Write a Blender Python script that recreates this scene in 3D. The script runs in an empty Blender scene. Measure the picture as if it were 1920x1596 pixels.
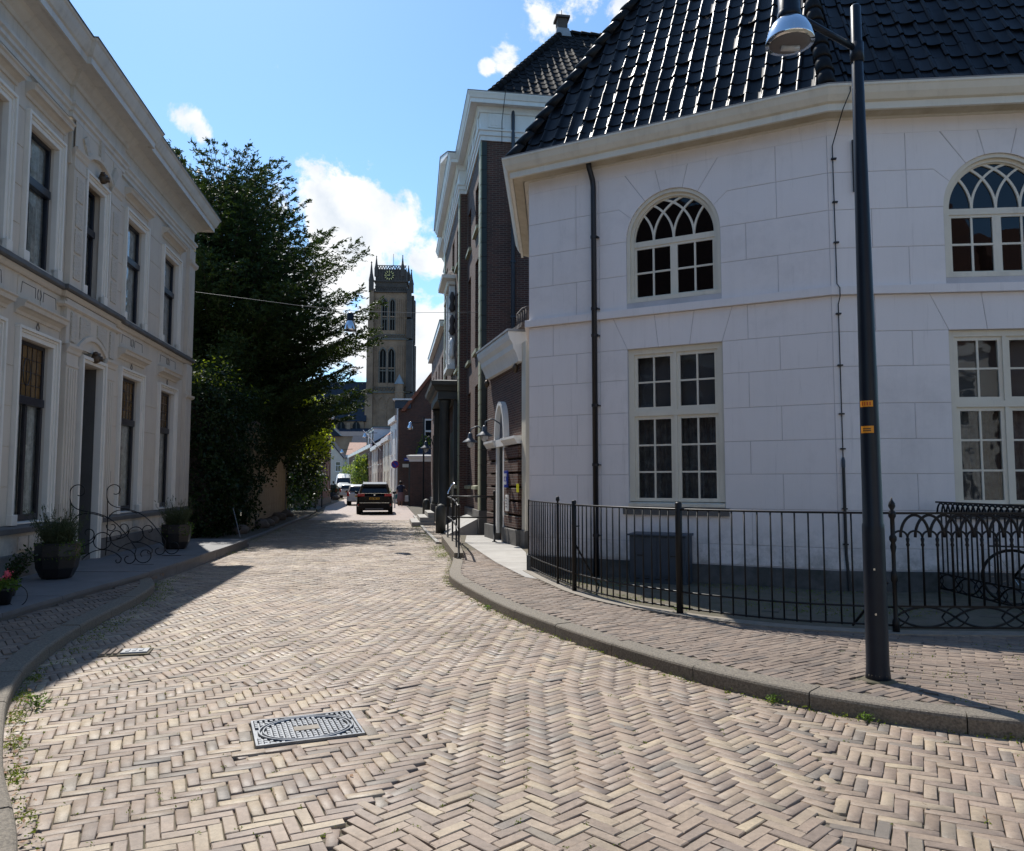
import bpy, math, random
import numpy as np
from mathutils import Vector, Matrix

random.seed(7)
RNG = np.random.default_rng(7)
PI = math.pi
R = math.radians
scene = bpy.context.scene
COL = scene.collection

# ---------------------------------------------------------------- camera
PITCH = math.atan(107 / 1450)
cam_data = bpy.data.cameras.new('camera')
cam_data.sensor_width = 36.0
cam_data.lens = 36.0 * 1450 / 1920
cam_data.clip_start = 0.05
cam_data.clip_end = 3000
cam = bpy.data.objects.new('camera', cam_data)
COL.objects.link(cam)
cam.location = (0, 0, 1.63)
cam.rotation_euler = (PI / 2 + PITCH, 0, 0)
scene.camera = cam
scene.render.resolution_x, scene.render.resolution_y = 1024, 851

# ---------------------------------------------------------------- light
SUN_AZ = (-0.46, 0.89)          # horizontal direction towards the sun
SUN_EL = R(52)
world = bpy.data.worlds.new('World')
scene.world = world
world.use_nodes = True
wn, wl = world.node_tree.nodes, world.node_tree.links
wn.clear()
w_out = wn.new('ShaderNodeOutputWorld')
w_bg = wn.new('ShaderNodeBackground')
w_bg.inputs['Strength'].default_value = 0.100
wl.new(w_bg.outputs[0], w_out.inputs[0])
sky = wn.new('ShaderNodeTexSky')
sky.sky_type = 'NISHITA'
sky.sun_disc = False
sky.sun_elevation = SUN_EL
sky.sun_rotation = math.atan2(SUN_AZ[0], SUN_AZ[1])
sky.air_density = 1.0
sky.dust_density = 0.3
sky.ozone_density = 1.6

def wmath(op, a, b=None, clamp=False):
    n = wn.new('ShaderNodeMath'); n.operation = op; n.use_clamp = clamp
    for i, v in enumerate([a, b]):
        if v is None: continue
        if isinstance(v, (int, float)): n.inputs[i].default_value = v
        else: wl.new(v, n.inputs[i])
    return n.outputs[0]

w_tc = wn.new('ShaderNodeTexCoord')
w_dir = w_tc.outputs['Generated']

def pix_dir(px, py):
    u, v = (px - 960) / 1450, (798 - py) / 1450
    cp, sp = math.cos(PITCH), math.sin(PITCH)
    return Vector((u, cp - v * sp, sp + v * cp)).normalized()

# cumulus banks: direction in the sky, angular radius, strength
BANKS = [((640, 400), 0.070, 0.50), ((700, 470), 0.080, 0.50), ((755, 520), 0.075, 0.42), ((790, 620), 0.060, 0.42),
         ((600, 380), 0.030, 0.30), ((620, 480), 0.10, 0.42), ((650, 590), 0.09, 0.36), ((700, 680), 0.11, 0.34),
         ((800, 710), 0.05, 0.34), ((560, 640), 0.14, 0.34), ((352, 222), 0.022, 0.46), ((374, 244), 0.016, 0.42), ((334, 205), 0.015, 0.3),
         ((985, 62), 0.030, 0.26), ((950, 90), 0.026, 0.32), ((1015, 30), 0.030, 0.30), ((1045, 8), 0.03, 0.26), ((912, 122), 0.012, 0.36),
         ((1165, 30), 0.03, 0.32), ((1110, 10), 0.02, 0.26), ((250, 110), 0.10, 0.04)]
w_n1 = wn.new('ShaderNodeTexNoise'); w_n1.inputs['Scale'].default_value = 13.0
w_n1.inputs['Detail'].default_value = 9.0; w_n1.inputs['Roughness'].default_value = 0.62; w_n1.inputs['Distortion'].default_value = 0.25
wl.new(w_dir, w_n1.inputs['Vector'])
w_n2 = wn.new('ShaderNodeTexNoise'); w_n2.inputs['Scale'].default_value = 2.2
w_n2.inputs['Detail'].default_value = 3.0
wl.new(w_dir, w_n2.inputs['Vector'])
acc = wmath('MULTIPLY', wmath('SUBTRACT', w_n2.outputs['Fac'], 0.74), 1.2)
acc = wmath('MAXIMUM', acc, 0.0)
first = acc
front = None
def smax(a, b):
    n = wn.new('ShaderNodeMath'); n.operation = 'SMOOTH_MAX'; n.inputs[2].default_value = 0.12
    wl.new(a, n.inputs[0]); wl.new(b, n.inputs[1]); return n.outputs[0]
for (px, py), rad, st in BANKS:
    d = pix_dir(px, py)
    dp = wn.new('ShaderNodeVectorMath'); dp.operation = 'DISTANCE'
    wl.new(w_dir, dp.inputs[0]); dp.inputs[1].default_value = d
    q = wmath('DIVIDE', dp.outputs['Value'], rad)
    g = wmath('MULTIPLY', wmath('SUBTRACT', 1.0, wmath('POWER', wmath('MULTIPLY', q, 0.72), 2.0), True), st * 1.55 + 0.12)
    front = g if front is None else smax(front, g)
total = wmath('ADD', front, first)
dens = wmath('SUBTRACT', wmath('ADD', wmath('MULTIPLY', w_n1.outputs['Fac'], 2.1), total), 1.45)
w_mr = wn.new('ShaderNodeMapRange'); w_mr.interpolation_type = 'SMOOTHSTEP'
w_mr.inputs['From Min'].default_value = 0.0; w_mr.inputs['From Max'].default_value = 0.24
wl.new(dens, w_mr.inputs['Value'])
w_cr = wn.new('ShaderNodeValToRGB')
w_cr.color_ramp.elements[0].position = 0.0; w_cr.color_ramp.elements[0].color = (5.6, 5.7, 5.75, 1)
w_cr.color_ramp.elements[1].position = 0.9; w_cr.color_ramp.elements[1].color = (3.9, 4.3, 4.8, 1)
e = w_cr.color_ramp.elements.new(0.35); e.color = (5.4, 5.5, 5.6, 1)
w_n3 = wn.new('ShaderNodeTexNoise'); w_n3.inputs['Scale'].default_value = 17.0; w_n3.inputs['Detail'].default_value = 6.0
wl.new(w_dir, w_n3.inputs['Vector'])
wl.new(wmath('ADD', wmath('MULTIPLY', dens, 0.55), wmath('MULTIPLY', wmath('SUBTRACT', w_n3.outputs['Fac'], 0.38), 2.2, True), True), w_cr.inputs['Fac'])
w_mix = wn.new('ShaderNodeMix'); w_mix.data_type = 'RGBA'
wl.new(w_mr.outputs[0], w_mix.inputs['Factor'])
w_tint = wn.new('ShaderNodeMix'); w_tint.data_type = 'RGBA'; w_tint.blend_type = 'MULTIPLY'
w_tint.inputs['Factor'].default_value = 1.0; w_tint.inputs['B'].default_value = (0.69, 0.89, 1.00, 1)
wl.new(sky.outputs[0], w_tint.inputs['A'])
wl.new(w_tint.outputs['Result'], w_mix.inputs['A'])
wl.new(w_cr.outputs[0], w_mix.inputs['B'])
wl.new(w_mix.outputs['Result'], w_bg.inputs['Color'])

sun_data = bpy.data.lights.new('sun', 'SUN')
sun_data.energy = 3.3
sun_data.angle = R(0.5)
sun_data.color = (1.0, 0.955, 0.88)
sun = bpy.data.objects.new('sun', sun_data)
COL.objects.link(sun)
sun.location = (-40, 60, 60)
sun.rotation_euler = Vector((SUN_AZ[0] * math.cos(SUN_EL), SUN_AZ[1] * math.cos(SUN_EL), math.sin(SUN_EL))).to_track_quat('Z', 'Y').to_euler()

scene.view_settings.view_transform = 'Standard'
scene.view_settings.look = 'None'
scene.view_settings.exposure = 0.95
scene.view_settings.gamma = 1.0

# ---------------------------------------------------------------- materials
def new_mat(name):
    m = bpy.data.materials.new(name); m.use_nodes = True
    nt = m.node_tree
    return m, nt, nt.nodes['Principled BSDF']

def mixcol(nt, fac, a, b, blend='MIX'):
    n = nt.nodes.new('ShaderNodeMix'); n.data_type = 'RGBA'; n.blend_type = blend
    for key, v in (('Factor', fac), ('A', a), ('B', b)):
        if isinstance(v, (int, float)): n.inputs[key].default_value = v
        elif isinstance(v, (tuple, list)): n.inputs[key].default_value = (v[0], v[1], v[2], 1)
        else: nt.links.new(v, n.inputs[key])
    return n.outputs['Result']

def noise(nt, vec, scale, detail=4, rough=0.6):
    n = nt.nodes.new('ShaderNodeTexNoise')
    n.inputs['Scale'].default_value = scale; n.inputs['Detail'].default_value = detail; n.inputs['Roughness'].default_value = rough
    if vec is not None: nt.links.new(vec, n.inputs['Vector'])
    return n.outputs['Fac']

def rng_map(nt, v, a, b, c=0.0, d=1.0):
    n = nt.nodes.new('ShaderNodeMapRange')
    n.inputs['From Min'].default_value = a; n.inputs['From Max'].default_value = b
    n.inputs['To Min'].default_value = c; n.inputs['To Max'].default_value = d
    nt.links.new(v, n.inputs['Value'])
    return n.outputs[0]

def pos_vec(nt):
    return nt.nodes.new('ShaderNodeNewGeometry').outputs['Position']

def bump(nt, bsdf, h, strength, dist):
    n = nt.nodes.new('ShaderNodeBump')
    n.inputs['Strength'].default_value = strength; n.inputs['Distance'].default_value = dist
    nt.links.new(h, n.inputs['Height']); nt.links.new(n.outputs[0], bsdf.inputs['Normal'])

def plain(name, c1, c2=None, scale=3.0, rough=0.6, metal=0.0, bs=40.0, bstr=0.25, bd=0.004, spec=0.5, streak=0.0):
    m, nt, b = new_mat(name)
    p = pos_vec(nt)
    if c2 is None: c2 = tuple(v * 0.78 for v in c1)
    f = rng_map(nt, noise(nt, p, scale, 6, 0.65), 0.32, 0.68)
    c = mixcol(nt, f, c1, c2)
    if streak > 0:
        mp = nt.nodes.new('ShaderNodeMapping'); mp.inputs['Scale'].default_value = (3.0, 3.0, 0.25)
        nt.links.new(p, mp.inputs['Vector'])
        g = rng_map(nt, noise(nt, mp.outputs[0], 2.0, 5, 0.7), 0.5, 0.75, 0.0, streak)
        c = mixcol(nt, g, c, tuple(v * 0.45 for v in c1))
    nt.links.new(c, b.inputs['Base Color'])
    b.inputs['Roughness'].default_value = rough; b.inputs['Metallic'].default_value = metal
    b.inputs['Specular IOR Level'].default_value = spec
    if bstr > 0: bump(nt, b, noise(nt, p, bs, 4, 0.6), bstr, bd)
    return m

def brickwall(name, c1, c2, mortar, bw=0.22, bh=0.062, strength=0.6, rot=False):
    """brick courses in the wall's own frame: X and Y run along the walls, Z is up"""
    m, nt, b = new_mat(name)
    tc = nt.nodes.new('ShaderNodeTexCoord')
    sep = nt.nodes.new('ShaderNodeSeparateXYZ'); nt.links.new(tc.outputs['Object'], sep.inputs[0])
    add = nt.nodes.new('ShaderNodeMath'); add.operation = 'ADD'
    nt.links.new(sep.outputs[0], add.inputs[0]); nt.links.new(sep.outputs[1], add.inputs[1])
    comb = nt.nodes.new('ShaderNodeCombineXYZ')
    nt.links.new(add.outputs[0], comb.inputs[0]); nt.links.new(sep.outputs[2], comb.inputs[1])
    br = nt.nodes.new('ShaderNodeTexBrick')
    br.inputs['Scale'].default_value = 1.0
    br.inputs['Brick Width'].default_value = bw; br.inputs['Row Height'].default_value = bh
    br.inputs['Mortar Size'].default_value = 0.007; br.inputs['Mortar Smooth'].default_value = 0.2
    br.inputs['Bias'].default_value = 0.0
    br.inputs['Color1'].default_value = (*c1, 1); br.inputs['Color2'].default_value = (*c2, 1); br.inputs['Mortar'].default_value = (*mortar, 1)
    nt.links.new(comb.outputs[0], br.inputs['Vector'])
    p = pos_vec(nt)
    f = rng_map(nt, noise(nt, p, 1.1, 6, 0.7), 0.3, 0.7)
    dark = mixcol(nt, 0.35, br.outputs['Color'], (0.02, 0.015, 0.012))
    c = mixcol(nt, f, br.outputs['Color'], dark)
    nt.links.new(c, b.inputs['Base Color'])
    b.inputs['Roughness'].default_value = 0.85
    inv = nt.nodes.new('ShaderNodeMath'); inv.operation = 'SUBTRACT'; inv.inputs[0].default_value = 1.0
    nt.links.new(br.outputs['Fac'], inv.inputs[1])
    bump(nt, b, inv.outputs[0], strength, 0.01)
    return m

def paver_mat(name, stops, rough=0.55, bst=0.5, pits=True):
    """colour of each brick from its own 'tone' attribute plus its object's random number"""
    m, nt, b = new_mat(name)
    at = nt.nodes.new('ShaderNodeAttribute'); at.attribute_name = 'tone'
    oi = nt.nodes.new('ShaderNodeObjectInfo')
    a = nt.nodes.new('ShaderNodeMath'); a.operation = 'ADD'
    nt.links.new(at.outputs['Fac'], a.inputs[0]); nt.links.new(oi.outputs['Random'], a.inputs[1])
    fr = nt.nodes.new('ShaderNodeMath'); fr.operation = 'FRACT'; nt.links.new(a.outputs[0], fr.inputs[0])
    cr = nt.nodes.new('ShaderNodeValToRGB'); cr.color_ramp.interpolation = 'LINEAR'
    els = cr.color_ramp.elements
    els[0].position, els[0].color = stops[0][0], (*stops[0][1], 1)
    els[1].position, els[1].color = stops[-1][0], (*stops[-1][1], 1)
    for pz, cc in stops[1:-1]:
        e_ = els.new(pz); e_.color = (*cc, 1)
    nt.links.new(fr.outputs[0], cr.inputs['Fac'])
    p = pos_vec(nt)
    f = rng_map(nt, noise(nt, p, 26, 6, 0.7), 0.35, 0.75, 0, 0.55)
    c = mixcol(nt, f, cr.outputs[0], mixcol(nt, 0.62, cr.outputs[0], (0, 0, 0)))
    f2 = rng_map(nt, noise(nt, p, 0.8, 7, 0.72), 0.42, 0.68, 0, 0.62)
    c = mixcol(nt, f2, c, mixcol(nt, 0.5, c, (0, 0, 0)))
    nt.links.new(c, b.inputs['Base Color'])
    b.inputs['Roughness'].default_value = rough
    nt.links.new(rng_map(nt, noise(nt, p, 1.1, 4), 0.3, 0.7, rough - 0.10, rough + 0.16), b.inputs['Roughness'])
    if pits:
        pf = rng_map(nt, noise(nt, p, 120, 3, 0.8), 0.60, 0.68, 0, 0.7)
        c = mixcol(nt, pf, c, (0.06, 0.045, 0.035))
        nt.links.new(c, b.inputs['Base Color'])
    bump(nt, b, noise(nt, p, 90, 5, 0.7), bst, 0.004)
    return m

def glass_mat(name, tint=(0.35, 0.4, 0.42), gloss=0.03, base=0.06, opac=0.0):
    """window glass: a thin pane, partly see-through, reflecting more at grazing angles"""
    m, nt, b = new_mat(name)
    nt.nodes.remove(b)
    out = nt.nodes['Material Output']
    tr = nt.nodes.new('ShaderNodeBsdfTransparent'); tr.inputs[0].default_value = (*tint, 1)
    gl = nt.nodes.new('ShaderNodeBsdfGlossy'); gl.inputs['Roughness'].default_value = gloss
    gl.inputs['Color'].default_value = (0.9, 0.95, 1, 1)
    p = pos_vec(nt)
    bn = nt.nodes.new('ShaderNodeBump'); bn.inputs['Strength'].default_value = 0.12; bn.inputs['Distance'].default_value = 0.02
    nt.links.new(noise(nt, p, 2.6, 2, 0.5), bn.inputs['Height']); nt.links.new(bn.outputs[0], gl.inputs['Normal'])
    lw = nt.nodes.new('ShaderNodeFresnel'); lw.inputs['IOR'].default_value = 1.5
    fm = nt.nodes.new('ShaderNodeMath'); fm.operation = 'MULTIPLY_ADD'; fm.use_clamp = True
    nt.links.new(lw.outputs[0], fm.inputs[0]); fm.inputs[1].default_value = 1.0; fm.inputs[2].default_value = base
    mx = nt.nodes.new('ShaderNodeMixShader')
    nt.links.new(fm.outputs[0], mx.inputs[0]); nt.links.new(tr.outputs[0], mx.inputs[1]); nt.links.new(gl.outputs[0], mx.inputs[2])
    nt.links.new(mx.outputs[0], out.inputs[0])
    return m

def leaf_mat(name, c1, c2, trans=0.35, rough=0.5):
    m, nt, b = new_mat(name)
    out = nt.nodes['Material Output']
    p = pos_vec(nt)
    f = rng_map(nt, noise(nt, p, 1.3, 5, 0.7), 0.35, 0.65)
    c = mixcol(nt, f, c1, c2)
    g = rng_map(nt, noise(nt, p, 22, 2, 0.5), 0.3, 0.7)
    c = mixcol(nt, g, c, tuple(v * 1.5 for v in c1))
    nt.links.new(c, b.inputs['Base Color'])
    b.inputs['Roughness'].default_value = rough; b.inputs['Specular IOR Level'].default_value = 0.18
    t = nt.nodes.new('ShaderNodeBsdfTranslucent')
    nt.links.new(mixcol(nt, 0.5, c, tuple(min(1, v * 2.2) for v in (c2[0] * 1.2, c2[1] * 1.3, c2[2] * 0.6))), t.inputs[0])
    mx = nt.nodes.new('ShaderNodeMixShader'); mx.inputs[0].default_value = trans
    nt.links.new(b.outputs[0], mx.inputs[1]); nt.links.new(t.outputs[0], mx.inputs[2])
    nt.links.new(mx.outputs[0], out.inputs[0])
    return m

M = {}
M['stucco'] = plain('grey_stucco', (0.61, 0.545, 0.455), (0.55, 0.49, 0.41), 1.5, 0.8, bs=120, bstr=0.15, streak=0.25)
M['trim'] = plain('cream_trim', (0.76, 0.72, 0.645), (0.69, 0.655, 0.585), 2.0, 0.55, bstr=0.05, streak=0.2)
M['cornice'] = plain('painted_cornice', (0.62, 0.59, 0.53), (0.52, 0.495, 0.45), 1.2, 0.5, bstr=0.05, streak=0.4)
M['sillstone'] = plain('grey_sill_stone', (0.12, 0.115, 0.11), (0.08, 0.078, 0.075), 4, 0.7)
M['plinth'] = plain('plinth_stone', (0.16, 0.15, 0.14), (0.10, 0.095, 0.088), 3, 0.8, bs=60, bstr=0.4)
M['stoep'] = plain('bluestone', (0.15, 0.15, 0.155), (0.10, 0.10, 0.105), 2.5, 0.6, bs=50, bstr=0.3)
M['sash'] = plain('dark_blue_sash', (0.012, 0.014, 0.024), None, 3, 0.35, bstr=0.0)
M['white'] = plain('white_paint', (0.80, 0.79, 0.76), (0.72, 0.71, 0.68), 1.6, 0.5, bstr=0.05, streak=0.2)
M['church'] = plain('white_church_stucco', (0.82, 0.77, 0.75), (0.78, 0.735, 0.715), 0.8, 0.85, bs=110, bstr=0.35, bd=0.003, streak=0.10)
def weather_wall(m, zb):
    nt = m.node_tree; b = nt.nodes['Principled BSDF']; c = b.inputs['Base Color'].links[0].from_socket; p_ = pos_vec(nt)
    sp = nt.nodes.new('ShaderNodeSeparateXYZ'); nt.links.new(p_, sp.inputs[0])
    low = rng_map(nt, sp.outputs[2], zb + 0.75, zb - 0.1, 0.0, 1.0)
    mu = nt.nodes.new('ShaderNodeMath'); mu.operation = 'MULTIPLY'; nt.links.new(low, mu.inputs[0]); nt.links.new(rng_map(nt, noise(nt, p_, 3.2, 7, 0.75), 0.42, 0.62, 0, 0.75), mu.inputs[1])
    c = mixcol(nt, mu.outputs[0], c, (0.26, 0.25, 0.22))
    c = mixcol(nt, rng_map(nt, noise(nt, p_, 0.45, 7, 0.75), 0.52, 0.70, 0, 0.35), c, (0.50, 0.47, 0.46))
    mp = nt.nodes.new('ShaderNodeMapping'); mp.inputs['Scale'].default_value = (6, 6, 0.35); nt.links.new(p_, mp.inputs['Vector'])
    c = mixcol(nt, rng_map(nt, noise(nt, mp.outputs[0], 1.6, 6, 0.8), 0.58, 0.75, 0, 0.35), c, (0.38, 0.35, 0.33))
    nt.links.new(c, b.inputs['Base Color'])
weather_wall(M['church'], 0.4)
weather_wall(M['stucco'], 0.6)
M['churchjoint'] = plain('joint_stucco', (0.60, 0.57, 0.575), None, 2, 0.9, bstr=0.1)
M['cream'] = plain('cream_paint', (0.74, 0.69, 0.575), (0.66, 0.61, 0.50), 1.4, 0.5, bstr=0.06, streak=0.3)
M['soffit'] = plain('soffit_paint', (0.56, 0.49, 0.36), (0.40, 0.33, 0.22), 2.4, 0.6, bstr=0.1)
M['plaster_plinth'] = plain('mossy_plinth', (0.13, 0.13, 0.13), (0.05, 0.055, 0.05), 3.5, 0.9, bs=30, bstr=0.5)
M['iron'] = plain('black_iron', (0.006, 0.006, 0.007), (0.011, 0.0105, 0.011), 8, 0.45, bs=120, bstr=0.12, bd=0.002, spec=0.3)
M['pole'] = plain('blue_black_pole', (0.008, 0.012, 0.022), (0.011, 0.017, 0.026), 6, 0.36, bs=30, bstr=0.15, bd=0.002, spec=0.25)
M['chrome'] = plain('polished_metal', (0.75, 0.76, 0.78), (0.68, 0.69, 0.70), 6, 0.12, metal=1.0, bstr=0.0)
M['orange'] = plain('orange_sticker', (0.75, 0.30, 0.01), (0.68, 0.25, 0.01), 30, 0.5, bstr=0.0)
M['stickermark'] = plain('sticker_print', (0.55, 0.07, 0.01), None, 30, 0.5, bstr=0.0)
M['zinc'] = plain('blue_grey_metal', (0.045, 0.062, 0.085), (0.032, 0.045, 0.065), 3, 0.5, bstr=0.1)
M['browntile'] = plain('brown_roof_tile', (0.11, 0.05, 0.035), (0.07, 0.035, 0.028), 2.0, 0.8, bs=12, bstr=0.6, bd=0.05)
M['lead'] = plain('grey_lead', (0.28, 0.30, 0.33), (0.20, 0.21, 0.23), 3, 0.5, bstr=0.2)
M['cabinet'] = plain('cabinet_paint', (0.045, 0.062, 0.085), (0.035, 0.048, 0.065), 5, 0.5, bstr=0.1)
M['pipe'] = plain('dark_drainpipe', (0.013, 0.012, 0.015), None, 5, 0.45, bstr=0.1)
M['tile'] = paver_mat('dark_roof_tile', [(0, (0.006, 0.006, 0.008)), (0.5, (0.010, 0.010, 0.012)), (0.85, (0.016, 0.015, 0.016)), (1, (0.008, 0.008, 0.010))], 0.36, 0.12, False)
M['tile'].node_tree.nodes['Principled BSDF'].inputs['Specular IOR Level'].default_value = 0.17
M['tile2'] = M['tile'].copy(); M['tile2'].name = 'dull_roof_tile'; b_ = M['tile2'].node_tree.nodes['Principled BSDF']; M['tile2'].node_tree.links.remove(b_.inputs['Roughness'].links[0]); b_.inputs['Roughness'].default_value = 0.8
M['tileunder'] = plain('roof_underlay', (0.008, 0.008, 0.009), None, 3, 0.9, bstr=0)
M['redtile'] = plain('red_roof_tile', (0.30, 0.105, 0.05), (0.20, 0.07, 0.04), 2.0, 0.7, bs=12, bstr=0.6, bd=0.05)
M['slate'] = plain('blue_slate', (0.035, 0.045, 0.065), (0.025, 0.032, 0.048), 1.0, 0.9, spec=0.1, bs=8, bstr=0.3, bd=0.05)
M['kerb'] = plain('kerb_granite', (0.23, 0.195, 0.15), (0.08, 0.068, 0.053), 60, 0.8, bs=130, bstr=0.9, bd=0.006)
M['kerbtile'] = plain('pale_edge_stone', (0.27, 0.235, 0.19), (0.19, 0.165, 0.135), 9, 0.8, bs=70, bstr=0.5)
M['sand'] = plain('joint_sand', (0.13, 0.105, 0.078), (0.075, 0.07, 0.04), 5, 0.95, bs=60, bstr=0.6, bd=0.006)
M['earth'] = plain('ground_earth', (0.10, 0.085, 0.07), (0.07, 0.065, 0.045), 0.6, 0.95, bs=20, bstr=0.4)
M['slab'] = plain('pale_stone_slab', (0.36, 0.345, 0.32), (0.27, 0.255, 0.235), 2.2, 0.75, bs=60, bstr=0.3)
PAVE = [(0.0, (0.263, 0.193, 0.142)), (0.12, (0.349, 0.264, 0.196)), (0.3, (0.306, 0.228, 0.174)), (0.45, (0.234, 0.179, 0.142)), (0.55, (0.359, 0.275, 0.203)),
        (0.68, (0.435, 0.347, 0.236)), (0.76, (0.285, 0.212, 0.162)), (0.86, (0.212, 0.180, 0.148)), (0.93, (0.395, 0.310, 0.214)), (1.0, (0.244, 0.181, 0.136))]
M['paver'] = paver_mat('street_brick', PAVE, 0.58)
M['paver'].node_tree.nodes['Principled BSDF'].inputs['Specular IOR Level'].default_value = 0.45
M['paver2'] = paver_mat('footway_brick', [(0, (0.19, 0.138, 0.105)), (0.3, (0.245, 0.182, 0.138)), (0.6, (0.155, 0.122, 0.10)), (0.8, (0.285, 0.215, 0.16)), (1, (0.205, 0.152, 0.118))], 0.7)
M['paver3'] = paver_mat('yard_brick', [(0, (0.085, 0.068, 0.055)), (0.5, (0.12, 0.092, 0.07)), (1, (0.06, 0.055, 0.042))], 0.85)
M['brick'] = brickwall('dark_brown_brick', (0.125, 0.048, 0.032), (0.065, 0.028, 0.021), (0.20, 0.17, 0.14))
M['brick2'] = brickwall('red_brown_brick', (0.16, 0.075, 0.052), (0.11, 0.055, 0.042), (0.20, 0.17, 0.14))
M['brick3'] = brickwall('reddish_house_brick', (0.20, 0.085, 0.055), (0.14, 0.062, 0.045), (0.22, 0.19, 0.16))
M['quoin'] = plain('green_cream_quoin', (0.36, 0.36, 0.24), (0.30, 0.30, 0.20), 3, 0.6, bstr=0.1)
M['quoindark'] = plain('dark_green_paint', (0.018, 0.026, 0.022), None, 3, 0.5, bstr=0.1)
M['porch'] = plain('porch_grey', (0.055, 0.056, 0.050), (0.04, 0.041, 0.038), 3, 0.6, bstr=0.1)
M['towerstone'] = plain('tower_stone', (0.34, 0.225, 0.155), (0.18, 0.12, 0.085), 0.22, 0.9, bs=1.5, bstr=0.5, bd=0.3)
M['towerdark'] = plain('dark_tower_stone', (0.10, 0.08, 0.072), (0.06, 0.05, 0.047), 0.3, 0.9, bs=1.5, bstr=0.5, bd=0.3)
M['void'] = plain('interior_shade', (0.012, 0.012, 0.014), None, 1, 0.9, bstr=0)  # near-black colour stands for the shade inside rooms and openings
M['gold'] = plain('gilded_metal', (0.75, 0.56, 0.22), None, 1, 0.35, metal=0.6, bstr=0)
M['glass'] = glass_mat('window_glass', (0.82, 0.85, 0.86), 0.02, 0.0)
M['glassdark'] = glass_mat('dark_window_glass', (0.22, 0.22, 0.24), 0.02, -0.005)
M['curtain2'] = plain('dark_lace', (0.22, 0.215, 0.225), (0.10, 0.10, 0.105), 9, 0.9, bs=30, bstr=0.3)
M['curtain'] = plain('net_curtain', (0.78, 0.77, 0.74), (0.40, 0.39, 0.37), 9, 0.9, bs=30, bstr=0.3)
M['blind'] = plain('grey_blind', (0.15, 0.147, 0.16), (0.12, 0.117, 0.128), 1.5, 0.9, bstr=0.1)
M['amberglass'] = plain('leaded_amber_glass', (0.17, 0.095, 0.03), (0.085, 0.05, 0.02), 6, 0.25, bs=20, bstr=0.2)
M['brass'] = plain('dull_brass', (0.10, 0.065, 0.035), (0.06, 0.042, 0.028), 20, 0.5, metal=0.3, bstr=0.2)
M['doorgrey'] = plain('grey_porch_plaster', (0.105, 0.10, 0.095), None, 2, 0.8, bstr=0.1)
M['pot'] = plain('black_planter', (0.006, 0.0055, 0.0065), (0.01, 0.0095, 0.01), 6, 0.4, bs=80, bstr=0.15)
M['terracotta'] = plain('terracotta_pot', (0.22, 0.09, 0.05), None, 8, 0.8)
M['soil'] = plain('soil', (0.03, 0.022, 0.015), None, 8, 0.95)
M['bark'] = plain('bark', (0.055, 0.042, 0.032), (0.03, 0.024, 0.02), 6, 0.95, bs=14, bstr=0.8, bd=0.03)
M['conifer'] = leaf_mat('conifer_needles', (0.014, 0.028, 0.008), (0.042, 0.062, 0.012), 0.18, 0.55)
M['ivy'] = leaf_mat('ivy_leaves', (0.009, 0.020, 0.006), (0.022, 0.042, 0.009), 0.18, 0.42)
M['brightleaf'] = leaf_mat('sun_bright_leaves', (0.14, 0.18, 0.016), (0.28, 0.30, 0.022), 0.5, 0.45)  # yellow-green leaf colour, also laid on clumps as painted sunlight
M['lavender'] = leaf_mat('lavender_foliage', (0.050, 0.065, 0.035), (0.075, 0.085, 0.045), 0.3, 0.7)
M['herb'] = leaf_mat('trailing_herb', (0.055, 0.09, 0.018), (0.09, 0.14, 0.03), 0.4, 0.6)
M['shrub'] = leaf_mat('pale_shrub', (0.075, 0.115, 0.035), (0.15, 0.19, 0.06), 0.4, 0.6)
M['moss'] = leaf_mat('joint_moss', (0.085, 0.115, 0.018), (0.15, 0.175, 0.03), 0.3, 0.8)
M['deadleaf'] = plain('fallen_leaf', (0.30, 0.16, 0.08), (0.20, 0.12, 0.07), 30, 0.8, bstr=0)
M['flower'] = plain('pink_petal', (0.62, 0.06, 0.10), (0.7, 0.12, 0.16), 30, 0.6, bstr=0)
M['rock'] = plain('boulder_stone', (0.17, 0.145, 0.125), (0.08, 0.07, 0.062), 4, 0.85, bs=12, bstr=0.7, bd=0.02)
M['wallcream'] = plain('garden_wall_render', (0.40, 0.33, 0.225), (0.27, 0.22, 0.155), 1.4, 0.9, bs=40, bstr=0.5, streak=0.4)
M['gateblue'] = plain('grey_blue_gate', (0.085, 0.115, 0.15), None, 3, 0.6)
M['carblack'] = plain('black_car_paint', (0.004, 0.004, 0.006), None, 3, 0.12, bstr=0, spec=0.22)
M['carwhite'] = plain('white_car_paint', (0.68, 0.68, 0.66), None, 3, 0.22, bstr=0)
M['cardark'] = plain('dark_car_paint', (0.012, 0.013, 0.016), None, 3, 0.2, bstr=0)
M['carglass'] = plain('car_glass', (0.012, 0.018, 0.028), None, 3, 0.06, bstr=0)
M['rubber'] = plain('tyre_rubber', (0.010, 0.010, 0.010), None, 9, 0.8, bstr=0.2)
M['taillight'] = plain('red_tail_lens', (0.55, 0.010, 0.012), (0.42, 0.008, 0.01), 9, 0.2, bstr=0)
M['plate'] = plain('yellow_plate', (0.60, 0.34, 0.02), None, 9, 0.4, bstr=0)
M['ink'] = plain('black_print', (0.02, 0.02, 0.02), None, 9, 0.6, bstr=0)
M['signblue'] = plain('sign_blue', (0.02, 0.05, 0.36), None, 9, 0.4, bstr=0)
M['signred'] = plain('sign_red', (0.42, 0.015, 0.02), None, 9, 0.4, bstr=0)
M['yellow'] = plain('yellow_tag', (0.70, 0.66, 0.02), None, 9, 0.4, bstr=0)
M['skin'] = plain('skin', (0.40, 0.24, 0.17), None, 9, 0.6, bstr=0)
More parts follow.
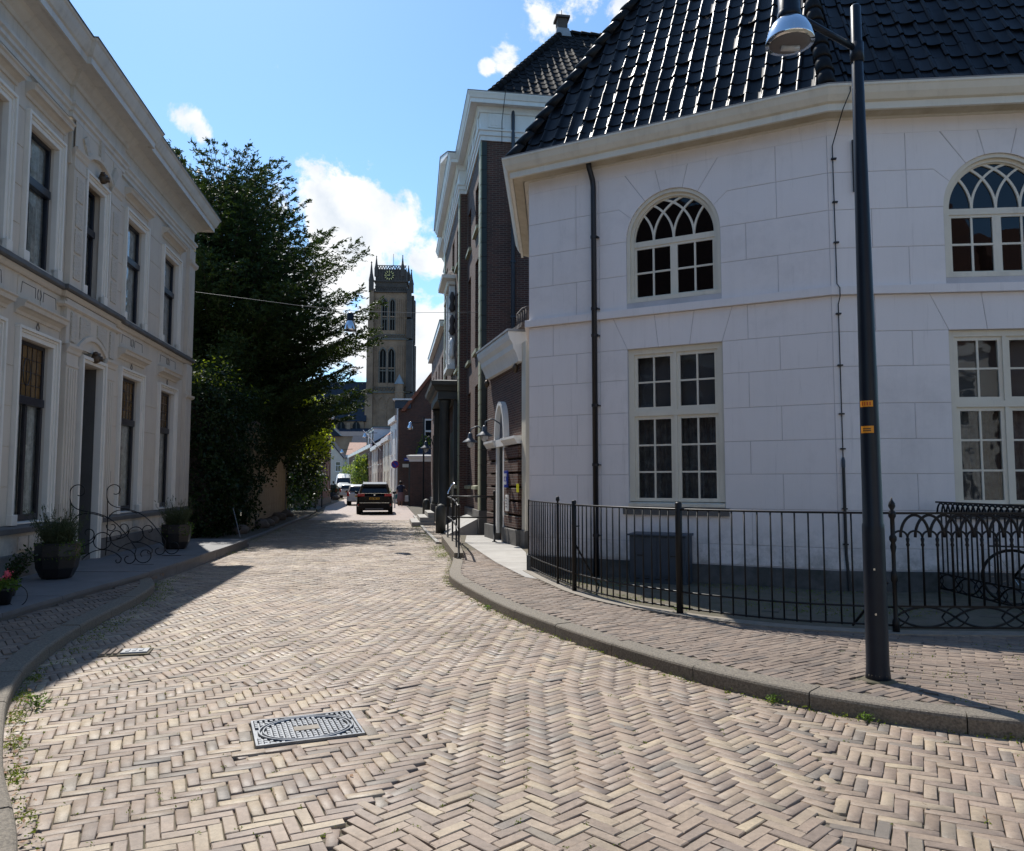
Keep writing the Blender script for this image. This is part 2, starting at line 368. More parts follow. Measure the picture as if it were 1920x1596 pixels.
M['hair'] = plain('dark_hair', (0.03, 0.02, 0.015), None, 9, 0.6, bstr=0)
M['denim'] = plain('dark_blue_top', (0.025, 0.035, 0.075), None, 9, 0.8, bstr=0)
M['skirt'] = plain('dusty_pink_skirt', (0.30, 0.17, 0.17), (0.2, 0.12, 0.12), 40, 0.8, bstr=0)
M['teal'] = plain('teal_bag', (0.02, 0.20, 0.19), None, 9, 0.6, bstr=0)
M['manhole'] = plain('cast_iron_cover', (0.22, 0.23, 0.245), (0.15, 0.157, 0.17), 12, 0.5, metal=0.7, bs=80, bstr=0.2)
M['wood'] = plain('weathered_wood', (0.16, 0.11, 0.07), (0.10, 0.07, 0.045), 6, 0.8)
M['glassblob'] = plain('pale_lamp_glass', (0.5, 0.52, 0.55), None, 9, 0.2, bstr=0)
# ---------------------------------------------------------------- mesh helpers
def tag(o, label=None, cat=None, group=None, kind=None):
    if label: o['label'] = label
    if cat: o['category'] = cat
    if group: o['group'] = group
    if kind: o['kind'] = kind
    return o

def empty(name, loc=(0, 0, 0), rz=0.0, parent=None):
    o = bpy.data.objects.new(name, None); COL.objects.link(o)
    o.empty_display_size = 0.2
    o.location = loc; o.rotation_euler = (0, 0, rz)
    if parent: o.parent = parent
    return o

def link(name, me, mat, parent=None, loc=None, rz=None):
    if mat is not None and len(me.materials) == 0: me.materials.append(mat)
    o = bpy.data.objects.new(name, me); COL.objects.link(o)
    if parent: o.parent = parent
    if loc is not None: o.location = loc
    if rz is not None: o.rotation_euler = (0, 0, rz)
    return o

def smooth(o, on=True):
    o.data.polygons.foreach_set('use_smooth', [on] * len(o.data.polygons)); return o

class MB:
    """collects shapes into one mesh; frame = (x, y, z, angle) placed on every point added"""
    def __init__(self, frame=None):
        self.v = []; self.f = []; self.fr(frame)
    def fr(self, frame):
        if frame is None: self.ox = self.oy = self.oz = 0.0; self.c, self.s = 1.0, 0.0
        else:
            self.ox, self.oy, self.oz = frame[0], frame[1], frame[2]; self.c, self.s = math.cos(frame[3]), math.sin(frame[3])
        return self
    def P(self, p):
        x, y, z = p
        self.v.append((self.ox + self.c * x - self.s * y, self.oy + self.s * x + self.c * y, self.oz + z))
        return len(self.v) - 1
    def face(self, pts):
        self.f.append([self.P(p) for p in pts]); return self
    def box(self, x0, x1, y0, y1, z0, z1, tx=0.0, ty=0.0):
        """tx, ty: inset of the top (taper)"""
        b = [self.P(p) for p in ((x0, y0, z0), (x1, y0, z0), (x1, y1, z0), (x0, y1, z0),
             (x0 + tx, y0 + ty, z1), (x1 - tx, y0 + ty, z1), (x1 - tx, y1 - ty, z1), (x0 + tx, y1 - ty, z1))]
        for q in ((0, 3, 2, 1), (4, 5, 6, 7), (0, 1, 5, 4), (1, 2, 6, 5), (2, 3, 7, 6), (3, 0, 4, 7)):
            self.f.append([b[i] for i in q])
        return self
    def prism_xz(self, poly, y0, y1):
        """polygon in (x, z), counter-clockwise seen from -y; extruded from y0 (front) to y1"""
        n = len(poly)
        a = [self.P((x, y0, z)) for x, z in poly]; b = [self.P((x, y1, z)) for x, z in poly]
        self.f.append(a); self.f.append(b[::-1])
        for i in range(n):
            j = (i + 1) % n; self.f.append([a[j], a[i], b[i], b[j]])
        return self
    def prism_xy(self, poly, z0, z1):
        n = len(poly)
        a = [self.P((x, y, z0)) for x, y in poly]; b = [self.P((x, y, z1)) for x, y in poly]
        self.f.append(a[::-1]); self.f.append(b)
        for i in range(n):
            j = (i + 1) % n; self.f.append([a[i], a[j], b[j], b[i]])
        return self
    def prism_yz(self, poly, x0, x1):
        n = len(poly)
        a = [self.P((x0, y, z)) for y, z in poly]; b = [self.P((x1, y, z)) for y, z in poly]
        self.f.append(a[::-1]); self.f.append(b)
        for i in range(n):
            j = (i + 1) % n; self.f.append([a[i], a[j], b[j], b[i]])
        return self
    def ring_band(self, inner, outer, y0, y1, closed=False):
        """solid band between two point rows in (x, z)"""
        n = len(inner); rng = n if closed else n - 1
        rows = [[self.P((p[0], y, p[1])) for p in r_] for y in (y0, y1) for r_ in (inner, outer)]
        i0, o0, i1, o1 = rows
        for k in range(rng):
            j = (k + 1) % n
            self.f += [[i0[k], i0[j], o0[j], o0[k]], [i1[k], o1[k], o1[j], i1[j]], [i0[k], i1[k], i1[j], i0[j]], [o0[k], o0[j], o1[j], o1[k]]]
        if not closed:
            self.f += [[i0[0], o0[0], o1[0], i1[0]], [i0[-1], i1[-1], o1[-1], o0[-1]]]
        return self
    def tube(self, pts, r, n=6, closed=False):
        pts = [Vector(p) for p in pts]; m = len(pts)
        rs = r if isinstance(r, (list, tuple)) else [r] * m
        rings = []; prev = None
        for i, p in enumerate(pts):
            if closed: t = (pts[(i + 1) % m] - pts[i - 1]).normalized()
            else: t = (pts[min(i + 1, m - 1)] - pts[max(i - 1, 0)]).normalized()
            if prev is None:
                a = Vector((0, 0, 1)) if abs(t.z) < 0.9 else Vector((1, 0, 0))
                u = t.cross(a).normalized()
            else:
                u = (prev - t * prev.dot(t)).normalized()
            prev = u; w = t.cross(u)
            rings.append([self.P(p + (u * math.cos(2 * PI * k / n) + w * math.sin(2 * PI * k / n)) * rs[i]) for k in range(n)])
        rng = m if closed else m - 1
        for i in range(rng):
            a, b = rings[i], rings[(i + 1) % m]
            for k in range(n):
                l = (k + 1) % n; self.f.append([a[k], a[l], b[l], b[k]])
        if not closed: self.f.append(rings[0][::-1]); self.f.append(rings[-1])
        return self
    def lathe(self, prof, cx=0, cy=0, n=16, cap=True, a0=0.0):
        rings = [[self.P((cx + r * math.cos(a0 + 2 * PI * k / n), cy + r * math.sin(a0 + 2 * PI * k / n), z)) for k in range(n)] for r, z in prof]
        for a, b in zip(rings[:-1], rings[1:]):
            for k in range(n):
                l = (k + 1) % n; self.f.append([a[k], a[l], b[l], b[k]])
        if cap: self.f.append(rings[0][::-1]); self.f.append(rings[-1])
        return self
    def sweep(self, prof, path, closed=False, ends=True):
        """profile [(out, z)...] swept along path [(x, y)...]; 'out' points to the right of the travel direction"""
        m = len(path); rings = []
        for i in range(m):
            p = Vector(path[i])
            d0 = (p - Vector(path[i - 1])).normalized() if (i > 0 or closed) else None
            d1 = (Vector(path[(i + 1) % m]) - p).normalized() if (i < m - 1 or closed) else None
            if d0 is None: d0 = d1
            if d1 is None: d1 = d0
            n0 = Vector((d0.y, -d0.x)); n1 = Vector((d1.y, -d1.x))
            nn = (n0 + n1); nn = nn / max(nn.length, 1e-6); k = 1.0 / max(nn.dot(n0), 0.3)
            rings.append([self.P((p.x + nn.x * k * o, p.y + nn.y * k * o, z)) for o, z in prof])
        n = len(prof); rng = m if closed else m - 1
        for i in range(rng):
            a, b = rings[i], rings[(i + 1) % m]
            for k in range(n):
                l = (k + 1) % n; self.f.append([a[k], b[k], b[l], a[l]])
        if ends and not closed: self.f.append(rings[0]); self.f.append(rings[-1][::-1])
        return self
    def build(self, name, mat, parent=None, smooth_=False, bevel=0.0, loc=None, rz=None):
        me = bpy.data.meshes.new(name); me.from_pydata(self.v, [], self.f); me.update()
        o = link(name, me, mat, parent, loc, rz)
        if smooth_: smooth(o)
        if bevel > 0:
            b = o.modifiers.new('bevel', 'BEVEL'); b.width = bevel; b.segments = 2; b.limit_method = 'ANGLE'; b.angle_limit = R(35)
        return o

def mesh_np(name, verts, faces_flat, sizes, mat, parent=None, tone=None):
    """fast mesh from arrays: all faces of `sizes` corners"""
    me = bpy.data.meshes.new(name)
    verts = np.asarray(verts, dtype=np.float32); faces_flat = np.asarray(faces_flat, dtype=np.int32).ravel(); sizes = np.asarray(sizes, dtype=np.int32)
    me.vertices.add(len(verts)); me.vertices.foreach_set('co', verts.ravel())
    me.loops.add(len(faces_flat)); me.loops.foreach_set('vertex_index', faces_flat)
    me.polygons.add(len(sizes))
    starts = np.concatenate(([0], np.cumsum(sizes)[:-1])).astype(np.int32)
    me.polygons.foreach_set('loop_start', starts); me.polygons.foreach_set('loop_total', sizes)
    me.update(calc_edges=True)
    if tone is not None:
        a = me.attributes.new('tone', 'FLOAT', 'FACE'); a.data.foreach_set('value', np.asarray(tone, dtype=np.float32))
    return link(name, me, mat, parent)

def leaves(name, P, N, size, mat, parent=None, aspect=0.5, jitter=0.9, dirs=None, fold=True):
    """one small four-sided leaf per point. N: leaf normals bias; dirs: leaf axis bias"""
    P = np.asarray(P, float); n = len(P)
    rnd = RNG.normal(size=(n, 3)); rnd /= np.linalg.norm(rnd, axis=1, keepdims=True)
    nn = np.asarray(N, float) * (1 - jitter) + rnd * jitter; nn /= np.linalg.norm(nn, axis=1, keepdims=True) + 1e-9
    a = RNG.normal(size=(n, 3))
    if dirs is not None: a = np.asarray(dirs, float) + a * 0.25
    a -= nn * np.sum(a * nn, axis=1, keepdims=True); a /= np.linalg.norm(a, axis=1, keepdims=True) + 1e-9
    b = np.cross(nn, a)
    s = (np.asarray(size) * RNG.uniform(0.6, 1.3, n))[:, None]
    v = np.stack([P - a * s * 0.5, P + b * s * aspect * 0.5, P + a * s * 0.6, P - b * s * aspect * 0.5], 1).reshape(-1, 3)
    idx = np.arange(n * 4)
    return tag(mesh_np(name, v, idx, np.full(n, 4), mat, parent), kind='stuff')

# ---- paving bricks
def brick_arrays(cx, cy, z, ang, L, W, depth=0.05, bev=0.0032):
    """vectorised: worn-edged bricks; 12 vertices and 9 faces each"""
    cx, cy, z, ang = map(lambda q: np.asarray(q, float), (cx, cy, z, ang)); n = len(cx)
    L = np.broadcast_to(np.asarray(L, float), (n,)); W = np.broadcast_to(np.asarray(W, float), (n,))
    sx = np.array([-1, 1, 1, -1]) * 0.5; sy = np.array([-1, -1, 1, 1]) * 0.5
    j = RNG.normal(0, 0.0022, (n, 4, 2))
    ox = sx * L[:, None] + j[:, :, 0]; oy = sy * W[:, None] + j[:, :, 1]
    bx = ox - np.sign(sx) * bev * RNG.uniform(0.6, 2.0, (n, 4)); by = oy - np.sign(sy) * bev * RNG.uniform(0.6, 2.0, (n, 4))
    tiltx = RNG.normal(0, 0.012, n)[:, None]; tilty = RNG.normal(0, 0.012, n)[:, None]
    zt = z[:, None] + bx * tiltx + by * tilty
    zo = zt - bev * RNG.uniform(0.7, 1.6, (n, 4))
    zb = np.broadcast_to((z - depth)[:, None], (n, 4))
    X = np.concatenate([bx, ox, ox], 1); Y = np.concatenate([by, oy, oy], 1); Z = np.concatenate([zt, zo, zb], 1)
    c, s = np.cos(ang)[:, None], np.sin(ang)[:, None]
    V = np.stack([cx[:, None] + c * X - s * Y, cy[:, None] + s * X + c * Y, Z], 2)
    F = [[0, 1, 2, 3]]
    for k in range(4):
        l = (k + 1) % 4
        F.append([4 + k, 4 + l, l, k]); F.append([8 + k, 8 + l, 4 + l, 4 + k])
    return V, np.array(F)

def in_poly(x, y, poly):
    x = np.asarray(x); y = np.asarray(y); ins = np.zeros(x.shape, bool); n = len(poly)
    for i in range(n):
        x0, y0 = poly[i]; x1, y1 = poly[(i + 1) % n]
        if y0 == y1: continue
        c = ((y0 > y) != (y1 > y)) & (x < (x1 - x0) * (y - y0) / (y1 - y0) + x0)
        ins ^= c
    return ins

def herring(x0, x1, y0, y1, W, ang, nn=3):
    """herringbone lattice of nn:1 bricks covering the rectangle"""
    L = nn * W; cx0, cy0 = (x0 + x1) / 2, (y0 + y1) / 2
    rad = math.hypot(x1 - x0, y1 - y0) / 2 + L
    k = int(rad / W) + 6
    i, j = np.meshgrid(np.arange(-k, k), np.arange(-k, k))
    i = i.ravel(); j = j.ravel()
    # step vectors of the pattern: (W, W) along the zigzag and (nW, -nW) across it
    hx = i * W + j * nn * W; hy = i * W - j * nn * W
    H = np.stack([hx + L / 2, hy + W / 2, np.zeros(len(hx))], 1)          # lying bricks
    Vv = np.stack([hx + L + W / 2, hy + (2 - nn) / 2 * W, np.full(len(hx), PI / 2)], 1)   # standing bricks
    A = np.concatenate([H, Vv]); 
    c, s = math.cos(ang), math.sin(ang)
    X = cx0 + c * A[:, 0] - s * A[:, 1]; Y = cy0 + s * A[:, 0] + c * A[:, 1]
    m = (X > x0) & (X < x1) & (Y > y0) & (Y < y1)
    return X[m], Y[m], A[m, 2] + ang

def running(x0, x1, y0, y1, L, W, ang):
    cx0, cy0 = (x0 + x1) / 2, (y0 + y1) / 2
    rad = math.hypot(x1 - x0, y1 - y0) / 2 + L
    nx, ny = int(rad / L) + 2, int(rad / W) + 2
    i, j = np.meshgrid(np.arange(-nx, nx), np.arange(-ny, ny)); i = i.ravel(); j = j.ravel()
    u = (i + 0.5 * (j % 2)) * L + RNG.normal(0, 0.006, len(i)); v = j * W
    c, s = math.cos(ang), math.sin(ang)
    X = cx0 + c * u - s * v; Y = cy0 + s * u + c * v
    m = (X > x0) & (X < x1) & (Y > y0) & (Y < y1)
    return X[m], Y[m], np.full(m.sum(), ang)

def lay(parent, X, Y, A, z, L, W, mat, nparts, name='brick', joint=0.008, zj=0.0016, zfun=None, depth=0.05):
    """the nparts bricks nearest the camera become objects, the others one joined part"""
    X, Y, A = np.asarray(X), np.asarray(Y), np.asarray(A)
    n = len(X)
    Z = (zfun(X, Y) if zfun else np.full(n, float(z))) + RNG.normal(0, zj, n)
    front = Y > 1.0
    d = np.hypot(X, Y) + (np.abs(X) > Y * 0.68) * 50 + (~front) * 100
    # keep what stands inside the frame's foot line first
    foot = (Y < 3.05)
    d = d + foot * 60
    order = np.argsort(d)
    near, rest = order[:nparts], order[nparts:]
    tones = RNG.random(n)
    variants = []
    for _ in range(10):
        V, F = brick_arrays([0], [0], [0.0], [0.0], L - joint, W - joint, depth)
        me = bpy.data.meshes.new(name); me.from_pydata([tuple(p) for p in V[0]], [], [list(map(int, f)) for f in F]); me.update()
        a = me.attributes.new('tone', 'FLOAT', 'FACE'); a.data.foreach_set('value', np.zeros(9, np.float32))
        me.materials.append(mat); variants.append(me)
    for k in near:
        o = bpy.data.objects.new(name, variants[int(RNG.integers(10))]); COL.objects.link(o)
        o.parent = parent; o.location = (float(X[k]), float(Y[k]), float(Z[k]))
        o.rotation_euler = (RNG.normal(0, 0.008), RNG.normal(0, 0.008), float(A[k]) + RNG.normal(0, 0.012) + (PI if RNG.random() > .5 else 0))
    if len(rest):
        V, F = brick_arrays(X[rest], Y[rest], Z[rest], A[rest] + RNG.normal(0, 0.012, len(rest)), L - joint, W - joint, depth)
        m = len(rest)
        faces = (F[None] + (np.arange(m) * 12)[:, None, None]).reshape(-1)
        o = mesh_np('further_bricks', V.reshape(-1, 3), faces, np.full(m * 9, 4), mat, parent, np.repeat(tones[rest], 9))
        o['kind'] = 'stuff'

def poly_offset(path, off):
    out = []
    m = len(path)
    for i in range(m):
        p = Vector(path[i])
        d0 = (p - Vector(path[i - 1])).normalized() if i > 0 else (Vector(path[1]) - p).normalized()
        d1 = (Vector(path[i + 1]) - p).normalized() if i < m - 1 else d0
        n = Vector((d0.y, -d0.x)) + Vector((d1.y, -d1.x)); n.normalize()
        out.append((p.x + n.x * off, p.y + n.y * off))
    return out

def resample(path, step):
    """Catmull-Rom smoothing, then points every `step` metres"""
    P = [Vector(p) for p in path]; P = [P[0] * 2 - P[1]] + P + [P[-1] * 2 - P[-2]]
    dense = []
    for i in range(1, len(P) - 2):
        for t in np.linspace(0, 1, 24, endpoint=False):
            a, b, c, d = P[i - 1], P[i], P[i + 1], P[i + 2]
            dense.append(0.5 * ((2 * b) + (c - a) * t + (2 * a - 5 * b + 4 * c - d) * t * t + (3 * b - a - 3 * c + d) * t ** 3))
    dense.append(P[-2])
    out = [dense[0]]; acc_ = 0
    for p, q in zip(dense[:-1], dense[1:]):
        l = (q - p).length; acc_ += l
        if acc_ >= step: out.append(q); acc_ = 0
    if (out[-1] - dense[-1]).length > step * 0.4: out.append(dense[-1])
    else: out[-1] = dense[-1]
    return [tuple(p) for p in out]

# ---- roof tiles
def tile_mesh(w, h, thick=0.018, wave=0.058, seg=9, tilt=0.020):
    """one S-shaped pantile: x across, y up the slope, z out of the roof; origin lower-left"""
    xs = np.array([0, 0.03, 0.07, 0.11, 0.15, 0.19, 0.23, 0.27, 0.38, 0.55, 0.75, 0.92, 1.03]); seg = len(xs) - 1
    def zz(t):
        if t < 0.27: return wave * 0.85 * math.sqrt(max(0.0, 1 - ((t - 0.13) / 0.145) ** 2)) + 0.004
        return 0.004 + 0.016 * ((t - 0.62) / 0.38) ** 2
    v = []; f = []
    for yy, zo in ((0, tilt), (h * 1.12, 0.0)):
        for t in xs: v.append((t * w, yy, zo + zz(t)))
    for t in xs: v.append((t * w, 0.0, tilt + zz(t)))
    for t in xs: v.append((t * w, 0.004, tilt + zz(t) - thick))
    n = seg + 1
    for i in range(seg):
        f.append([i, i + 1, n + i + 1, n + i])
        f.append([3 * n + i, 3 * n + i + 1, 2 * n + i + 1, 2 * n + i])
    f.append([2 * n, n, 3 * n])
    return np.array(v), f

def tile_roof(parent, P0, P1, T, mat, tw, th, nparts, T2=None, name='roof_tile', hips=(True, True)):
    """P0, P1: eave ends; T (and T2): top corner(s). Tiles are cut along the hips."""
    P0, P1, T = Vector(P0), Vector(P1), Vector(T); T2 = Vector(T2) if T2 else T
    u = (P1 - P0).normalized(); nrm = u.cross(T - P0).normalized()
    if nrm.z < 0: nrm = -nrm
    vdir = nrm.cross(u).normalized()
    if vdir.z < 0: vdir = -vdir
    W = (P1 - P0).length
    tu0, tv = (T - P0).dot(u), (T - P0).dot(vdir); tu1 = (T2 - P0).dot(u)
    tv_, tf = tile_mesh(tw, th)
    rows = int(tv / th) + 1
    objs = []; verts = []; faces = []; sizes = []; tones = []
    cand = []
    for r_ in range(rows):
        v0 = r_ * th
        if v0 > tv - 0.05: break
        a = tu0 * v0 / tv; b = W + (tu1 - W) * v0 / tv
        i0, i1 = int(math.floor((a - tw) / tw)), int(math.ceil((b + tw) / tw))
        for i in range(i0, i1):
            cand.append((i * tw, v0))
    keep = []
    for uu, vv in cand:
        q = tv_.copy(); q[:, 0] += uu; q[:, 1] = np.minimum(q[:, 1] + vv, tv)
        lo = tu0 * q[:, 1] / tv; hi = W + (tu1 - W) * q[:, 1] / tv
        cx = np.clip(q[:, 0], lo, hi)
        if cx.max() - cx.min() < 0.02: continue
        cut = np.abs(cx - q[:, 0]).max() > 1e-6; q[:, 0] = cx
        keep.append((uu, vv, cut, q))
    mid = P0 + u * 0
    def world_pt(q): return np.outer(q[:, 0], u) + np.outer(q[:, 1], vdir) + np.outer(q[:, 2], nrm) + np.array(P0)
    dist = []
    for k_, (uu, vv, cut, q) in enumerate(keep):
        c = P0 + u * uu + vdir * vv; dist.append((math.hypot(c.x, c.y) + c.z * 0.3 + (6 if abs(c.x) > 0.7 * c.y else 0) + (4 if c.z > 11 else 0), k_))
    dist.sort()
    nearset = set(k_ for _, k_ in dist[:nparts])
    me0 = None; base = 0
    rotm = Matrix((u, vdir, nrm)).transposed()
    for k_, (uu, vv, cut, q) in enumerate(keep):
        if k_ in nearset:
            if not cut:
                if me0 is None:
                    me0 = bpy.data.meshes.new(name); me0.from_pydata([tuple(p) for p in tv_], [], tf); me0.update()
                    me0.polygons.foreach_set('use_smooth', [True] * len(me0.polygons))
                    a = me0.attributes.new('tone', 'FLOAT', 'FACE'); a.data.foreach_set('value', np.zeros(len(tf), np.float32)); me0.materials.append(mat)
                o = bpy.data.objects.new(name, me0); COL.objects.link(o); o.parent = parent
                o.matrix_local = Matrix.Translation(P0 + u * uu + vdir * (vv + RNG.normal(0, 0.005)) + nrm * RNG.normal(0, 0.003)) @ rotm.to_4x4() @ Matrix.Rotation(RNG.normal(0, 0.014), 4, 'Z') @ Matrix.Rotation(RNG.normal(0, 0.03), 4, 'Y') @ Matrix.Rotation(RNG.normal(0, 0.02), 4, 'X')
            else:
                m_ = bpy.data.meshes.new(name); m_.from_pydata([tuple(p) for p in world_pt(q)], [], tf); m_.update()
                a = m_.attributes.new('tone', 'FLOAT', 'FACE'); a.data.foreach_set('value', np.zeros(len(tf), np.float32)); m_.materials.append(mat)
                o = bpy.data.objects.new(name, m_); COL.objects.link(o); o.parent = parent
        else:
            q = q.copy(); q[:, 2] += RNG.normal(0, 0.003)
            verts.append(world_pt(q)); t_ = RNG.random()
            for f_ in tf:
                faces += [base + i for i in f_]; sizes.append(len(f_)); tones.append(t_)
            base += len(tv_)
    if verts:
        o = mesh_np('further_roof_tiles', np.concatenate(verts), faces, sizes, mat, parent, tones); o['kind'] = 'stuff'; smooth(o)
    return nrm

def hip_caps(parent, A, B, mat, step=0.33, r=0.12, name='ridge_tile'):
    A, B = Vector(A), Vector(B); d = (B - A).normalized(); n = int((B - A).length / step)
    side = d.cross(Vector((0, 0, 1))).normalized(); up = side.cross(d).normalized()
    for k in range(n):
        v = []; f = []
        for q, (t, rr) in enumerate(((0, r * 1.12), (step * 1.15, r * 0.9))):
            for a in np.linspace(-0.05 * PI, 1.05 * PI, 9):
                v.append(tuple(A + d * (k * step + t) + side * math.cos(a) * rr + up * (math.sin(a) * rr + (0.015 if q == 0 else 0.0))))
        for a in np.linspace(-0.05 * PI, 1.05 * PI, 9):
            v.append(tuple(A + d * (k * step) + side * math.cos(a) * r * 0.92 + up * (math.sin(a) * r * 0.92)))
        for i in range(8):
            f.append([i, i + 1, 9 + i + 1, 9 + i]); f.append([18 + i, 18 + i + 1, i + 1, i])
        me = bpy.data.meshes.new(name); me.from_pydata(v, [], f); me.update()
        at = me.attributes.new('tone', 'FLOAT', 'FACE'); at.data.foreach_set('value', np.zeros(len(f), np.float32))
        smooth(link(name, me, mat, parent))

def arc(cx, cz, r, a0, a1, n):
    return [(cx + r * math.cos(a0 + (a1 - a0) * i / n), cz + r * math.sin(a0 + (a1 - a0) * i / n)) for i in range(n + 1)]
# ================================================================ GROUND, ROAD, FOOTWAYS
PZ = 0.12                       # footway height
KR = [(-1.30, 17.3), (-1.16, 15.2), (-1.09, 13.6), (-0.98, 12.6), (-0.62, 11.30), (-0.07, 9.63), (0.51, 8.31), (1.07, 7.21), (1.49, 6.51), (1.95, 5.92), (2.38, 5.52),
      (2.85, 5.22), (3.35, 5.02), (4.2, 4.78), (5.6, 4.55), (8.0, 4.4)]
KRs = resample(KR, 0.16)
KL = [(-1.2, 2.0), (-1.75, 2.85), (-2.2, 3.56), (-2.71, 4.25), (-3.15, 4.92), (-3.63, 5.71), (-4.07, 6.63), (-4.5, 7.91), (-4.80, 9.3), (-5.05, 10.6), (-5.35, 11.7), (-5.72, 12.45), (-6.0, 12.9), (-6.1, 13.3)]
KLs = resample(KL, 0.16)
STO = [(-4.9, 2.0), (-5.35, 5.5), (-5.66, 9.0), (-5.78, 11.0), (-5.92, 13.2), (-6.25, 16.0), (-6.55, 18.4), (-6.75, 19.9)]
LFE = (-8.87, 21.0)             # far corner of the grey facade, at the foot
def left_line(y): return -8.87 - 0.1414 * (y - 21.0)
def right_line(y): return -0.92 - 0.157 * (y - 23.0)

g = MB().box(-1500, 1500, -300, 2500, -0.9, -0.075).build('ground', M['earth']); g['kind'] = 'structure'
road_bed = MB().box(-30, 16, -12, 160, -0.074, -0.021).build('road_bed', M['sand']); road_bed['kind'] = 'structure'
road = empty('road'); road['kind'] = 'structure'

VERGE = [(-6.75, 19.9), (-7.3, 21.5), (-7.72, 24.4), (-8.6, 29.8), (-9.86, 37.8), (-12.7, 52.9)]
road_poly = [(p[0], p[1]) for p in KLs] + VERGE + [(-12.7, 54), (-7.4, 54)] + [(-4.64, 37.6), (-3.0, 27.2), (-1.92, 20.8)] + [(p[0], p[1]) for p in KRs] + [(8, 1.0), (-1.2, 1.0)]

W_ = 0.0675; L_B = 3 * W_
# patches of herringbone: (polygon, angle of one brick family, half turn)
PA = [(-4.9, 0.9), (-1.15, 0.9), (-0.95, 3.5), (-0.55, 5.0), (-1.3, 6.15), (-2.5, 6.35), (-4.9, 6.4)]
PB = [(-1.15, 0.9), (0.95, 0.9), (1.35, 3.6), (1.9, 5.2), (0.5, 6.4), (-1.3, 6.15), (-0.55, 5.0), (-0.95, 3.5)]
PC = [(0.95, 0.9), (9, 0.9), (9, 7.5), (1.9, 7.5), (1.9, 5.2), (1.35, 3.6)]
PD = [(-9, 6.4), (-2.5, 6.35), (-1.3, 6.15), (0.5, 6.4), (1.9, 5.2), (1.9, 7.5), (1.0, 12.0), (-9, 12.0)]
allx, ally, alla = [], [], []
GX, GY, GS = -9.5, 0.5, 0.02
occ = np.zeros((1000, 700), bool)
def cells(x, y, a, L, W):
    u, v = np.meshgrid(np.linspace(-0.46, 0.46, 11) * L, np.linspace(-0.42, 0.42, 5) * W); u = u.ravel(); v = v.ravel()
    xx = x + math.cos(a) * u - math.sin(a) * v; yy = y + math.sin(a) * u + math.cos(a) * v
    return np.clip(((xx - GX) / GS).astype(int), 0, 999), np.clip(((yy - GY) / GS).astype(int), 0, 699)
lowered = []
for poly, mean in ((PA, -20), (PB, -1), (PC, 17), (PD, -9)):
    x, y, a = herring(-9, 9, 0.9, 12.0, W_, R(mean + 45))
    cx_, cy_ = np.mean([q[0] for q in poly]), np.mean([q[1] for q in poly])
    m = in_poly(x, y, poly)
    for sx_, sy_ in ((0.09, 0), (-0.09, 0), (0, 0.09), (0, -0.09)): m |= in_poly(x + sx_, y + sy_, poly)
    x, y, a = x[m], y[m], a[m]; kx, ky, ka = [], [], []
    for q in range(len(x)):
        if y[q] < 2.5 or abs(x[q]) > 0.72 * y[q] + 1.2: continue
        ci, cj = cells(x[q], y[q], a[q], L_B, W_); f_ = occ[ci, cj].mean()
        if f_ > 0.38: continue
        occ[ci, cj] = True; kx.append(x[q]); ky.append(y[q]); ka.append(a[q])
    allx.append(np.array(kx)); ally.append(np.array(ky)); alla.append(np.array(ka))
# stretcher courses across the street further on
x, y, a = running(-14, 3, 11.9, 34, L_B, 0.078, R(-9))
m = y > 11.95; allx.append(x[m]); ally.append(y[m]); alla.append(a[m])
X, Y, A = map(np.concatenate, (allx, ally, alla))
def poly_dist_ok(x, y): return in_poly(x, y, road_poly)
m = poly_dist_ok(X, Y)
# leave room for covers
MHC = (-1.36, 5.25); MHA = R(22)
def clear_rect(X, Y, c, a, hx, hy):
    dx, dy = X - c[0], Y - c[1]; u = dx * math.cos(a) + dy * math.sin(a); v = -dx * math.sin(a) + dy * math.cos(a)
    return ~((np.abs(u) < hx) & (np.abs(v) < hy))
m &= clear_rect(X, Y, MHC, MHA, 0.44, 0.37)
m &= clear_rect(X, Y, (-3.72, 7.6), R(15), 0.24, 0.16)
m &= clear_rect(X, Y, (-0.05, 10.4), R(0), 0.2, 0.16)
m &= (Y > 2.6)
def crown(x, y):   # the street is slightly cambered and worn
    return -0.003 + 0.003 * np.sin(x * 1.7 + y * 0.6) + 0.003 * np.sin(y * 1.3 - x * 0.5)
lay(road, X[m], Y[m], A[m], 0, L_B, W_, M['paver'], 300, zfun=crown, joint=0.0055, zj=0.0018)
# beyond, the courses are too fine to tell apart
def far_road():
    mb = MB(); pts = [(-8.9, 33.9), (-10.2, 42), (-12.7, 53), (-16.2, 75), (-22, 100), (-34, 140), (-28, 140), (-17, 100), (-10.5, 75), (-7.2, 54), (-4.9, 40), (-3.9, 33.9)]
    mb.face([(x, y, 0.0) for x, y in pts]); return mb.build('road_beyond', None)
m_, nt, b = new_mat('far_paving')
p = pos_vec(nt)
br = nt.nodes.new('ShaderNodeTexBrick'); br.inputs['Scale'].default_value = 1; br.inputs['Brick Width'].default_value = 0.21; br.inputs['Row Height'].default_value = 0.1
br.inputs['Mortar Size'].default_value = 0.008; br.inputs['Color1'].default_value = (0.40, 0.30, 0.26, 1); br.inputs['Color2'].default_value = (0.28, 0.21, 0.19, 1); br.inputs['Mortar'].default_value = (0.08, 0.065, 0.05, 1)
mp = nt.nodes.new('ShaderNodeMapping'); mp.inputs['Rotation'].default_value = (0, 0, R(9)); nt.links.new(p, mp.inputs['Vector']); nt.links.new(mp.outputs[0], br.inputs['Vector'])
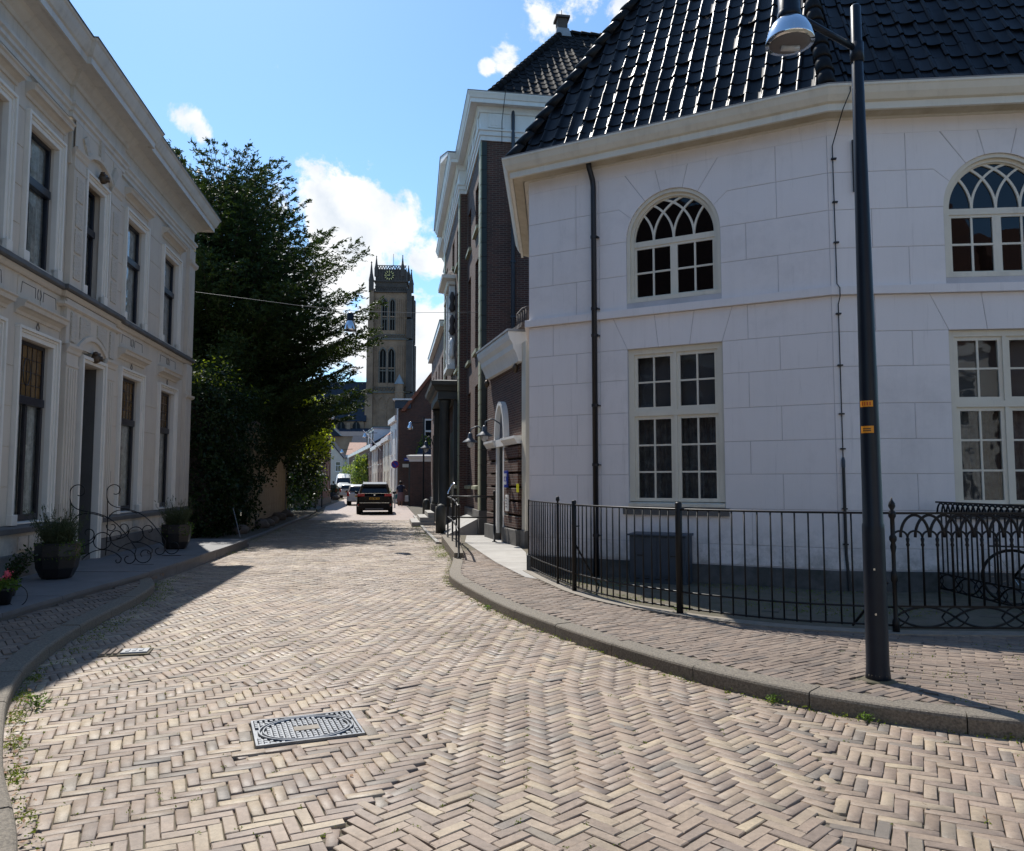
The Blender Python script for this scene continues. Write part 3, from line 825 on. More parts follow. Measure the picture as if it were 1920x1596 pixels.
nt.links.new(mixcol(nt, rng_map(nt, noise(nt, p, 0.6, 5), 0.3, 0.7), br.outputs['Color'], (0.27, 0.21, 0.18)), b.inputs['Base Color']); b.inputs['Roughness'].default_value = 0.65
M['farpave'] = m_
fr = far_road(); fr.data.materials.append(m_); fr['kind'] = 'structure'

# cut pieces closing the seams between the patches
occ[:] = False
for q in np.nonzero(m & (Y < 12.2))[0]: ci, cj = cells(X[q], Y[q], A[q], L_B, W_); occ[ci, cj] = True
gxs, gys = np.meshgrid(GX + (np.arange(1000) + 0.5) * GS, GY + (np.arange(700) + 0.5) * GS, indexing='ij')
occ |= ~clear_rect(gxs, gys, MHC, MHA, 0.42, 0.35) | ~clear_rect(gxs, gys, (-3.72, 7.6), R(15), 0.22, 0.14)
free = ~occ
for dx in (0, 1):
    for dy in (0, 1): free &= ~np.roll(np.roll(occ, dx, 0), dy, 1)
fi, fj = np.nonzero(free); fxs, fys = GX + (fi + 0.5) * GS, GY + (fj + 0.5) * GS
k_ = (fys > 2.7) & (fys < 11.9) & in_poly(fxs, fys, road_poly) & clear_rect(fxs, fys, MHC, MHA, 0.42, 0.34) & clear_rect(fxs, fys, (-3.72, 7.6), R(15), 0.22, 0.14)
fxs, fys = fxs[k_], fys[k_]
for Lc, Wc in ((0.19, 0.066), (0.13, 0.066), (0.09, 0.06), (0.06, 0.045), (0.05, 0.03)):
    kx, ky, ka = [], [], []
    for q in RNG.permutation(len(fxs)):
        for a in ((0.61, 2.18, 0.2, 1.75) if Lc > 0.07 else (0.61, 0.2)):
            ci, cj = cells(fxs[q], fys[q], a, Lc, Wc)
            if occ[ci, cj].mean() < (0.30 if Lc > 0.1 else 0.62):
                occ[ci, cj] = True; kx.append(fxs[q]); ky.append(fys[q]); ka.append(a); break
    if kx: lay(road, kx, ky, ka, 0, Lc, Wc, M['paver'], 0, zfun=lambda x, y: crown(x, y) - 0.0045, joint=0.001)

# ---- kerbs: separate stones end to end
def kerb(name, path, side, w, h, mat, step, z0=-0.06, piece='kerb_stone'):
    root = empty(name); root['kind'] = 'structure'
    n = max(1, int(round(step / 0.16)))
    for i in range(0, len(path) - 1, n):
        seg = [Vector(q) for q in path[i:min(i + n + 1, len(path))]]
        if len(seg) < 2: continue
        d0 = (seg[1] - seg[0]).normalized(); d1 = (seg[-1] - seg[-2]).normalized()
        seg[0] = seg[0] + d0 * 0.004; seg[-1] = seg[-1] - d1 * 0.004
        dz = RNG.normal(0, 0.003)
        if side > 0: prof = [(0, z0), (0.0, h - 0.025), (-0.006, h - 0.010), (-0.02, h), (-w, h + 0.004), (-w, z0)]
        else: prof = [(0, z0), (0.0, h - 0.025), (0.006, h - 0.010), (0.02, h), (w, h + 0.004), (w, z0)]
        prof = [(o, z + (dz if z > z0 else 0)) for o, z in prof]
        MB().sweep(prof, [tuple(q) for q in seg]).build(piece, mat, root)
    return root
kerb('right_kerb', KRs, 1, 0.20, PZ, M['kerb'], 0.96)
kerb('left_kerb', KLs, 1, 0.20, 0.11, M['kerb'], 0.96)
# ---- right footway
FENCE = [(0.30, 13.42), (0.50, 12.4), (0.69, 11.58), (0.88, 10.85), (1.28, 9.9), (1.91, 9.06), (2.42, 8.58), (3.01, 8.2), (3.87, 7.92)]
FENCEs = resample(FENCE, 0.115)
FEN2 = [(3.87, 7.92), (5.1, 7.84), (7.4, 7.78)]
inner = poly_offset(KRs, -0.20)
SLAB = [(-1.30, 22.3), (-0.2, 22.3), (0.12, 19.0), (0.30, 16.9), (0.29, 13.42), (0.55, 12.1), (0.22, 12.5), (-0.3, 14.8), (-0.76, 17.4), (-1.2, 19.9)]
foot_poly = list(inner) + [(9, 7.9)] + [(7.4, 7.72), (5.1, 7.76)] + [(p[0] - 0.1, p[1] - 0.06) for p in FENCEs[::-1]] + [(0.22, 12.5), (-0.3, 14.8), (-0.76, 17.4)]
fb = MB().prism_xy([(p[0], p[1]) for p in inner] + [(9, 13.0), (9, 20), (0.6, 22.6), (-1.5, 22.6)], -0.05, PZ - 0.011).build('footway_bed', M['sand']); fb['kind'] = 'structure'
foot = empty('footway'); foot['kind'] = 'structure'
SPL = [(-2, 20), (3.05, 8.6), (2.95, 4.5), (-2, 4.5)]
x1_, y1_, a1_ = running(-2, 9, 4.2, 18, 0.205, 0.068, R(33)); m = in_poly(x1_, y1_, foot_poly) & (x1_ < 3.0)
x2b, y2b, a2b = running(-2, 9, 4.2, 18, 0.205, 0.068, R(-28)); m2 = in_poly(x2b, y2b, foot_poly) & (x2b >= 3.0)
fx, fy, fa = np.concatenate([x1_[m], x2b[m2]]), np.concatenate([y1_[m], y2b[m2]]), np.concatenate([a1_[m], a2b[m2]])
ok = (np.hypot(fx - 2.81, fy - 6.06) > 0.13)
lay(foot, fx[ok], fy[ok], fa[ok], PZ, 0.205, 0.068, M['paver2'], 300, joint=0.006, zj=0.0016)
slab = empty('stone_slab_path'); slab['kind'] = 'structure'
cuts = [12.0, 14.75, 17.4, 19.7, 22.35]
def clip_y(poly, y0, y1):
    def half(poly, yy, keep_above):
        out = []
        for i in range(len(poly)):
            p, q = poly[i], poly[(i + 1) % len(poly)]
            ip = (p[1] >= yy) == keep_above or p[1] == yy; iq = (q[1] >= yy) == keep_above or q[1] == yy
            if ip: out.append(p)
            if ip != iq:
                t = (yy - p[1]) / (q[1] - p[1]); out.append((p[0] + t * (q[0] - p[0]), yy))
        return out
    return half(half(poly, y0, True), y1, False)
for a_, b_ in zip(cuts[:-1], cuts[1:]):
    pc = clip_y(SLAB, a_ + 0.012, b_ - 0.004)
    if len(pc) > 2: MB().prism_xy(pc[::-1], 0.0, PZ + 0.004).build('slab', M['slab'], slab)

# ---- pale kerb stones below the railing, bricks of the yard behind it
edge = empty('railing_edge_stones'); edge['kind'] = 'structure'
allf = FENCEs + [(4.6, 7.87), (5.3, 7.84), (6.0, 7.82), (6.7, 7.80), (7.4, 7.78)]
for i in range(0, len(allf) - 1, 8):
    seg = allf[i:i + 9]
    if len(seg) > 1: MB().sweep([(0.12, 0.0), (0.12, PZ + 0.012), (-0.08, PZ + 0.014), (-0.08, 0.0)], seg).build('edge_stone', M['kerbtile'], edge)
yard = empty('yard_paving'); yard['kind'] = 'structure'
ypoly = [(p[0] + 0.08, p[1] + 0.05) for p in FENCEs] + [(7.4, 7.88), (7.4, 10.75), (4.6, 11.02), (0.4, 13.3)]
xy_, yy_, ay_ = running(-1, 8, 7.5, 14, 0.205, 0.1, R(-28)); m = in_poly(xy_, yy_, ypoly)
lay(yard, xy_[m], yy_[m], ay_[m], PZ - 0.02, 0.205, 0.1, M['paver3'], 300, joint=0.008, zj=0.004)

# ---- left footway and the raised stone step along the grey house
lf = empty('left_footway'); lf['kind'] = 'structure'
innerL = poly_offset(KLs, -0.20)
lpoly = [(p[0], p[1]) for p in innerL] + [(p[0] + 0.02, p[1]) for p in STO if p[1] < 14][::-1]
lb = MB().prism_xy([(p[0], p[1]) for p in innerL] + [(-6.3, 13.2), (-9, 13.2), (-9, 2)], -0.05, 0.096).build('left_footway_bed', M['sand']); lb['kind'] = 'structure'
x3, y3, a3 = herring(-7, 0, 2, 14, W_, R(38)); m = in_poly(x3, y3, lpoly)
lay(lf, x3[m], y3[m], a3[m], 0.108, L_B, W_, M['paver2'], 300, joint=0.008)
st = empty('raised_stone_step'); st['kind'] = 'structure'
STOs = resample(STO, 0.4)
for i in range(0, len(STOs) - 1, 3):
    seg = STOs[i:i + 4]
    if len(seg) < 2: continue
    y0s, y1s = seg[0][1] + 0.004, seg[-1][1] - 0.004
    mb = MB(); poly = [(p[0], min(max(p[1], y0s), y1s)) for p in seg] + [(left_line(y1s) - 0.2, y1s), (left_line(y0s) - 0.2, y0s)]
    # nosing proud of the riser
    mb.prism_xy([(p[0] + (0.03 if k < len(seg) else 0), p[1]) for k, p in enumerate(poly)], 0.15, 0.20 + RNG.normal(0, 0.002))
    mb.prism_xy(poly, -0.05, 0.149)
    mb.build('step_stone', M['stoep'], st)

# ---- verge of earth and edging along the garden wall
vg = MB().prism_xy([(p[0], p[1]) for p in VERGE] + [(-14.6, 54)] + [(-12.4, 40), (-9.3, 26.0), (-8.9, 19.9)], -0.03, 0.05).build('verge', M['earth']); vg['kind'] = 'structure'
vk = empty('verge_edging'); vk['kind'] = 'structure'
vs = resample(VERGE[:5], 0.5)
for i in range(0, len(vs) - 1, 2):
    seg = vs[i:i + 3]
    if len(seg) > 1: MB().sweep([(0.04, -0.03), (0.03, 0.07), (-0.10, 0.08), (-0.10, -0.03)], seg).build('edging_stone', M['stoep'], vk)
# right-hand side further on: mossy brick strip with a white line of gutter stones
gs = MB().prism_xy([(-1.92, 20.8), (-3.0, 27.2), (-4.64, 37.6), (-7.3, 53.8), (-5.5, 53.8), (right_line(37), 37), (-0.9, 23), (-1.2, 20.8)][::-1], -0.05, 0.03).build('right_verge', M['earth']); gs['kind'] = 'structure'
xv, yv, av = running(-8, 0, 20.5, 40, 0.205, 0.1, R(-8)); m = in_poly(xv, yv, [(-1.95, 20.8), (-3.03, 27.2), (-4.67, 37.6), (right_line(37.6), 37.6), (-0.9, 22.6), (-1.3, 20.8)])
lay(gs, xv[m], yv[m], av[m], 0.045, 0.205, 0.1, M['paver'], 0, joint=0.012)
gl = empty('gutter_stones'); gl['kind'] = 'structure'
gpath = resample([(-1.98, 20.8), (-3.08, 27.2), (-4.74, 37.6)], 0.5)
for i in range(0, len(gpath) - 1, 1):
    MB().sweep([(0.05, -0.02), (0.05, 0.055 + RNG.normal(0, 0.004)), (-0.05, 0.06), (-0.05, -0.02)], [gpath[i], (gpath[i + 1][0] * 0.985 + gpath[i][0] * 0.015, gpath[i + 1][1] * 0.985 + gpath[i][1] * 0.015)]).build('gutter_stone', M['slab'], gl)

# ---- covers in the paving
def manhole():
    t = empty('manhole_cover', (MHC[0], MHC[1], 0.004), MHA); tag(t, 'ribbed rectangular cast iron manhole cover with an oval ring, in the foreground street bricks', 'manhole cover')
    hx, hy = 0.335, 0.27
    mb = MB().box(-hx, hx, -hy, hy, -0.05, 0.0); mb.build('plate', M['manhole'], t)
    mb = MB()
    for a, b, c, d in ((-hx, hx, -hy, -hy + 0.014), (-hx, hx, hy - 0.014, hy), (-hx, -hx + 0.014, -hy + 0.014, hy - 0.014), (hx - 0.014, hx, -hy + 0.014, hy - 0.014)):
        mb.box(a, b, c, d, 0.0005, 0.016)
    mb.build('rim', M['manhole'], t)
    mb = MB()
    for r0 in (1.0, 0.91):
        mb.tube([(0.30 * r0 * math.cos(a), 0.25 * r0 * math.sin(a), 0.009) for a in np.linspace(0, 2 * PI, 49)[:-1]], 0.008, 6, closed=True)
    mb.build('oval_ring', M['manhole'], t)
    mb = MB()
    nx, ny = 19, 13
    for i in range(nx):
        for j in range(ny):
            x = -hx + 0.03 + (2 * hx - 0.06) * i / (nx - 1); y = -hy + 0.03 + (2 * hy - 0.06) * j / (ny - 1)
            e_ = math.hypot(x / 0.285, y / 0.235)
            if 0.90 < e_ < 1.16 or (abs(x) < 0.085 and abs(y) < 0.05): continue
            mb.box(x - 0.012, x + 0.012, y - 0.017, y + 0.017, 0.0005, 0.013, 0.003, 0.003)
    o = mb.build('tread_stud', M['manhole'], t); o['kind'] = 'stuff'
    MB().box(-0.08, 0.08, -0.045, 0.045, 0.0006, 0.011).build('centre_plate', M['kerbtile'], t)
manhole()
# straight bricks framing the cover
fr_ = []
for s in (-1, 1):
    for k in range(-2, 3): fr_.append((k * 0.19, s * 0.318, 0))
for s in (-1, 1):
    for k in range(-1, 2): fr_.append((s * 0.385, k * 0.2, PI / 2))
fc = [(MHC[0] + math.cos(MHA) * u - math.sin(MHA) * v, MHC[1] + math.sin(MHA) * u + math.cos(MHA) * v, MHA + a) for u, v, a in fr_]
lay(road, [q[0] for q in fc], [q[1] for q in fc], [q[2] for q in fc], 0, 0.2, 0.085, M['paver'], 0, zfun=lambda x, y: crown(x, y) + 0.003, joint=0.008)
def small_cover(loc, rz, lab):
    t = empty('valve_cover', loc, rz); tag(t, lab, 'valve cover')
    MB().box(-0.22, 0.22, -0.14, 0.14, -0.05, 0.0).build('frame', M['sand'], t)
    MB().box(-0.04, 0.2, -0.09, 0.09, 0.001, 0.012, 0.004, 0.004).build('lid', M['manhole'], t)
    mb = MB()
    for k in range(3): mb.box(0.0 + k * 0.06, 0.03 + k * 0.06, -0.05, 0.05, 0.0125, 0.018)
    mb.build('raised_mark', M['lead'], t)
    for k in range(3): MB().box(-0.205 + k * 0.055, -0.165 + k * 0.055, -0.12, 0.12, 0.001, 0.016, 0.004, 0.004).build('packing_brick', M['paver2'], t)
small_cover((-3.72, 7.6, 0.002), R(15), 'small oblong iron valve cover by the left kerb, at the edge of the house shadow')
small_cover((-0.05, 10.4, 0.002), 0.0, 'small grey valve cover in the street beside the bend of the right kerb')

# ---- moss and weeds in the joints
def moss(name, P, size, mat='moss'):
    P = np.array(P); N = np.tile([0, 0, 1.0], (len(P), 1))
    o = leaves(name, P, N, size, M[mat], None, 0.5, 0.75); o['kind'] = 'stuff'; return o
P = []
def along(path, a, b, n, off0, off1, z, h):
    pts = [p for p in path if a <= p[1] <= b]
    for _ in range(n):
        k = RNG.integers(0, len(pts)); q = pts[k]
        if k + 1 < len(pts): t = RNG.random(); q = (q[0] + (pts[k + 1][0] - q[0]) * t, q[1] + (pts[k + 1][1] - q[1]) * t)
        if math.sin(q[0] * 7.3 + q[1] * 4.1) + math.sin(q[1] * 11.7) < -0.1 and RNG.random() < 0.85: continue
        P.append((q[0] + RNG.uniform(off0, off1), q[1] + RNG.normal(0, 0.03), z + abs(RNG.normal(0, h))))
along(KLs, 2.4, 7.0, 3000, 0.01, 0.13, 0.003, 0.007)
along(KLs, 7.0, 12.6, 1500, 0.02, 0.30, 0.004, 0.010)
along(KRs, 5.0, 17.0, 1700, -0.12, -0.005, 0.003, 0.012)
for (cx, cy, n, s) in ((-1.75, 19.3, 900, 0.25), (-1.55, 17.3, 600, 0.16), (-2.3, 22.5, 900, 0.35), (-2.75, 25.0, 900, 0.4), (-3.3, 28.5, 700, 0.4), (-7.4, 21.6, 700, 0.4), (-8.0, 25.5, 900, 0.5), (-5.6, 12.7, 200, 0.2), (-6.5, 17.9, 300, 0.2)):
    for _ in range(n): P.append((cx + RNG.normal(0, s * 0.6), cy + RNG.normal(0, s * 2.4), 0.02 + abs(RNG.normal(0, 0.02))))
moss('gutter_moss', P, 0.019)
P = []
bx_, by_, ba_ = X, Y, A
for k in RNG.integers(0, len(bx_), 9000):
    x0, y0, a0 = bx_[k], by_[k], ba_[k]
    if not (2.9 < y0 < 9) or abs(x0) > y0 * 0.7 or not in_poly([x0], [y0], road_poly)[0]: continue
    dens_ = 0.5 + 0.5 * math.sin(x0 * 1.9 + 1.2) * math.sin(y0 * 1.6 + 0.5) + (0.55 if x0 < -0.3 else 0.0)
    if RNG.random() > dens_ * 0.85: continue
    e_ = RNG.integers(0, 2) * 2 - 1
    if RNG.random() < 0.5: u, v = e_ * L_B / 2, 0
    else: u, v = RNG.uniform(-0.1, 0.1), e_ * W_ / 2
    cx = x0 + math.cos(a0) * u - math.sin(a0) * v; cy = y0 + math.sin(a0) * u + math.cos(a0) * v
    for _ in range(RNG.integers(3, 10)): P.append((cx + RNG.normal(0, 0.010), cy + RNG.normal(0, 0.010), -0.004 + abs(RNG.normal(0, 0.005))))
moss('joint_moss', P, 0.013)
P = [(RNG.uniform(3.0, 5.2), RNG.uniform(4.8, 7.4), PZ + abs(RNG.normal(0, 0.004))) for _ in range(1500)]
P = [q for q in P if math.sin(q[0] * 6) + math.sin(q[1] * 7.7 + q[0] * 3) > 0.7]
moss('footway_moss', P, 0.018)
P = [(RNG.uniform(0.6, 6.5), RNG.uniform(8.6, 12.6), PZ - 0.01 + abs(RNG.normal(0, 0.006))) for _ in range(7000)]
P = [q for q in P if in_poly([q[0]], [q[1]], ypoly)[0] and math.sin(q[0] * 2) + math.sin(q[1] * 3.7 + q[0]) > 0.2]
moss('yard_moss', P, 0.022)
# fallen leaves along the left gutter
P = [(p[0] + RNG.uniform(0.02, 0.14), p[1] + RNG.normal(0, 0.04), 0.012 + RNG.random() * 0.012) for p in KLs if 2.4 < p[1] < 6.6 for _ in range(4)]
P += [(-6.9 + RNG.normal(0, 0.5), 21 + RNG.normal(0, 3), 0.02) for _ in range(60)] + [(RNG.uniform(-1, 4), RNG.uniform(3.2, 9), 0.012) for _ in range(25)]
o = leaves('fallen_leaves', P, np.tile([0, 0, 1.0], (len(P), 1)), 0.032, M['deadleaf'], None, 0.6, 0.35); o['kind'] = 'stuff'
# weeds at the kerb
def weed(x, y, lab, s=1.0, mat='brightleaf', n=90, zb=0.0):
    P_ = []; D_ = []
    for _ in range(n):
        a = RNG.uniform(0, 2 * PI); r = RNG.uniform(0, 0.075) * s; h = RNG.uniform(0.0, 0.07) * s
        P_.append((math.cos(a) * r, math.sin(a) * r, 0.005 + h)); D_.append((math.cos(a), math.sin(a), 0.5))
    o = leaves('weed', P_, np.tile([0, 0, 1.0], (n, 1)), 0.03 * s, M['herb'], None, 0.45, 0.5, D_); o.location = (x, y, zb)
    tag(o, lab, 'weed')
weed(1.93, 5.98 - 0.12, 'green weed tuft under the right kerb, left of the lamp post', 0.8)
weed(2.42, 5.48 - 0.06, 'green weed under the right kerb, just behind the brown leaf and lamp post', 0.7)
weed(-0.32, 10.05, 'small weed against the bend of the right kerb', 0.8)
weed(-3.45, 5.75, 'bright weed clump below the left kerb at the tip of the house shadow', 1.3)
weed(1.94, 9.12, 'yellow-green weed at the foot of the round railing post, inside the railing', 1.3, n=60, zb=PZ)
# ================================================================ WHITE POLYGONAL CHURCH
CA, CB, CC = (0.30, 13.40), (4.63, 11.05), (8.8, 10.65)
def ang2(a, b): return math.atan2(b[1] - a[1], b[0] - a[0])
FA = (CA[0], CA[1], 0, ang2(CA, CB)); LA = math.dist(CA, CB)
FB = (CB[0], CB[1], 0, ang2(CB, CC)); LB = math.dist(CB, CC)
CA2 = (0.55, 18.0)
church = empty('church'); tag(church, 'white rendered polygonal church with arched windows and steep dark tiled roof, on the right', 'church')
APEX = (5.60, 15.3, 15.54)

def pier(mb, x0, x1, z0, z1, y=0.0): mb.face([(x0, y, z0), (x1, y, z0), (x1, y, z1), (x0, y, z1)])

def church_face(frame, L, wx0, wx1, afterx, verts_even, verts_odd):
    """wx0, wx1: window opening. Local x along the wall, y into the wall."""
    cx = (wx0 + wx1) / 2; zs = 5.60; r = (wx1 - wx0) / 2
    WT = 7.08
    # backing wall with the two openings
    mb = MB(frame)
    pier(mb, 0, wx0, 0, WT); pier(mb, wx1, L, 0, WT); pier(mb, wx0, wx1, 0, 1.24); pier(mb, wx0, wx1, 3.80, 4.56)
    top = arc(cx, zs, r, PI, 0, 24)
    for a_, b_ in zip(top[:-1], top[1:]): mb.face([(a_[0], 0, a_[1]), (b_[0], 0, b_[1]), (b_[0], 0, WT), (a_[0], 0, WT)])
    D = 0.32
    for x in (wx0, wx1): mb.face([(x, 0, 1.24), (x, D, 1.24), (x, D, 3.8), (x, 0, 3.8)]); mb.face([(x, 0, 4.56), (x, D, 4.56), (x, D, zs), (x, 0, zs)])
    for z in (1.24, 3.80, 4.56): mb.face([(wx0, 0, z), (wx1, 0, z), (wx1, D, z), (wx0, D, z)])
    for a_, b_ in zip(top[:-1], top[1:]): mb.face([(a_[0], 0, a_[1]), (a_[0], D, a_[1]), (b_[0], D, b_[1]), (b_[0], 0, b_[1])])
    w = mb.build('wall', M['churchjoint'], church)
    # stucco blocks, 12 mm proud, with sunk joints
    T = -0.009; g_ = 0.0045
    def blk(poly): MB(frame).prism_xz(poly, T, 0.02).build('stucco_block', M['church'], church, bevel=0.004)
    def rect(x0, x1, z0, z1):
        if x1 - x0 > 0.04: blk([(x0 + g_, z0 + g_), (x1 - g_, z0 + g_), (x1 - g_, z1 - g_), (x0 + g_, z1 - g_)])
    rows = [(0.40, 0.70), (0.70, 1.235), (1.235, 1.755), (1.755, 2.25), (2.25, 2.76), (2.76, 3.295), (3.295, 3.80)]
    rows_up = [(4.46, 5.03), (5.03, 5.60), (5.60, 6.16)]
    def row(x0, x1, z0, z1, vs):
        xs = [x0] + [v for v in vs if x0 + 0.1 < v < x1 - 0.1] + [x1]
        for a_, b_ in zip(xs[:-1], xs[1:]): rect(a_, b_, z0, z1)
    for k, (z0, z1) in enumerate(rows):
        vs = verts_even if k % 2 else verts_odd
        if z0 < 1.2: row(0, L, z0, z1, sorted(list(vs) + [cx]))
        else: row(0, wx0, z0, z1, vs); row(wx1, L, z0, z1, vs)
    # flat arch over the lower window
    z0, z1 = 3.80, 4.33
    b0, b1 = wx0 - 0.0, wx1 + 0.0
    fan_b = [wx0, wx0 + 0.34 * (wx1 - wx0), wx0 + 0.67 * (wx1 - wx0), wx1]
    fan_t = [wx0 - 0.24, wx0 + 0.30 * (wx1 - wx0), wx0 + 0.72 * (wx1 - wx0), wx1 + 0.16]
    for k in range(3): blk([(fan_b[k] + g_, z0 + g_), (fan_b[k + 1] - g_, z0 + g_), (fan_t[k + 1] - g_, z1), (fan_t[k] + g_, z1)])
    xs = [0] + [v for v in verts_even if v < wx0 - 0.45]
    for a_, b_ in zip(xs[:-1], xs[1:]): rect(a_, b_, z0, z1)
    blk([(xs[-1] + g_, z0 + g_), (fan_b[0] - g_, z0 + g_), (fan_t[0] - g_, z1), (xs[-1] + g_, z1)])
    xr = [v for v in verts_even if v > wx1 + 0.3] + [L]
    blk([(fan_b[3] + g_, z0 + g_), (xr[0] - g_, z0 + g_), (xr[0] - g_, z1), (fan_t[3] + g_, z1)])
    for a_, b_ in zip(xr[:-1], xr[1:]): rect(a_, b_, z0, z1)
    # upper courses beside the arched window
    ro = r + 0.0
    for k, (z0, z1) in enumerate(rows_up[:2]):
        vs = verts_odd if k % 2 == 0 else verts_even
        row(0, wx0, z0, z1, vs); row(wx1, L, z0, z1, vs)
    z0, z1 = rows_up[2]
    # course at the springing: chamfered towards the arch
    vs = verts_odd
    chx0, chx1 = wx0 - 0.12, wx1 + 0.12
    a20 = PI - 0.50; a21 = 0.50
    xl = [0] + [v for v in vs if v < wx0 - 0.3]
    for a_, b_ in zip(xl[:-1], xl[1:]): rect(a_, b_, z0, z1)
    inner_ = [(x, z) for x, z in arc(cx, zs, ro, a20, PI, 6)]
    blk([(xl[-1] + g_, z0 + g_), (wx0, z0 + g_)] + inner_[::-1][1:] + [(chx0, z1 - g_), (xl[-1] + g_, z1 - g_)])
    xr = [v for v in vs if v > wx1 + 0.3] + [L]
    inner_ = arc(cx, zs, ro, 0, a21, 6)
    blk([(wx1, z0 + g_), (xr[0] - g_, z0 + g_), (xr[0] - g_, z1 - g_), (chx1, z1 - g_)] + inner_[::-1][:-1])
    for a_, b_ in zip(xr[:-1], xr[1:]): rect(a_, b_, z0, z1)
    # voussoirs with radial joints up to the plain frieze
    ZT = 6.72
    angs = [PI - 0.50, 2.18, 1.80, 1.33, 0.98, 0.50]
    def outer(a):
        if a > 2.3: return (chx0, 6.16)
        if a < 0.8: return (chx1, 6.16)
        t = (ZT - zs) / math.sin(a); return (cx + t * math.cos(a), ZT)
    vo = [v for v in verts_odd if v < wx0 - 0.3][-1:] or [0]
    vr = [v for v in verts_odd if v > wx1 + 0.2][:1] or [L]
    for k in range(5):
        a0, a1 = angs[k] - 0.006, angs[k + 1] + 0.006
        inn = arc(cx, zs, ro, a0, a1, 5); p0, p1 = outer(a0), outer(a1)
        out_ = [p1]
        if k == 0: out_ = [p1, (vo[0] + g_, ZT), (vo[0] + g_, 6.16 + g_), (chx0, 6.16 + g_)]
        elif k == 4: out_ = [(chx1, 6.16 + g_), (vr[0] - g_, 6.16 + g_), (vr[0] - g_, ZT), p0]
        else: out_ = [p1, p0]
        if k == 4: poly = inn[::-1] + [] ; poly = [inn[-1]] + out_ + inn[:-1]
        else: poly = [inn[-1]] + out_ + inn[:-1]
        blk(poly[::1])
    xs = [0] + [v for v in verts_odd if v <= vo[0]]
    for a_, b_ in zip(xs[:-1], xs[1:]): blk([(a_ + g_, 6.16 + g_), (b_ - g_, 6.16 + g_), (b_ - g_, ZT), (a_ + g_, ZT)])
    xs = [v for v in verts_odd if v >= vr[0]] + [L]
    for a_, b_ in zip(xs[:-1], xs[1:]): blk([(a_ + g_, 6.16 + g_), (b_ - g_, 6.16 + g_), (b_ - g_, ZT), (a_ + g_, ZT)])
    blk([(0, ZT + 0.0005), (L, ZT + 0.0005), (L, WT), (0, WT)])
    # plinth
    MB(frame).box(0, L, -0.05, 0.0, 0.0, 0.385).build('plinth', M['plaster_plinth'], church)

    # ---- windows
    def sash_grid(win, mat, x0, x1, z0, z1, nx, nz, y, bw=0.028, fw=0.055, glass='glass'):
        mb = MB(frame)
        mb.box(x0, x1, y, y + 0.045, z0, z0 + fw); mb.box(x0, x1, y, y + 0.045, z1 - fw, z1)
        mb.box(x0, x0 + fw, y, y + 0.045, z0 + fw, z1 - fw); mb.box(x1 - fw, x1, y, y + 0.045, z0 + fw, z1 - fw)
        gx0, gx1, gz0, gz1 = x0 + fw, x1 - fw, z0 + fw, z1 - fw
        cw = (gx1 - gx0 - (nx - 1) * bw) / nx; ch = (gz1 - gz0 - (nz - 1) * bw) / nz
        for i in range(1, nx): mb.box(gx0 + i * cw + (i - 1) * bw, gx0 + i * cw + i * bw, y + 0.004, y + 0.04, gz0, gz1)
        for j in range(1, nz):
            for i in range(nx):
                xa = gx0 + i * (cw + bw); mb.box(xa, xa + cw, y + 0.005, y + 0.039, gz0 + j * ch + (j - 1) * bw, gz0 + j * ch + j * bw)
        mb.build('sash', mat, win)
        for i in range(nx):
            for j in range(nz):
                xa = gx0 + i * (cw + bw); za = gz0 + j * (ch + bw)
                tl = RNG.normal(0, 0.0015)
                MB(frame).face([(xa, y + 0.024, za), (xa + cw, y + 0.024 + tl, za), (xa + cw, y + 0.024 + tl * 2, za + ch), (xa, y + 0.024 + tl, za + ch)]).build('pane', M[glass], win)
    # lower window
    win = MB(frame).box(wx0, wx0 + 0.09, 0.05, 0.16, 1.33, 3.80).box(wx1 - 0.09, wx1, 0.05, 0.16, 1.33, 3.80).box(wx0 + 0.09, wx1 - 0.09, 0.05, 0.16, 3.71, 3.80) \
        .box(wx0 + 0.09, wx1 - 0.09, 0.048, 0.158, 2.70, 2.79).box(cx - 0.025, cx + 0.025, 0.052, 0.156, 1.33, 2.70).box(cx - 0.025, cx + 0.025, 0.052, 0.156, 2.79, 3.71).build('window', M['cream'], church)
    for x0, x1 in ((wx0 + 0.09, cx - 0.025), (cx + 0.025, wx1 - 0.09)):
        sash_grid(win, M['cream'], x0, x1, 1.33, 2.70, 2, 3, 0.075)
        sash_grid(win, M['cream'], x0, x1, 2.79, 3.71, 2, 2, 0.075)
    MB(frame).prism_yz([(-0.03, 1.25), (0.16, 1.25), (0.16, 1.332), (-0.03, 1.30)], wx0, wx1).build('sill', M['cream'], win)
    MB(frame).box(wx0 - 0.09, wx1 + 0.06, -0.05, 0.0, 1.12, 1.235).build('sill_stone', M['plinth'], church)
    cu = MB(frame); n = 60; pts_ = [(wx0 + (wx1 - wx0) * i / n, 0.36 + 0.025 * math.sin(i * 1.7) + 0.012 * math.sin(i * 4.1)) for i in range(n + 1)]
    for a_, b_ in zip(pts_[:-1], pts_[1:]): cu.face([(a_[0], a_[1], 1.2), (b_[0], b_[1], 1.2), (b_[0], b_[1], 2.72), (a_[0], a_[1], 2.72)])
    cu.build('curtain', M['curtain2'], win)
    MB(frame).face([(wx0, 0.34, 2.72), (wx1, 0.34, 2.72), (wx1, 0.34, 3.85), (wx0, 0.34, 3.85)]).build('blind', M['blind'], win)
    # arched window: moulded surround, frame, tracery
    fo = MB(frame)
    def archline(rr): return [(cx - rr, 4.56)] + arc(cx, zs, rr, PI, 0, 28) + [(cx + rr, 4.56)]
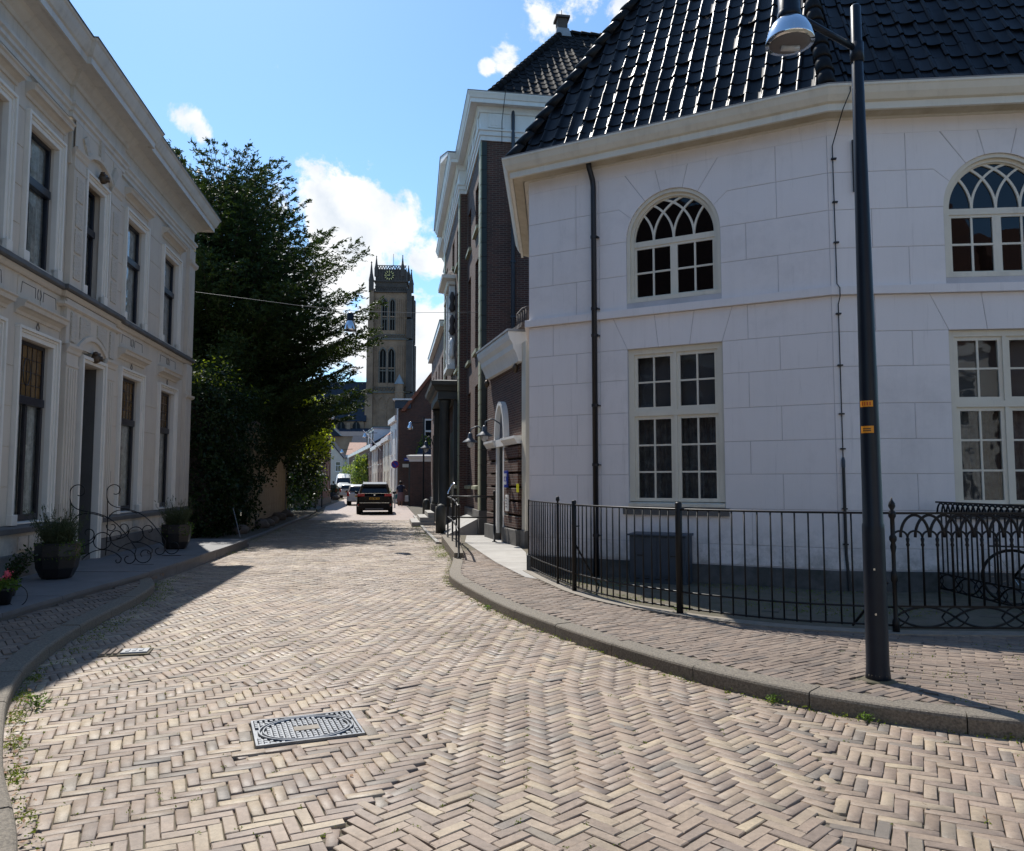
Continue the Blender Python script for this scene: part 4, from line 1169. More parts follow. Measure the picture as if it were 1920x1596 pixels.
    fo.ring_band(archline(r - 0.055), archline(r), 0.02, 0.14); fo.ring_band(archline(r - 0.105), archline(r - 0.055), 0.07, 0.16)
    fo.box(wx0 + 0.0, wx1, 0.01, 0.15, 4.565, 4.63)
    fo.box(wx0 + 0.105, wx1 - 0.105, 0.085, 0.16, 5.50, 5.59)
    win = fo.build('arched_window', M['cream'], church)
    gi = r - 0.105
    sash_grid(win, M['cream'], cx - gi, cx - 0.02, 4.63, 5.50, 2, 2, 0.10, 0.03, 0.04, 'glassdark')
    sash_grid(win, M['cream'], cx + 0.02, cx + gi, 4.63, 5.50, 2, 2, 0.10, 0.03, 0.04, 'glassdark')
    MB(frame).box(cx - 0.02, cx + 0.02, 0.098, 0.148, 4.63, 5.50).build('mullion', M['cream'], win)
    ga = MB(frame); pts_ = arc(cx, zs, gi, 0, PI, 28); ga.face([(x, 0.125, z) for x, z in pts_]); ga.build('pane', M['glassdark'], win)
    # interlaced tracery: quarter arcs of the window's own radius springing from the four foot points
    bw = 0.017; feet = [cx - gi, cx - gi / 2, cx, cx + gi / 2, cx + gi]
    R_ = gi * 1.02
    for k, fx_ in enumerate(feet):
        for sgn in (-1, 1):
            ccx = fx_ + sgn * R_
            rowi = []; rowo = []
            for i in range(25):
                a = (PI - i / 24 * PI / 2) if sgn > 0 else (i / 24 * PI / 2)
                x, z = ccx + (R_) * math.cos(a), zs - 0.01 + R_ * math.sin(a)
                if math.hypot(x - cx, z - zs) > gi + 0.012: break
                rowi.append((ccx + (R_ - bw) * math.cos(a), zs - 0.01 + (R_ - bw) * math.sin(a))); rowo.append((ccx + (R_ + bw) * math.cos(a), zs - 0.01 + (R_ + bw) * math.sin(a)))
            if len(rowi) > 2: MB(frame).ring_band(rowi, rowo, 0.100 + 0.0015 * (k % 2) + 0.0007 * (sgn + 1), 0.142).build('tracery_bar', M['cream'], win)
    # near-black block puts the unlit room's shade into colour
    MB(frame).box(wx0 - 0.1, wx1 + 0.1, 0.45, 1.2, 0.9, 6.9).build('room_shade_block', M['void'], church)

church_face(FA, LA, 1.81, 3.35, 0, (0.47, 1.33, 3.74), (0.91, 1.33, 4.20))
church_face(FB, LB, 1.60, 3.14, 0, (0.60, 3.9), (1.10, 3.5))
# side wall towards the street and closing walls
FS = (CA2[0], CA2[1], 0, ang2(CA2, CA)); LS = math.dist(CA2, CA)
mb = MB(FS).box(0, LS, 0.0, 0.3, 0, 7.08); mb.build('side_wall', M['church'], church)
MB(FS).box(0, LS, -0.05, -0.001, 0, 0.385).build('plinth', M['plaster_plinth'], church)
MB(FS).box(-0.1, LS - 0.02, -0.14, -0.052, 0.5, 4.3).build('side_buttress', M['church'], church) if False else None
MB().prism_xy([(8.9, 10.75), (12, 13), (12.5, 19), (9, 22), (3, 22.5), (0.7, 18.3), (0.85, 18.0), (8.0, 12.0)], 0, 7.0).build('back_wall', M['church'], church)
# band course
BAND = [(0.0, 4.335), (0.075, 4.335), (0.075, 4.455), (0.0, 4.475)]
MB().sweep(BAND, [CA2, CA, CB, CC][::1]).build('band_course', M['church'], church)
# eaves: soffit, fascia, gutter (swept round the corners)
path = [CA2, CA, CB, CC]
EAVE = [(-0.02, 6.94), (0.08, 6.94), (0.10, 7.00), (0.28, 7.01), (0.28, 6.95), (0.33, 6.95), (0.33, 7.05), (0.37, 7.07), (0.42, 7.15), (0.45, 7.23), (0.465, 7.25), (0.465, 7.28), (0.40, 7.285), (0.33, 7.2), (-0.02, 7.2)]
MB().sweep(EAVE, path).build('gutter_cornice', M['cream'], church)
MB().sweep([(0.102, 6.945), (0.278, 6.995), (0.278, 7.005), (0.102, 6.96)], path).build('soffit', M['soffit'], church)
MB().sweep([(0.42, 7.286), (0.467, 7.284), (0.471, 7.296), (0.42, 7.30)], path).build('gutter_edge', M['lead'], church)
# roof
eo = 0.35
ep = poly_offset([CA2, CA, CB, CC], eo)
E0, EA, EB, EC = [(p[0], p[1], 7.25) for p in ep]
AP = APEX
ur = MB()
low = lambda p: (p[0], p[1], p[2] - 0.05)
ur.face([low(EA), low(EB), low(AP)]); ur.face([low(EB), low(EC), low(AP)]); ur.face([low(E0), low(EA), low(AP)])
ur.face([low(EC), (12.5, 19, 7.2), low(AP)]); ur.face([(12.5, 19, 7.2), (3, 22.5, 7.2), low(AP)]); ur.face([(3, 22.5, 7.2), low(E0), low(AP)])
roof = ur.build('roof', M['tileunder'], church)
tile_roof(roof, EA, EB, AP, M['tile'], 0.25, 0.31, 190)
tile_roof(roof, EB, EC, AP, M['tile'], 0.25, 0.31, 110)
tile_roof(roof, E0, EA, AP, M['tile'], 0.25, 0.31, 0)
hip_caps(roof, (EA[0], EA[1], EA[2] + 0.02), (AP[0], AP[1], AP[2] + 0.02), M['tile'])
hip_caps(roof, (EB[0], EB[1], EB[2] + 0.02), (AP[0], AP[1], AP[2] + 0.02), M['tile'])
# drainpipe with collars
dp = MB(FA); px_ = 1.265
dp.tube([(px_ - 0.03, -0.22, 7.02), (px_ - 0.03, -0.2, 6.92), (px_ - 0.01, -0.09, 6.72), (px_, -0.085, 6.6), (px_, -0.085, 0.1)], 0.045, 10)
d_ = dp.build('drainpipe', M['pipe'], church, True)
for z in (5.72, 4.05, 4.5, 2.88, 1.9, 0.75): MB(FA).lathe([(0.056, z), (0.056, z + 0.045)], px_, -0.085, 10).box(px_ + 0.04, px_ + 0.075, -0.1, -0.01, z + 0.01, z + 0.03).build('pipe_bracket', M['pipe'], d_)
# lightning conductor on the corner
lc = MB(FB)
pts_ = [(0.22, -0.42, 7.30), (0.20, -0.48, 7.15), (0.12, -0.38, 6.93), (0.07, -0.035, 6.55), (0.075, -0.035, 4.5), (0.09, -0.11, 4.42), (0.09, -0.11, 4.3), (0.085, -0.035, 4.2), (0.085, -0.035, 1.95)]
lc.tube(pts_, 0.008, 5); lc.tube([(0.085, -0.04, 1.95), (0.085, -0.04, 0.62), (0.10, -0.07, 0.3), (0.10, -0.09, 0.12)], 0.022, 8)
L_ = lc.build('lightning_conductor', M['pipe'], church)
for z in (6.35, 5.7, 5.1, 4.05, 3.3, 2.6, 2.1, 1.25, 0.75): MB(FB).box(0.05, 0.12, -0.055, -0.012, z, z + 0.02).build('clip', M['pipe'], L_)
MB(FB).lathe([(0.024, 1.84), (0.026, 1.86), (0.026, 1.95), (0.015, 1.99)], 0.085, -0.04, 8).build('blue_sleeve', M['zinc'], L_)
MB(FB).tube([(0.36, -0.05, 6.62), (0.36, -0.05, 5.85)], 0.022, 8).build('upper_pipe_stub', M['pipe'], church)
MB(FA).box(-0.02, 0.10, -0.20, -0.05, 1.02, 1.05).build('wall_bracket', M['iron'], church) if False else None
# electricity cabinet against the wall
t = empty('electricity_cabinet', (CA[0] + math.cos(FA[3]) * 2.42 + math.sin(FA[3]) * 0.32, CA[1] + math.sin(FA[3]) * 2.42 - math.cos(FA[3]) * 0.32, PZ), FA[3])
tag(t, 'blue-grey double-door electricity cabinet behind the black railing, under the lower window', 'cabinet')
MB().box(-0.44, 0.44, -0.16, 0.2, -0.02, 0.70).build('housing', M['cabinet'], t, bevel=0.008)
MB().prism_yz([(-0.20, 0.70), (0.22, 0.70), (0.22, 0.74), (-0.20, 0.725)], -0.46, 0.46).build('lid', M['cabinet'], t, bevel=0.006)
for s in (-1, 1):
    d_ = MB().box(-0.42 if s < 0 else 0.006, -0.006 if s < 0 else 0.42, -0.172, -0.161, 0.1, 0.68).build('door', M['cabinet'], t, bevel=0.003)
    MB().box(s * 0.26 - 0.05, s * 0.26 + 0.05, -0.186, -0.173, 0.40, 0.412).build('handle', M['iron'], d_)
for k in range(5): MB().box(-0.36 + k * 0.16, -0.28 + k * 0.16, -0.176, -0.161, 0.05, 0.062).build('vent_slot', M['iron'], t)
# ================================================================ GREY STUCCO HOUSE (left)
HA = math.atan2(0.990, -0.14)          # local X runs away from the camera along the facade, local Y into the house
house = empty('grey_house', (LFE[0], LFE[1], 0), HA)
tag(house, 'grey stucco two-storey town house with cream window surrounds and heavy cornice, on the left', 'house')
HL = 15.5; HT = 8.12
# openings: (near s, far s) measured back from the far corner; local x = -s
LOWW = [(2.40, 1.30), (5.00, 3.90), (9.32, 8.18), (10.98, 9.98) , (13.0, 11.9)]
UPPW = [(2.42, 1.30), (5.00, 3.92), (9.32, 8.33), (11.0, 10.05), (13.0, 12.0)]
LOWW = [(2.45, 1.30), (5.03, 3.86), (9.35, 8.25), (11.55, 10.05), (13.9, 12.6)]
UPPW = [(2.47, 1.26), (5.03, 3.90), (9.35, 8.35), (11.50, 10.05), (13.9, 12.6)]
DOOR = (7.22, 6.32)
CW = (7.25, 6.68)   # centre window upstairs
CW = (7.30, 6.40)
def hole_wall():
    mb = MB()
    xs = sorted(set([-HL, 0.0] + [-v for w_ in LOWW + UPPW + [DOOR, CW] for v in w_]))
    zs_ = [0, 0.30, 0.96, 3.80, 3.87, 5.10, 7.20, 7.25, HT]
    def is_open(x, z):
        for a_, b_ in LOWW:
            if -a_ < x < -b_ and 0.96 < z < 3.87: return True
        for a_, b_ in UPPW + [CW]:
            if -a_ < x < -b_ and 5.10 < z < 7.25: return True
        return -DOOR[0] < x < -DOOR[1] and 0.30 < z < 3.80
    for i in range(len(xs) - 1):
        for j in range(len(zs_) - 1):
            if not is_open((xs[i] + xs[i + 1]) / 2, (zs_[j] + zs_[j + 1]) / 2):
                mb.face([(xs[i], 0, zs_[j]), (xs[i + 1], 0, zs_[j]), (xs[i + 1], 0, zs_[j + 1]), (xs[i], 0, zs_[j + 1])])
    def rev(a_, b_, z0, z1, d):
        mb.face([(-a_, 0, z0), (-a_, d, z0), (-a_, d, z1), (-a_, 0, z1)]); mb.face([(-b_, 0, z0), (-b_, 0, z1), (-b_, d, z1), (-b_, d, z0)])
        mb.face([(-a_, 0, z1), (-a_, d, z1), (-b_, d, z1), (-b_, 0, z1)]); mb.face([(-a_, 0, z0), (-b_, 0, z0), (-b_, d, z0), (-a_, d, z0)])
    for a_, b_ in LOWW: rev(a_, b_, 0.96, 3.87, 0.34)
    for a_, b_ in UPPW + [CW]: rev(a_, b_, 5.10, 7.25, 0.34)
    rev(*DOOR, 0.30, 3.80, 1.3)
    mb.build('wall', M['stucco'], house)
hole_wall()
MB().box(-HL, -0.02, 1.45, 9, 0, 8.4).build('house_body', M['stucco'], house)
MB().box(-0.02, 0.0, 0.0, 9, 0, HT).build('gable_wall', M['stucco'], house)
MB().box(-HL, -0.05, 0.9, 1.44, 0.9, 3.9).build('room_shade_block', M['void'], house) if False else None
MB().prism_yz([(0.3, 8.9), (9, 8.9), (4.6, 10.2)], -HL, -0.2).build('roof', M['slate'], house)
for a_, b_ in [(15.4, 7.35), (6.2, 0.05)]:
    MB().box(-a_, -b_, 1.0, 1.44, 0.9, 4.2).build('room_shade_block', M['void'], house)  # near-black block painted in as the shade behind the panes
MB().box(-15.4, -0.05, 1.0, 1.44, 4.9, 7.6).build('room_shade_block', M['void'], house)
# stucco panels between the openings, 10 mm proud with scored joints
def panels(x0, x1, rows):
    for z0, z1 in rows:
        if x1 - x0 > 0.06: MB().box(x0 + 0.003, x1 - 0.003, -0.012, 0.01, z0 + 0.008, z1 - 0.008).build('stucco_panel', M['stucco'], house, bevel=0.003)
low_rows = [(0.99, 1.56), (1.56, 2.16), (2.16, 2.77), (2.77, 3.38), (3.38, 3.98)]
up_rows = [(4.98, 5.56), (5.56, 6.15), (6.15, 6.76), (6.76, 7.36), (7.36, 7.95)]
TW = 0.17     # surround width
edges = [(-15.4, -14.2)]
lw = [(a_ + TW, b_ - TW) for a_, b_ in LOWW]
piers = [(-(lw[4][0] + 1.0), -lw[4][0]), (-lw[4][1], -lw[3][0]), (-lw[3][1], -lw[2][0]), (-lw[2][1], -8.02), (-5.60, -lw[1][0]), (-lw[1][1], -lw[0][0]), (-lw[0][1], -0.62)]
for x0, x1 in piers: panels(x0, x1, low_rows)
uw = [(a_ + TW, b_ - TW) for a_, b_ in UPPW]
piers = [(-(uw[4][0] + 1.0), -uw[4][0]), (-uw[4][1], -uw[3][0]), (-uw[3][1], -uw[2][0]), (-uw[2][1], -8.02), (-5.60, -uw[1][0]), (-uw[1][1], -uw[0][0]), (-uw[0][1], -0.62)]
for x0, x1 in piers: panels(x0, x1, up_rows)
# plinth, base panels and sill course
def longbox(name, x0, x1, y0, z0, z1, mat, y1=0.0): return MB().box(x0, x1, y0, y1, z0, z1).build(name, mat, house, bevel=0.006)
for x0, x1 in ((-HL, -7.52), (-6.02, 0.03)):
    longbox('plinth', x0, x1, -0.12, 0.0, 0.55, M['plinth'])
    longbox('base_course', x0, x1, -0.07, 0.551, 0.86, M['stucco'])
    MB().prism_yz([(-0.001, 0.861), (-0.001, 0.985), (-0.10, 0.965), (-0.12, 0.94), (-0.12, 0.861)], x0, x1).build('sill_course', M['sillstone'], house)
for a_, b_ in LOWW[:3]:
    for k in range(3):
        x0 = -a_ + 0.05 + k * (a_ - b_ - 0.1) / 3
        MB().box(x0 + 0.02, x0 + (a_ - b_ - 0.1) / 3 - 0.02, -0.095, -0.069, 0.60, 0.81).build('base_panel', M['stucco'], house, bevel=0.008)
# projecting centre bay
MB().box(-7.98, -5.66, -0.05, -0.001, 4.0, 4.90).build('centre_bay', M['stucco'], house)
# string course (upper sills)
STR = [(0.0, 4.80), (0.05, 4.82), (0.06, 4.90), (0.0, 4.905)]
SP = [(-HL, 0.0), (-8.05, 0.0), (-8.05, -0.06), (-5.60, -0.06), (-5.60, 0.0), (0.0, 0.0), (0.0, 1.0)]
MB().sweep([(0.0, 4.905), (0.13, 4.905), (0.15, 4.93), (0.14, 5.0), (0.0, 5.03)], SP).build('string_course', M['sillstone'], house)
MB().sweep([(0.0, 4.82), (0.04, 4.82), (0.08, 4.86), (0.08, 4.904), (0.0, 4.904)], SP).build('string_moulding', M['stucco'], house)
# entablature and cornice
ENT = [(0.0, 7.98), (0.05, 7.98), (0.05, 8.06), (0.09, 8.08), (0.09, 8.14), (0.13, 8.17), (0.13, 8.22), (0.05, 8.25), (0.05, 8.74), (0.0, 8.74)]
MB().sweep(ENT, [(-HL, 0.0), (-8.05, 0.0), (-8.05, -0.06), (-5.60, -0.06), (-5.60, 0.0), (0.0, 0.0), (0.0, 2.0)]).build('frieze', M['cornice'], house)
COR = [(0.030, 8.520), (0.080, 8.520), (0.100, 8.580), (0.160, 8.620), (0.200, 8.680), (0.240, 8.720), (0.431, 8.750), (0.431, 8.720), (0.477, 8.720), (0.477, 8.840), (0.508, 8.860), (0.554, 8.960), (0.585, 9.050), (0.616, 9.080), (0.616, 9.120), (0.300, 9.140), (0.000, 9.140)]
MB().sweep(COR, [(-HL, 0.0), (-8.05, 0.0), (-8.05, -0.07), (-5.60, -0.07), (-5.60, 0.0), (0.0, 0.0), (0.0, 2.0)]).build('cornice', M['cornice'], house)
MB().sweep([(0.54, 9.14), (0.627, 9.105), (0.632, 9.12), (0.54, 9.155)], [(-HL, 0.0), (-8.05, 0.0), (-8.05, -0.07), (-5.60, -0.07), (-5.60, 0.0), (0.0, 0.0), (0.0, 2.0)]).build('gutter_edge', M['sash'], house)

HOOD = [(0.0, 0.0), (0.03, 0.0), (0.04, 0.05), (0.10, 0.09), (0.15, 0.10), (0.16, 0.16), (0.19, 0.18), (0.19, 0.20), (0.0, 0.23)]
def hood(x0, x1, z, parent, y=0.0):
    MB().sweep([(o - 0.001, z + h) for o, h in HOOD], [(x0, y + 0.0), (x0, y - 0.001), (x1, y - 0.001), (x1, y + 0.0)]).build('hood', M['stucco'], parent) if False else \
    MB().prism_yz([(-o + y, z + h) for o, h in HOOD][::-1], x0, x1).build('hood', M['stucco'], parent)

def surround(x0, x1, z0, z1, parent, y=0.0):
    """moulded architrave: three stepped bands, with little feet"""
    def ring(mb, w0, w1, ya, yb):
        mb.box(x0 - w1, x0 - w0, ya, yb, z0, z1 + w0); mb.box(x1 + w0, x1 + w1, ya, yb, z0, z1 + w0); mb.box(x0 - w1, x1 + w1, ya, yb, z1 + w0, z1 + w1)
    mb = MB(); ring(mb, -0.001, 0.075, y - 0.035, y + 0.06); ring(mb, 0.075, 0.115, y - 0.055, y + 0.05); ring(mb, 0.115, 0.165, y - 0.085, y + 0.04)
    for xa, xb in ((x0 - 0.172, x0 + 0.001), (x1 - 0.001, x1 + 0.172)): mb.box(xa, xb, y - 0.092, y + 0.03, z0, z0 + 0.16)
    return mb.build('window', M['trim'], parent, bevel=0.006)

def sash_window(x0, x1, z0, z1, zt, parent, top='glass', curtain=True, split=False):
    y = 0.10; mb = MB(); f = 0.06
    mb.box(x0, x0 + f, y, y + 0.07, z0, z1).box(x1 - f, x1, y, y + 0.07, z0, z1).box(x0 + f, x1 - f, y, y + 0.07, z1 - f, z1).box(x0 + f, x1 - f, y, y + 0.07, z0, z0 + 0.10)
    mb.box(x0 + f, x1 - f, y - 0.05, y + 0.06, zt - 0.06, zt + 0.07)
    cxm = (x0 + x1) / 2
    if split: mb.box(cxm - 0.035, cxm + 0.035, y + 0.003, y + 0.06, z0 + 0.1, zt - 0.06)
    mb.build('sash', M['sash'], parent, bevel=0.004)
    mb = MB().prism_yz([(-0.02, z0 - 0.04), (0.2, z0 - 0.04), (0.2, z0), (-0.02, z0 - 0.02)], x0, x1); mb.build('inner_sill', M['trim'], parent)
    MB().face([(x0 + f, y + 0.03, z0 + 0.1), (x1 - f, y + 0.032, z0 + 0.1), (x1 - f, y + 0.034, zt), (x0 + f, y + 0.03, zt)]).build('pane', M['glass'], parent)
    MB().face([(x0 + f, y + 0.03, zt), (x1 - f, y + 0.033, zt), (x1 - f, y + 0.028, z1 - f), (x0 + f, y + 0.03, z1 - f)]).build('pane', M['amberglass'] if top == 'amber' else M['glass'], parent)
    if top == 'amber':
        mb = MB(); n = 6
        for i in range(1, n): mb.box(x0 + f + (x1 - x0 - 2 * f) * i / n - 0.004, x0 + f + (x1 - x0 - 2 * f) * i / n + 0.004, y + 0.02, y + 0.028, zt + 0.07, z1 - f)
        for j in range(1, 4): mb.box(x0 + f, x1 - f, y + 0.019, y + 0.027, zt + 0.07 + (z1 - f - zt - .07) * j / 4 - 0.004, zt + 0.07 + (z1 - f - zt - .07) * j / 4 + 0.004)
        pts_ = [(cxm + 0.12 * math.cos(a), y + 0.02, (zt + z1) / 2 + 0.22 * math.sin(a)) for a in np.linspace(0, 2 * PI, 20)[:-1]]
        mb.tube(pts_, 0.006, 4, True); mb.build('leading', M['sash'], parent)
    if curtain:
        mb = MB()
        ztop = z1 if top != 'amber' else zt
        for xa, xb in ((x0 + 0.02, x0 + (x1 - x0) * 0.46), (x1 - (x1 - x0) * 0.46, x1 - 0.02)):
            n = 22; P_ = [(xa + (xb - xa) * i / n, y + 0.10 + 0.015 * math.sin(i * 1.9) + 0.01 * math.sin(i * 5.3)) for i in range(n + 1)]
            for a_, b_ in zip(P_[:-1], P_[1:]): mb.face([(a_[0], a_[1], z0), (b_[0], b_[1], z0), (b_[0], b_[1], ztop), (a_[0], a_[1], ztop)])
        mb.build('curtain', M['curtain'], parent)

def scored(mb, pts, y=-0.014, w=0.007):
    """thin raised bead following the scored line"""
    mb.tube([(x, y, z) for x, z in pts], w, 4)

for k, (a_, b_) in enumerate(LOWW):
    w_ = surround(-a_, -b_, 0.985, 3.87, house); sash_window(-a_, -b_, 1.03, 3.87, 2.92, w_, 'amber', True, k in (2, 3))
    hood(-a_ - 0.22, -b_ + 0.22, 4.20, house)
    mb = MB(); cxm = -(a_ + b_) / 2
    for s in (-1, 1):
        MB().box(cxm + (s * 0.06 if s > 0 else -(a_ - b_) / 2 - 0.15), cxm + ((a_ - b_) / 2 + 0.15 if s > 0 else -0.06), -0.012, 0.01, 4.46, 4.79).build('stucco_panel', M['stucco'], house, bevel=0.004)
        x0 = cxm + s * 0.13; x1 = cxm + s * ((a_ - b_) / 2 + 0.03)
        scored(mb, [(x0, 4.56), (x0 + s * 0.01, 4.72), (x1, 4.72), (x1 + s * 0.03, 4.54)])
        scored(mb, [(cxm + s * 0.035, 4.56), (cxm + s * 0.07, 4.64), (cxm + s * 0.035, 4.73)])
    if k < 4: scored(mb, [(cxm, 4.19), (cxm + 0.05, 4.11), (cxm, 4.03), (cxm - 0.05, 4.11), (cxm, 4.19)])
    mb.build('stucco_line', M['plinth'], house)
for k, (a_, b_) in enumerate(UPPW):
    w_ = surround(-a_, -b_, 5.035, 7.25, house); sash_window(-a_, -b_, 5.06, 7.25, 6.42, w_, 'glass', True)
    hood(-a_ - 0.22, -b_ + 0.22, 7.60, house)
w_ = surround(-CW[0] + 0.05, -CW[1] - 0.05, 5.035, 7.15, house, -0.05); sash_window(-CW[0] + 0.05, -CW[1] - 0.05, 5.06, 7.15, 6.35, w_, 'glass', True)

# centre bay upstairs: panelled pilasters and segmental arch; downstairs: fluted pilasters round the porch
def pilaster(x0, x1, z0, z1, fluted):
    p_ = MB().box(x0, x1, -0.11, -0.001, z0, z1).build('pilaster', M['stucco'], house, bevel=0.005)
    MB().prism_yz([(-0.17, z1), (-0.17, z1 - 0.04), (-0.14, z1 - 0.09), (-0.13, z1 - 0.14), (-0.111, z1 - 0.16), (-0.111, z1)][::-1], x0 - 0.04, x1 + 0.04).build('capital', M['stucco'], p_)
    MB().box(x0 - 0.015, x1 + 0.015, -0.125, -0.111, z1 - 0.38, z1 - 0.34).build('neck_moulding', M['stucco'], p_)
    if fluted:
        n = 4; w = (x1 - x0 - 0.10) / n
        for i in range(n): MB().box(x0 + 0.05 + i * w + 0.016, x0 + 0.05 + (i + 1) * w - 0.012, -0.132, -0.109, z0 + 0.15, z1 - 0.42).build('flute', M['stucco'], p_, bevel=0.006)
    else:
        n = 4; h = (z1 - 0.45 - z0 - 0.15) / n
        for i in range(n): MB().box(x0 + 0.10, x1 - 0.10, -0.13, -0.109, z0 + 0.15 + i * h, z0 + 0.15 + (i + 1) * h - 0.05).build('relief_panel', M['relief'], p_, bevel=0.01)
m_, nt, b = new_mat('relief_stucco')
p = pos_vec(nt)
vo = nt.nodes.new('ShaderNodeTexVoronoi'); vo.inputs['Scale'].default_value = 26; nt.links.new(p, vo.inputs['Vector'])
b.inputs['Base Color'].default_value = (0.52, 0.47, 0.395, 1); b.inputs['Roughness'].default_value = 0.8
bump(nt, b, vo.outputs['Distance'], 0.9, 0.02); M['relief'] = m_
for x0, x1 in ((-7.93, -7.45), (-6.19, -5.70)):
    pilaster(x0, x1, 0.86, 4.02, True); pilaster(x0, x1, 5.035, 7.50, False)
    MB().box(x0 - 0.02, x1 + 0.02, -0.14, -0.002, 0.0, 0.55).build('pilaster_base', M['plinth'], house, bevel=0.005)
cxm = -6.82
for zc, rr, z0, name in ((3.42, 0.86, 4.02, 'door_arch'), (6.84, 0.86, 7.45, 'window_arch')):
    a0, a1 = PI - 0.86, 0.86
    r0 = 0.655 / math.cos(0.86) * 1.0
    inn = arc(cxm, z0 - 0.72, 0.94, PI - 0.82, 0.82, 18); outr = arc(cxm, z0 - 0.72, 1.02, PI - 0.82, 0.82, 18)
    MB().ring_band(inn, outr, -0.14, -0.04).build('arch_moulding', M['stucco'], house)
    top = z0 + 0.62
    pts_ = arc(cxm, z0 - 0.72, 1.02, PI - 0.82, 0.82, 18)
    mb = MB()
    for p0, p1 in zip(pts_[:-1], pts_[1:]): mb.face([(p0[0], -0.10, p0[1]), (p1[0], -0.10, p1[1]), (p1[0], -0.10, top), (p0[0], -0.10, top)])
    mb.build('spandrel', M['stucco'], house)
    for s in (-1, 1):
        q = arc(cxm, z0 - 0.72, 1.07, PI / 2 + (0.16 if s < 0 else -0.62), PI / 2 + (0.62 if s < 0 else -0.16), 6)
        if name == 'door_arch':
            poly = q + [(q[-1][0], top - 0.06), (q[0][0], top - 0.06)]
            poly = [(x, z) for x, z in poly]
            MB().prism_xz(poly[::-1] if False else poly, -0.125, -0.099).build('relief_panel', M['relief'], house)
            xx = cxm + s * 0.90
            MB().box(xx - 0.10, xx + 0.10, -0.135, -0.10, z0 + 0.05, top - 0.05).build('relief_panel', M['relief'], house, bevel=0.006)
        else:
            for a in (0.62, 0.0):
                if a == 0.0 and s > 0: continue
                aa = PI / 2 - s * a
                q = [(cxm + r_ * math.cos(aa + d2), z0 - 0.72 + r_ * math.sin(aa + d2)) for r_, d2 in ((1.0, 0.07), (1.0, -0.07), (1.34, -0.07), (1.34, 0.07))]
                MB().prism_xz(q, -0.15, -0.099).build('voussoir', M['relief'], house)
    # lion-head keystone ornament in brown
    k_ = MB().lathe([(0.02, -0.10), (0.07, -0.07), (0.085, 0.0), (0.06, 0.08), (0.02, 0.12)], 0, 0, 9)
    k_.box(-0.03, 0.03, -0.12, 0.0, -0.06, 0.03, 0.008, 0.01); k_.box(-0.085, -0.045, -0.05, 0.02, 0.04, 0.10); k_.box(0.045, 0.085, -0.05, 0.02, 0.04, 0.10)
    o = k_.build('head_ornament', M['brass'], house, True); o.location = (cxm, -0.17, z0 - 0.08)
    MB().sweep([(0.11, top + 0.0), (0.15, top + 0.03), (0.15, top + 0.07), (0.0, top + 0.08), (0.0, top)], [(-8.03, 0.0), (-8.03, -0.001), (-5.62, -0.001), (-5.62, 0.0)]).build('bay_moulding', M['stucco'], house) if z0 < 5 else None
MB().box(-7.97, -5.67, -0.098, -0.052, 4.02, 4.80).build('arch_backing', M['stucco'], house)
for x0 in (-7.93, -6.16): MB().box(x0, x0 + 0.45, -0.112, -0.099, 7.50, 7.97).build('stucco_panel', M['stucco'], house)
MB().box(-7.97, -5.67, -0.06, -0.003, 7.20, 7.98).build('arch_backing', M['stucco'], house)
# door surround, door, steps, name plate
mb = MB()
for w0, w1, ya in ((-0.001, 0.06, -0.13), (0.06, 0.12, -0.16)):
    mb.box(-DOOR[0] - w1, -DOOR[0] - w0, ya, 0.0, 0.2, 3.80 + w0); mb.box(-DOOR[1] + w0, -DOOR[1] + w1, ya, 0.0, 0.2, 3.80 + w0); mb.box(-DOOR[0] - w1, -DOOR[1] + w1, ya, 0.0, 3.80 + w0, 3.80 + w1)
ds = mb.build('door_surround', M['trim'], house, bevel=0.005)
MB().box(-DOOR[0] + 0.001, -DOOR[1] - 0.001, -0.02, 1.25, 0.0, 0.30).build('threshold', M['stoep'], house)
pl_ = MB().face([(-DOOR[1] - 0.004, 0.0, 0.3), (-DOOR[1] - 0.004, 0.0, 3.79), (-DOOR[1] - 0.004, 1.2, 3.79), (-DOOR[1] - 0.004, 1.2, 0.3)]).face([(-DOOR[0] + 0.004, 0.0, 0.3), (-DOOR[0] + 0.004, 1.2, 0.3), (-DOOR[0] + 0.004, 1.2, 3.79), (-DOOR[0] + 0.004, 0.0, 3.79)])
pl_.build('porch_lining', M['doorgrey'], house)
dr = MB().box(-DOOR[0] + 0.005, -DOOR[1] - 0.005, 1.2, 1.28, 0.3, 3.79).build('door', M['sash'], house)
for z0, z1 in ((0.5, 1.1), (1.3, 2.3), (2.6, 3.5)): MB().box(-DOOR[0] + 0.15, -DOOR[1] - 0.15, 1.175, 1.2, z0, z1).build('door_panel', M['sash'], dr, bevel=0.01)
MB().lathe([(0.02, -0.03), (0.035, 0), (0.02, 0.03)], -DOOR[0] + 0.12, 1.16, 8).build('knob', M['brass'], dr).location = (0, 0, 1.35)
MB().box(-5.60, -5.46, -0.03, -0.012, 1.62, 1.86).build('name_plate', M['brass'], house)
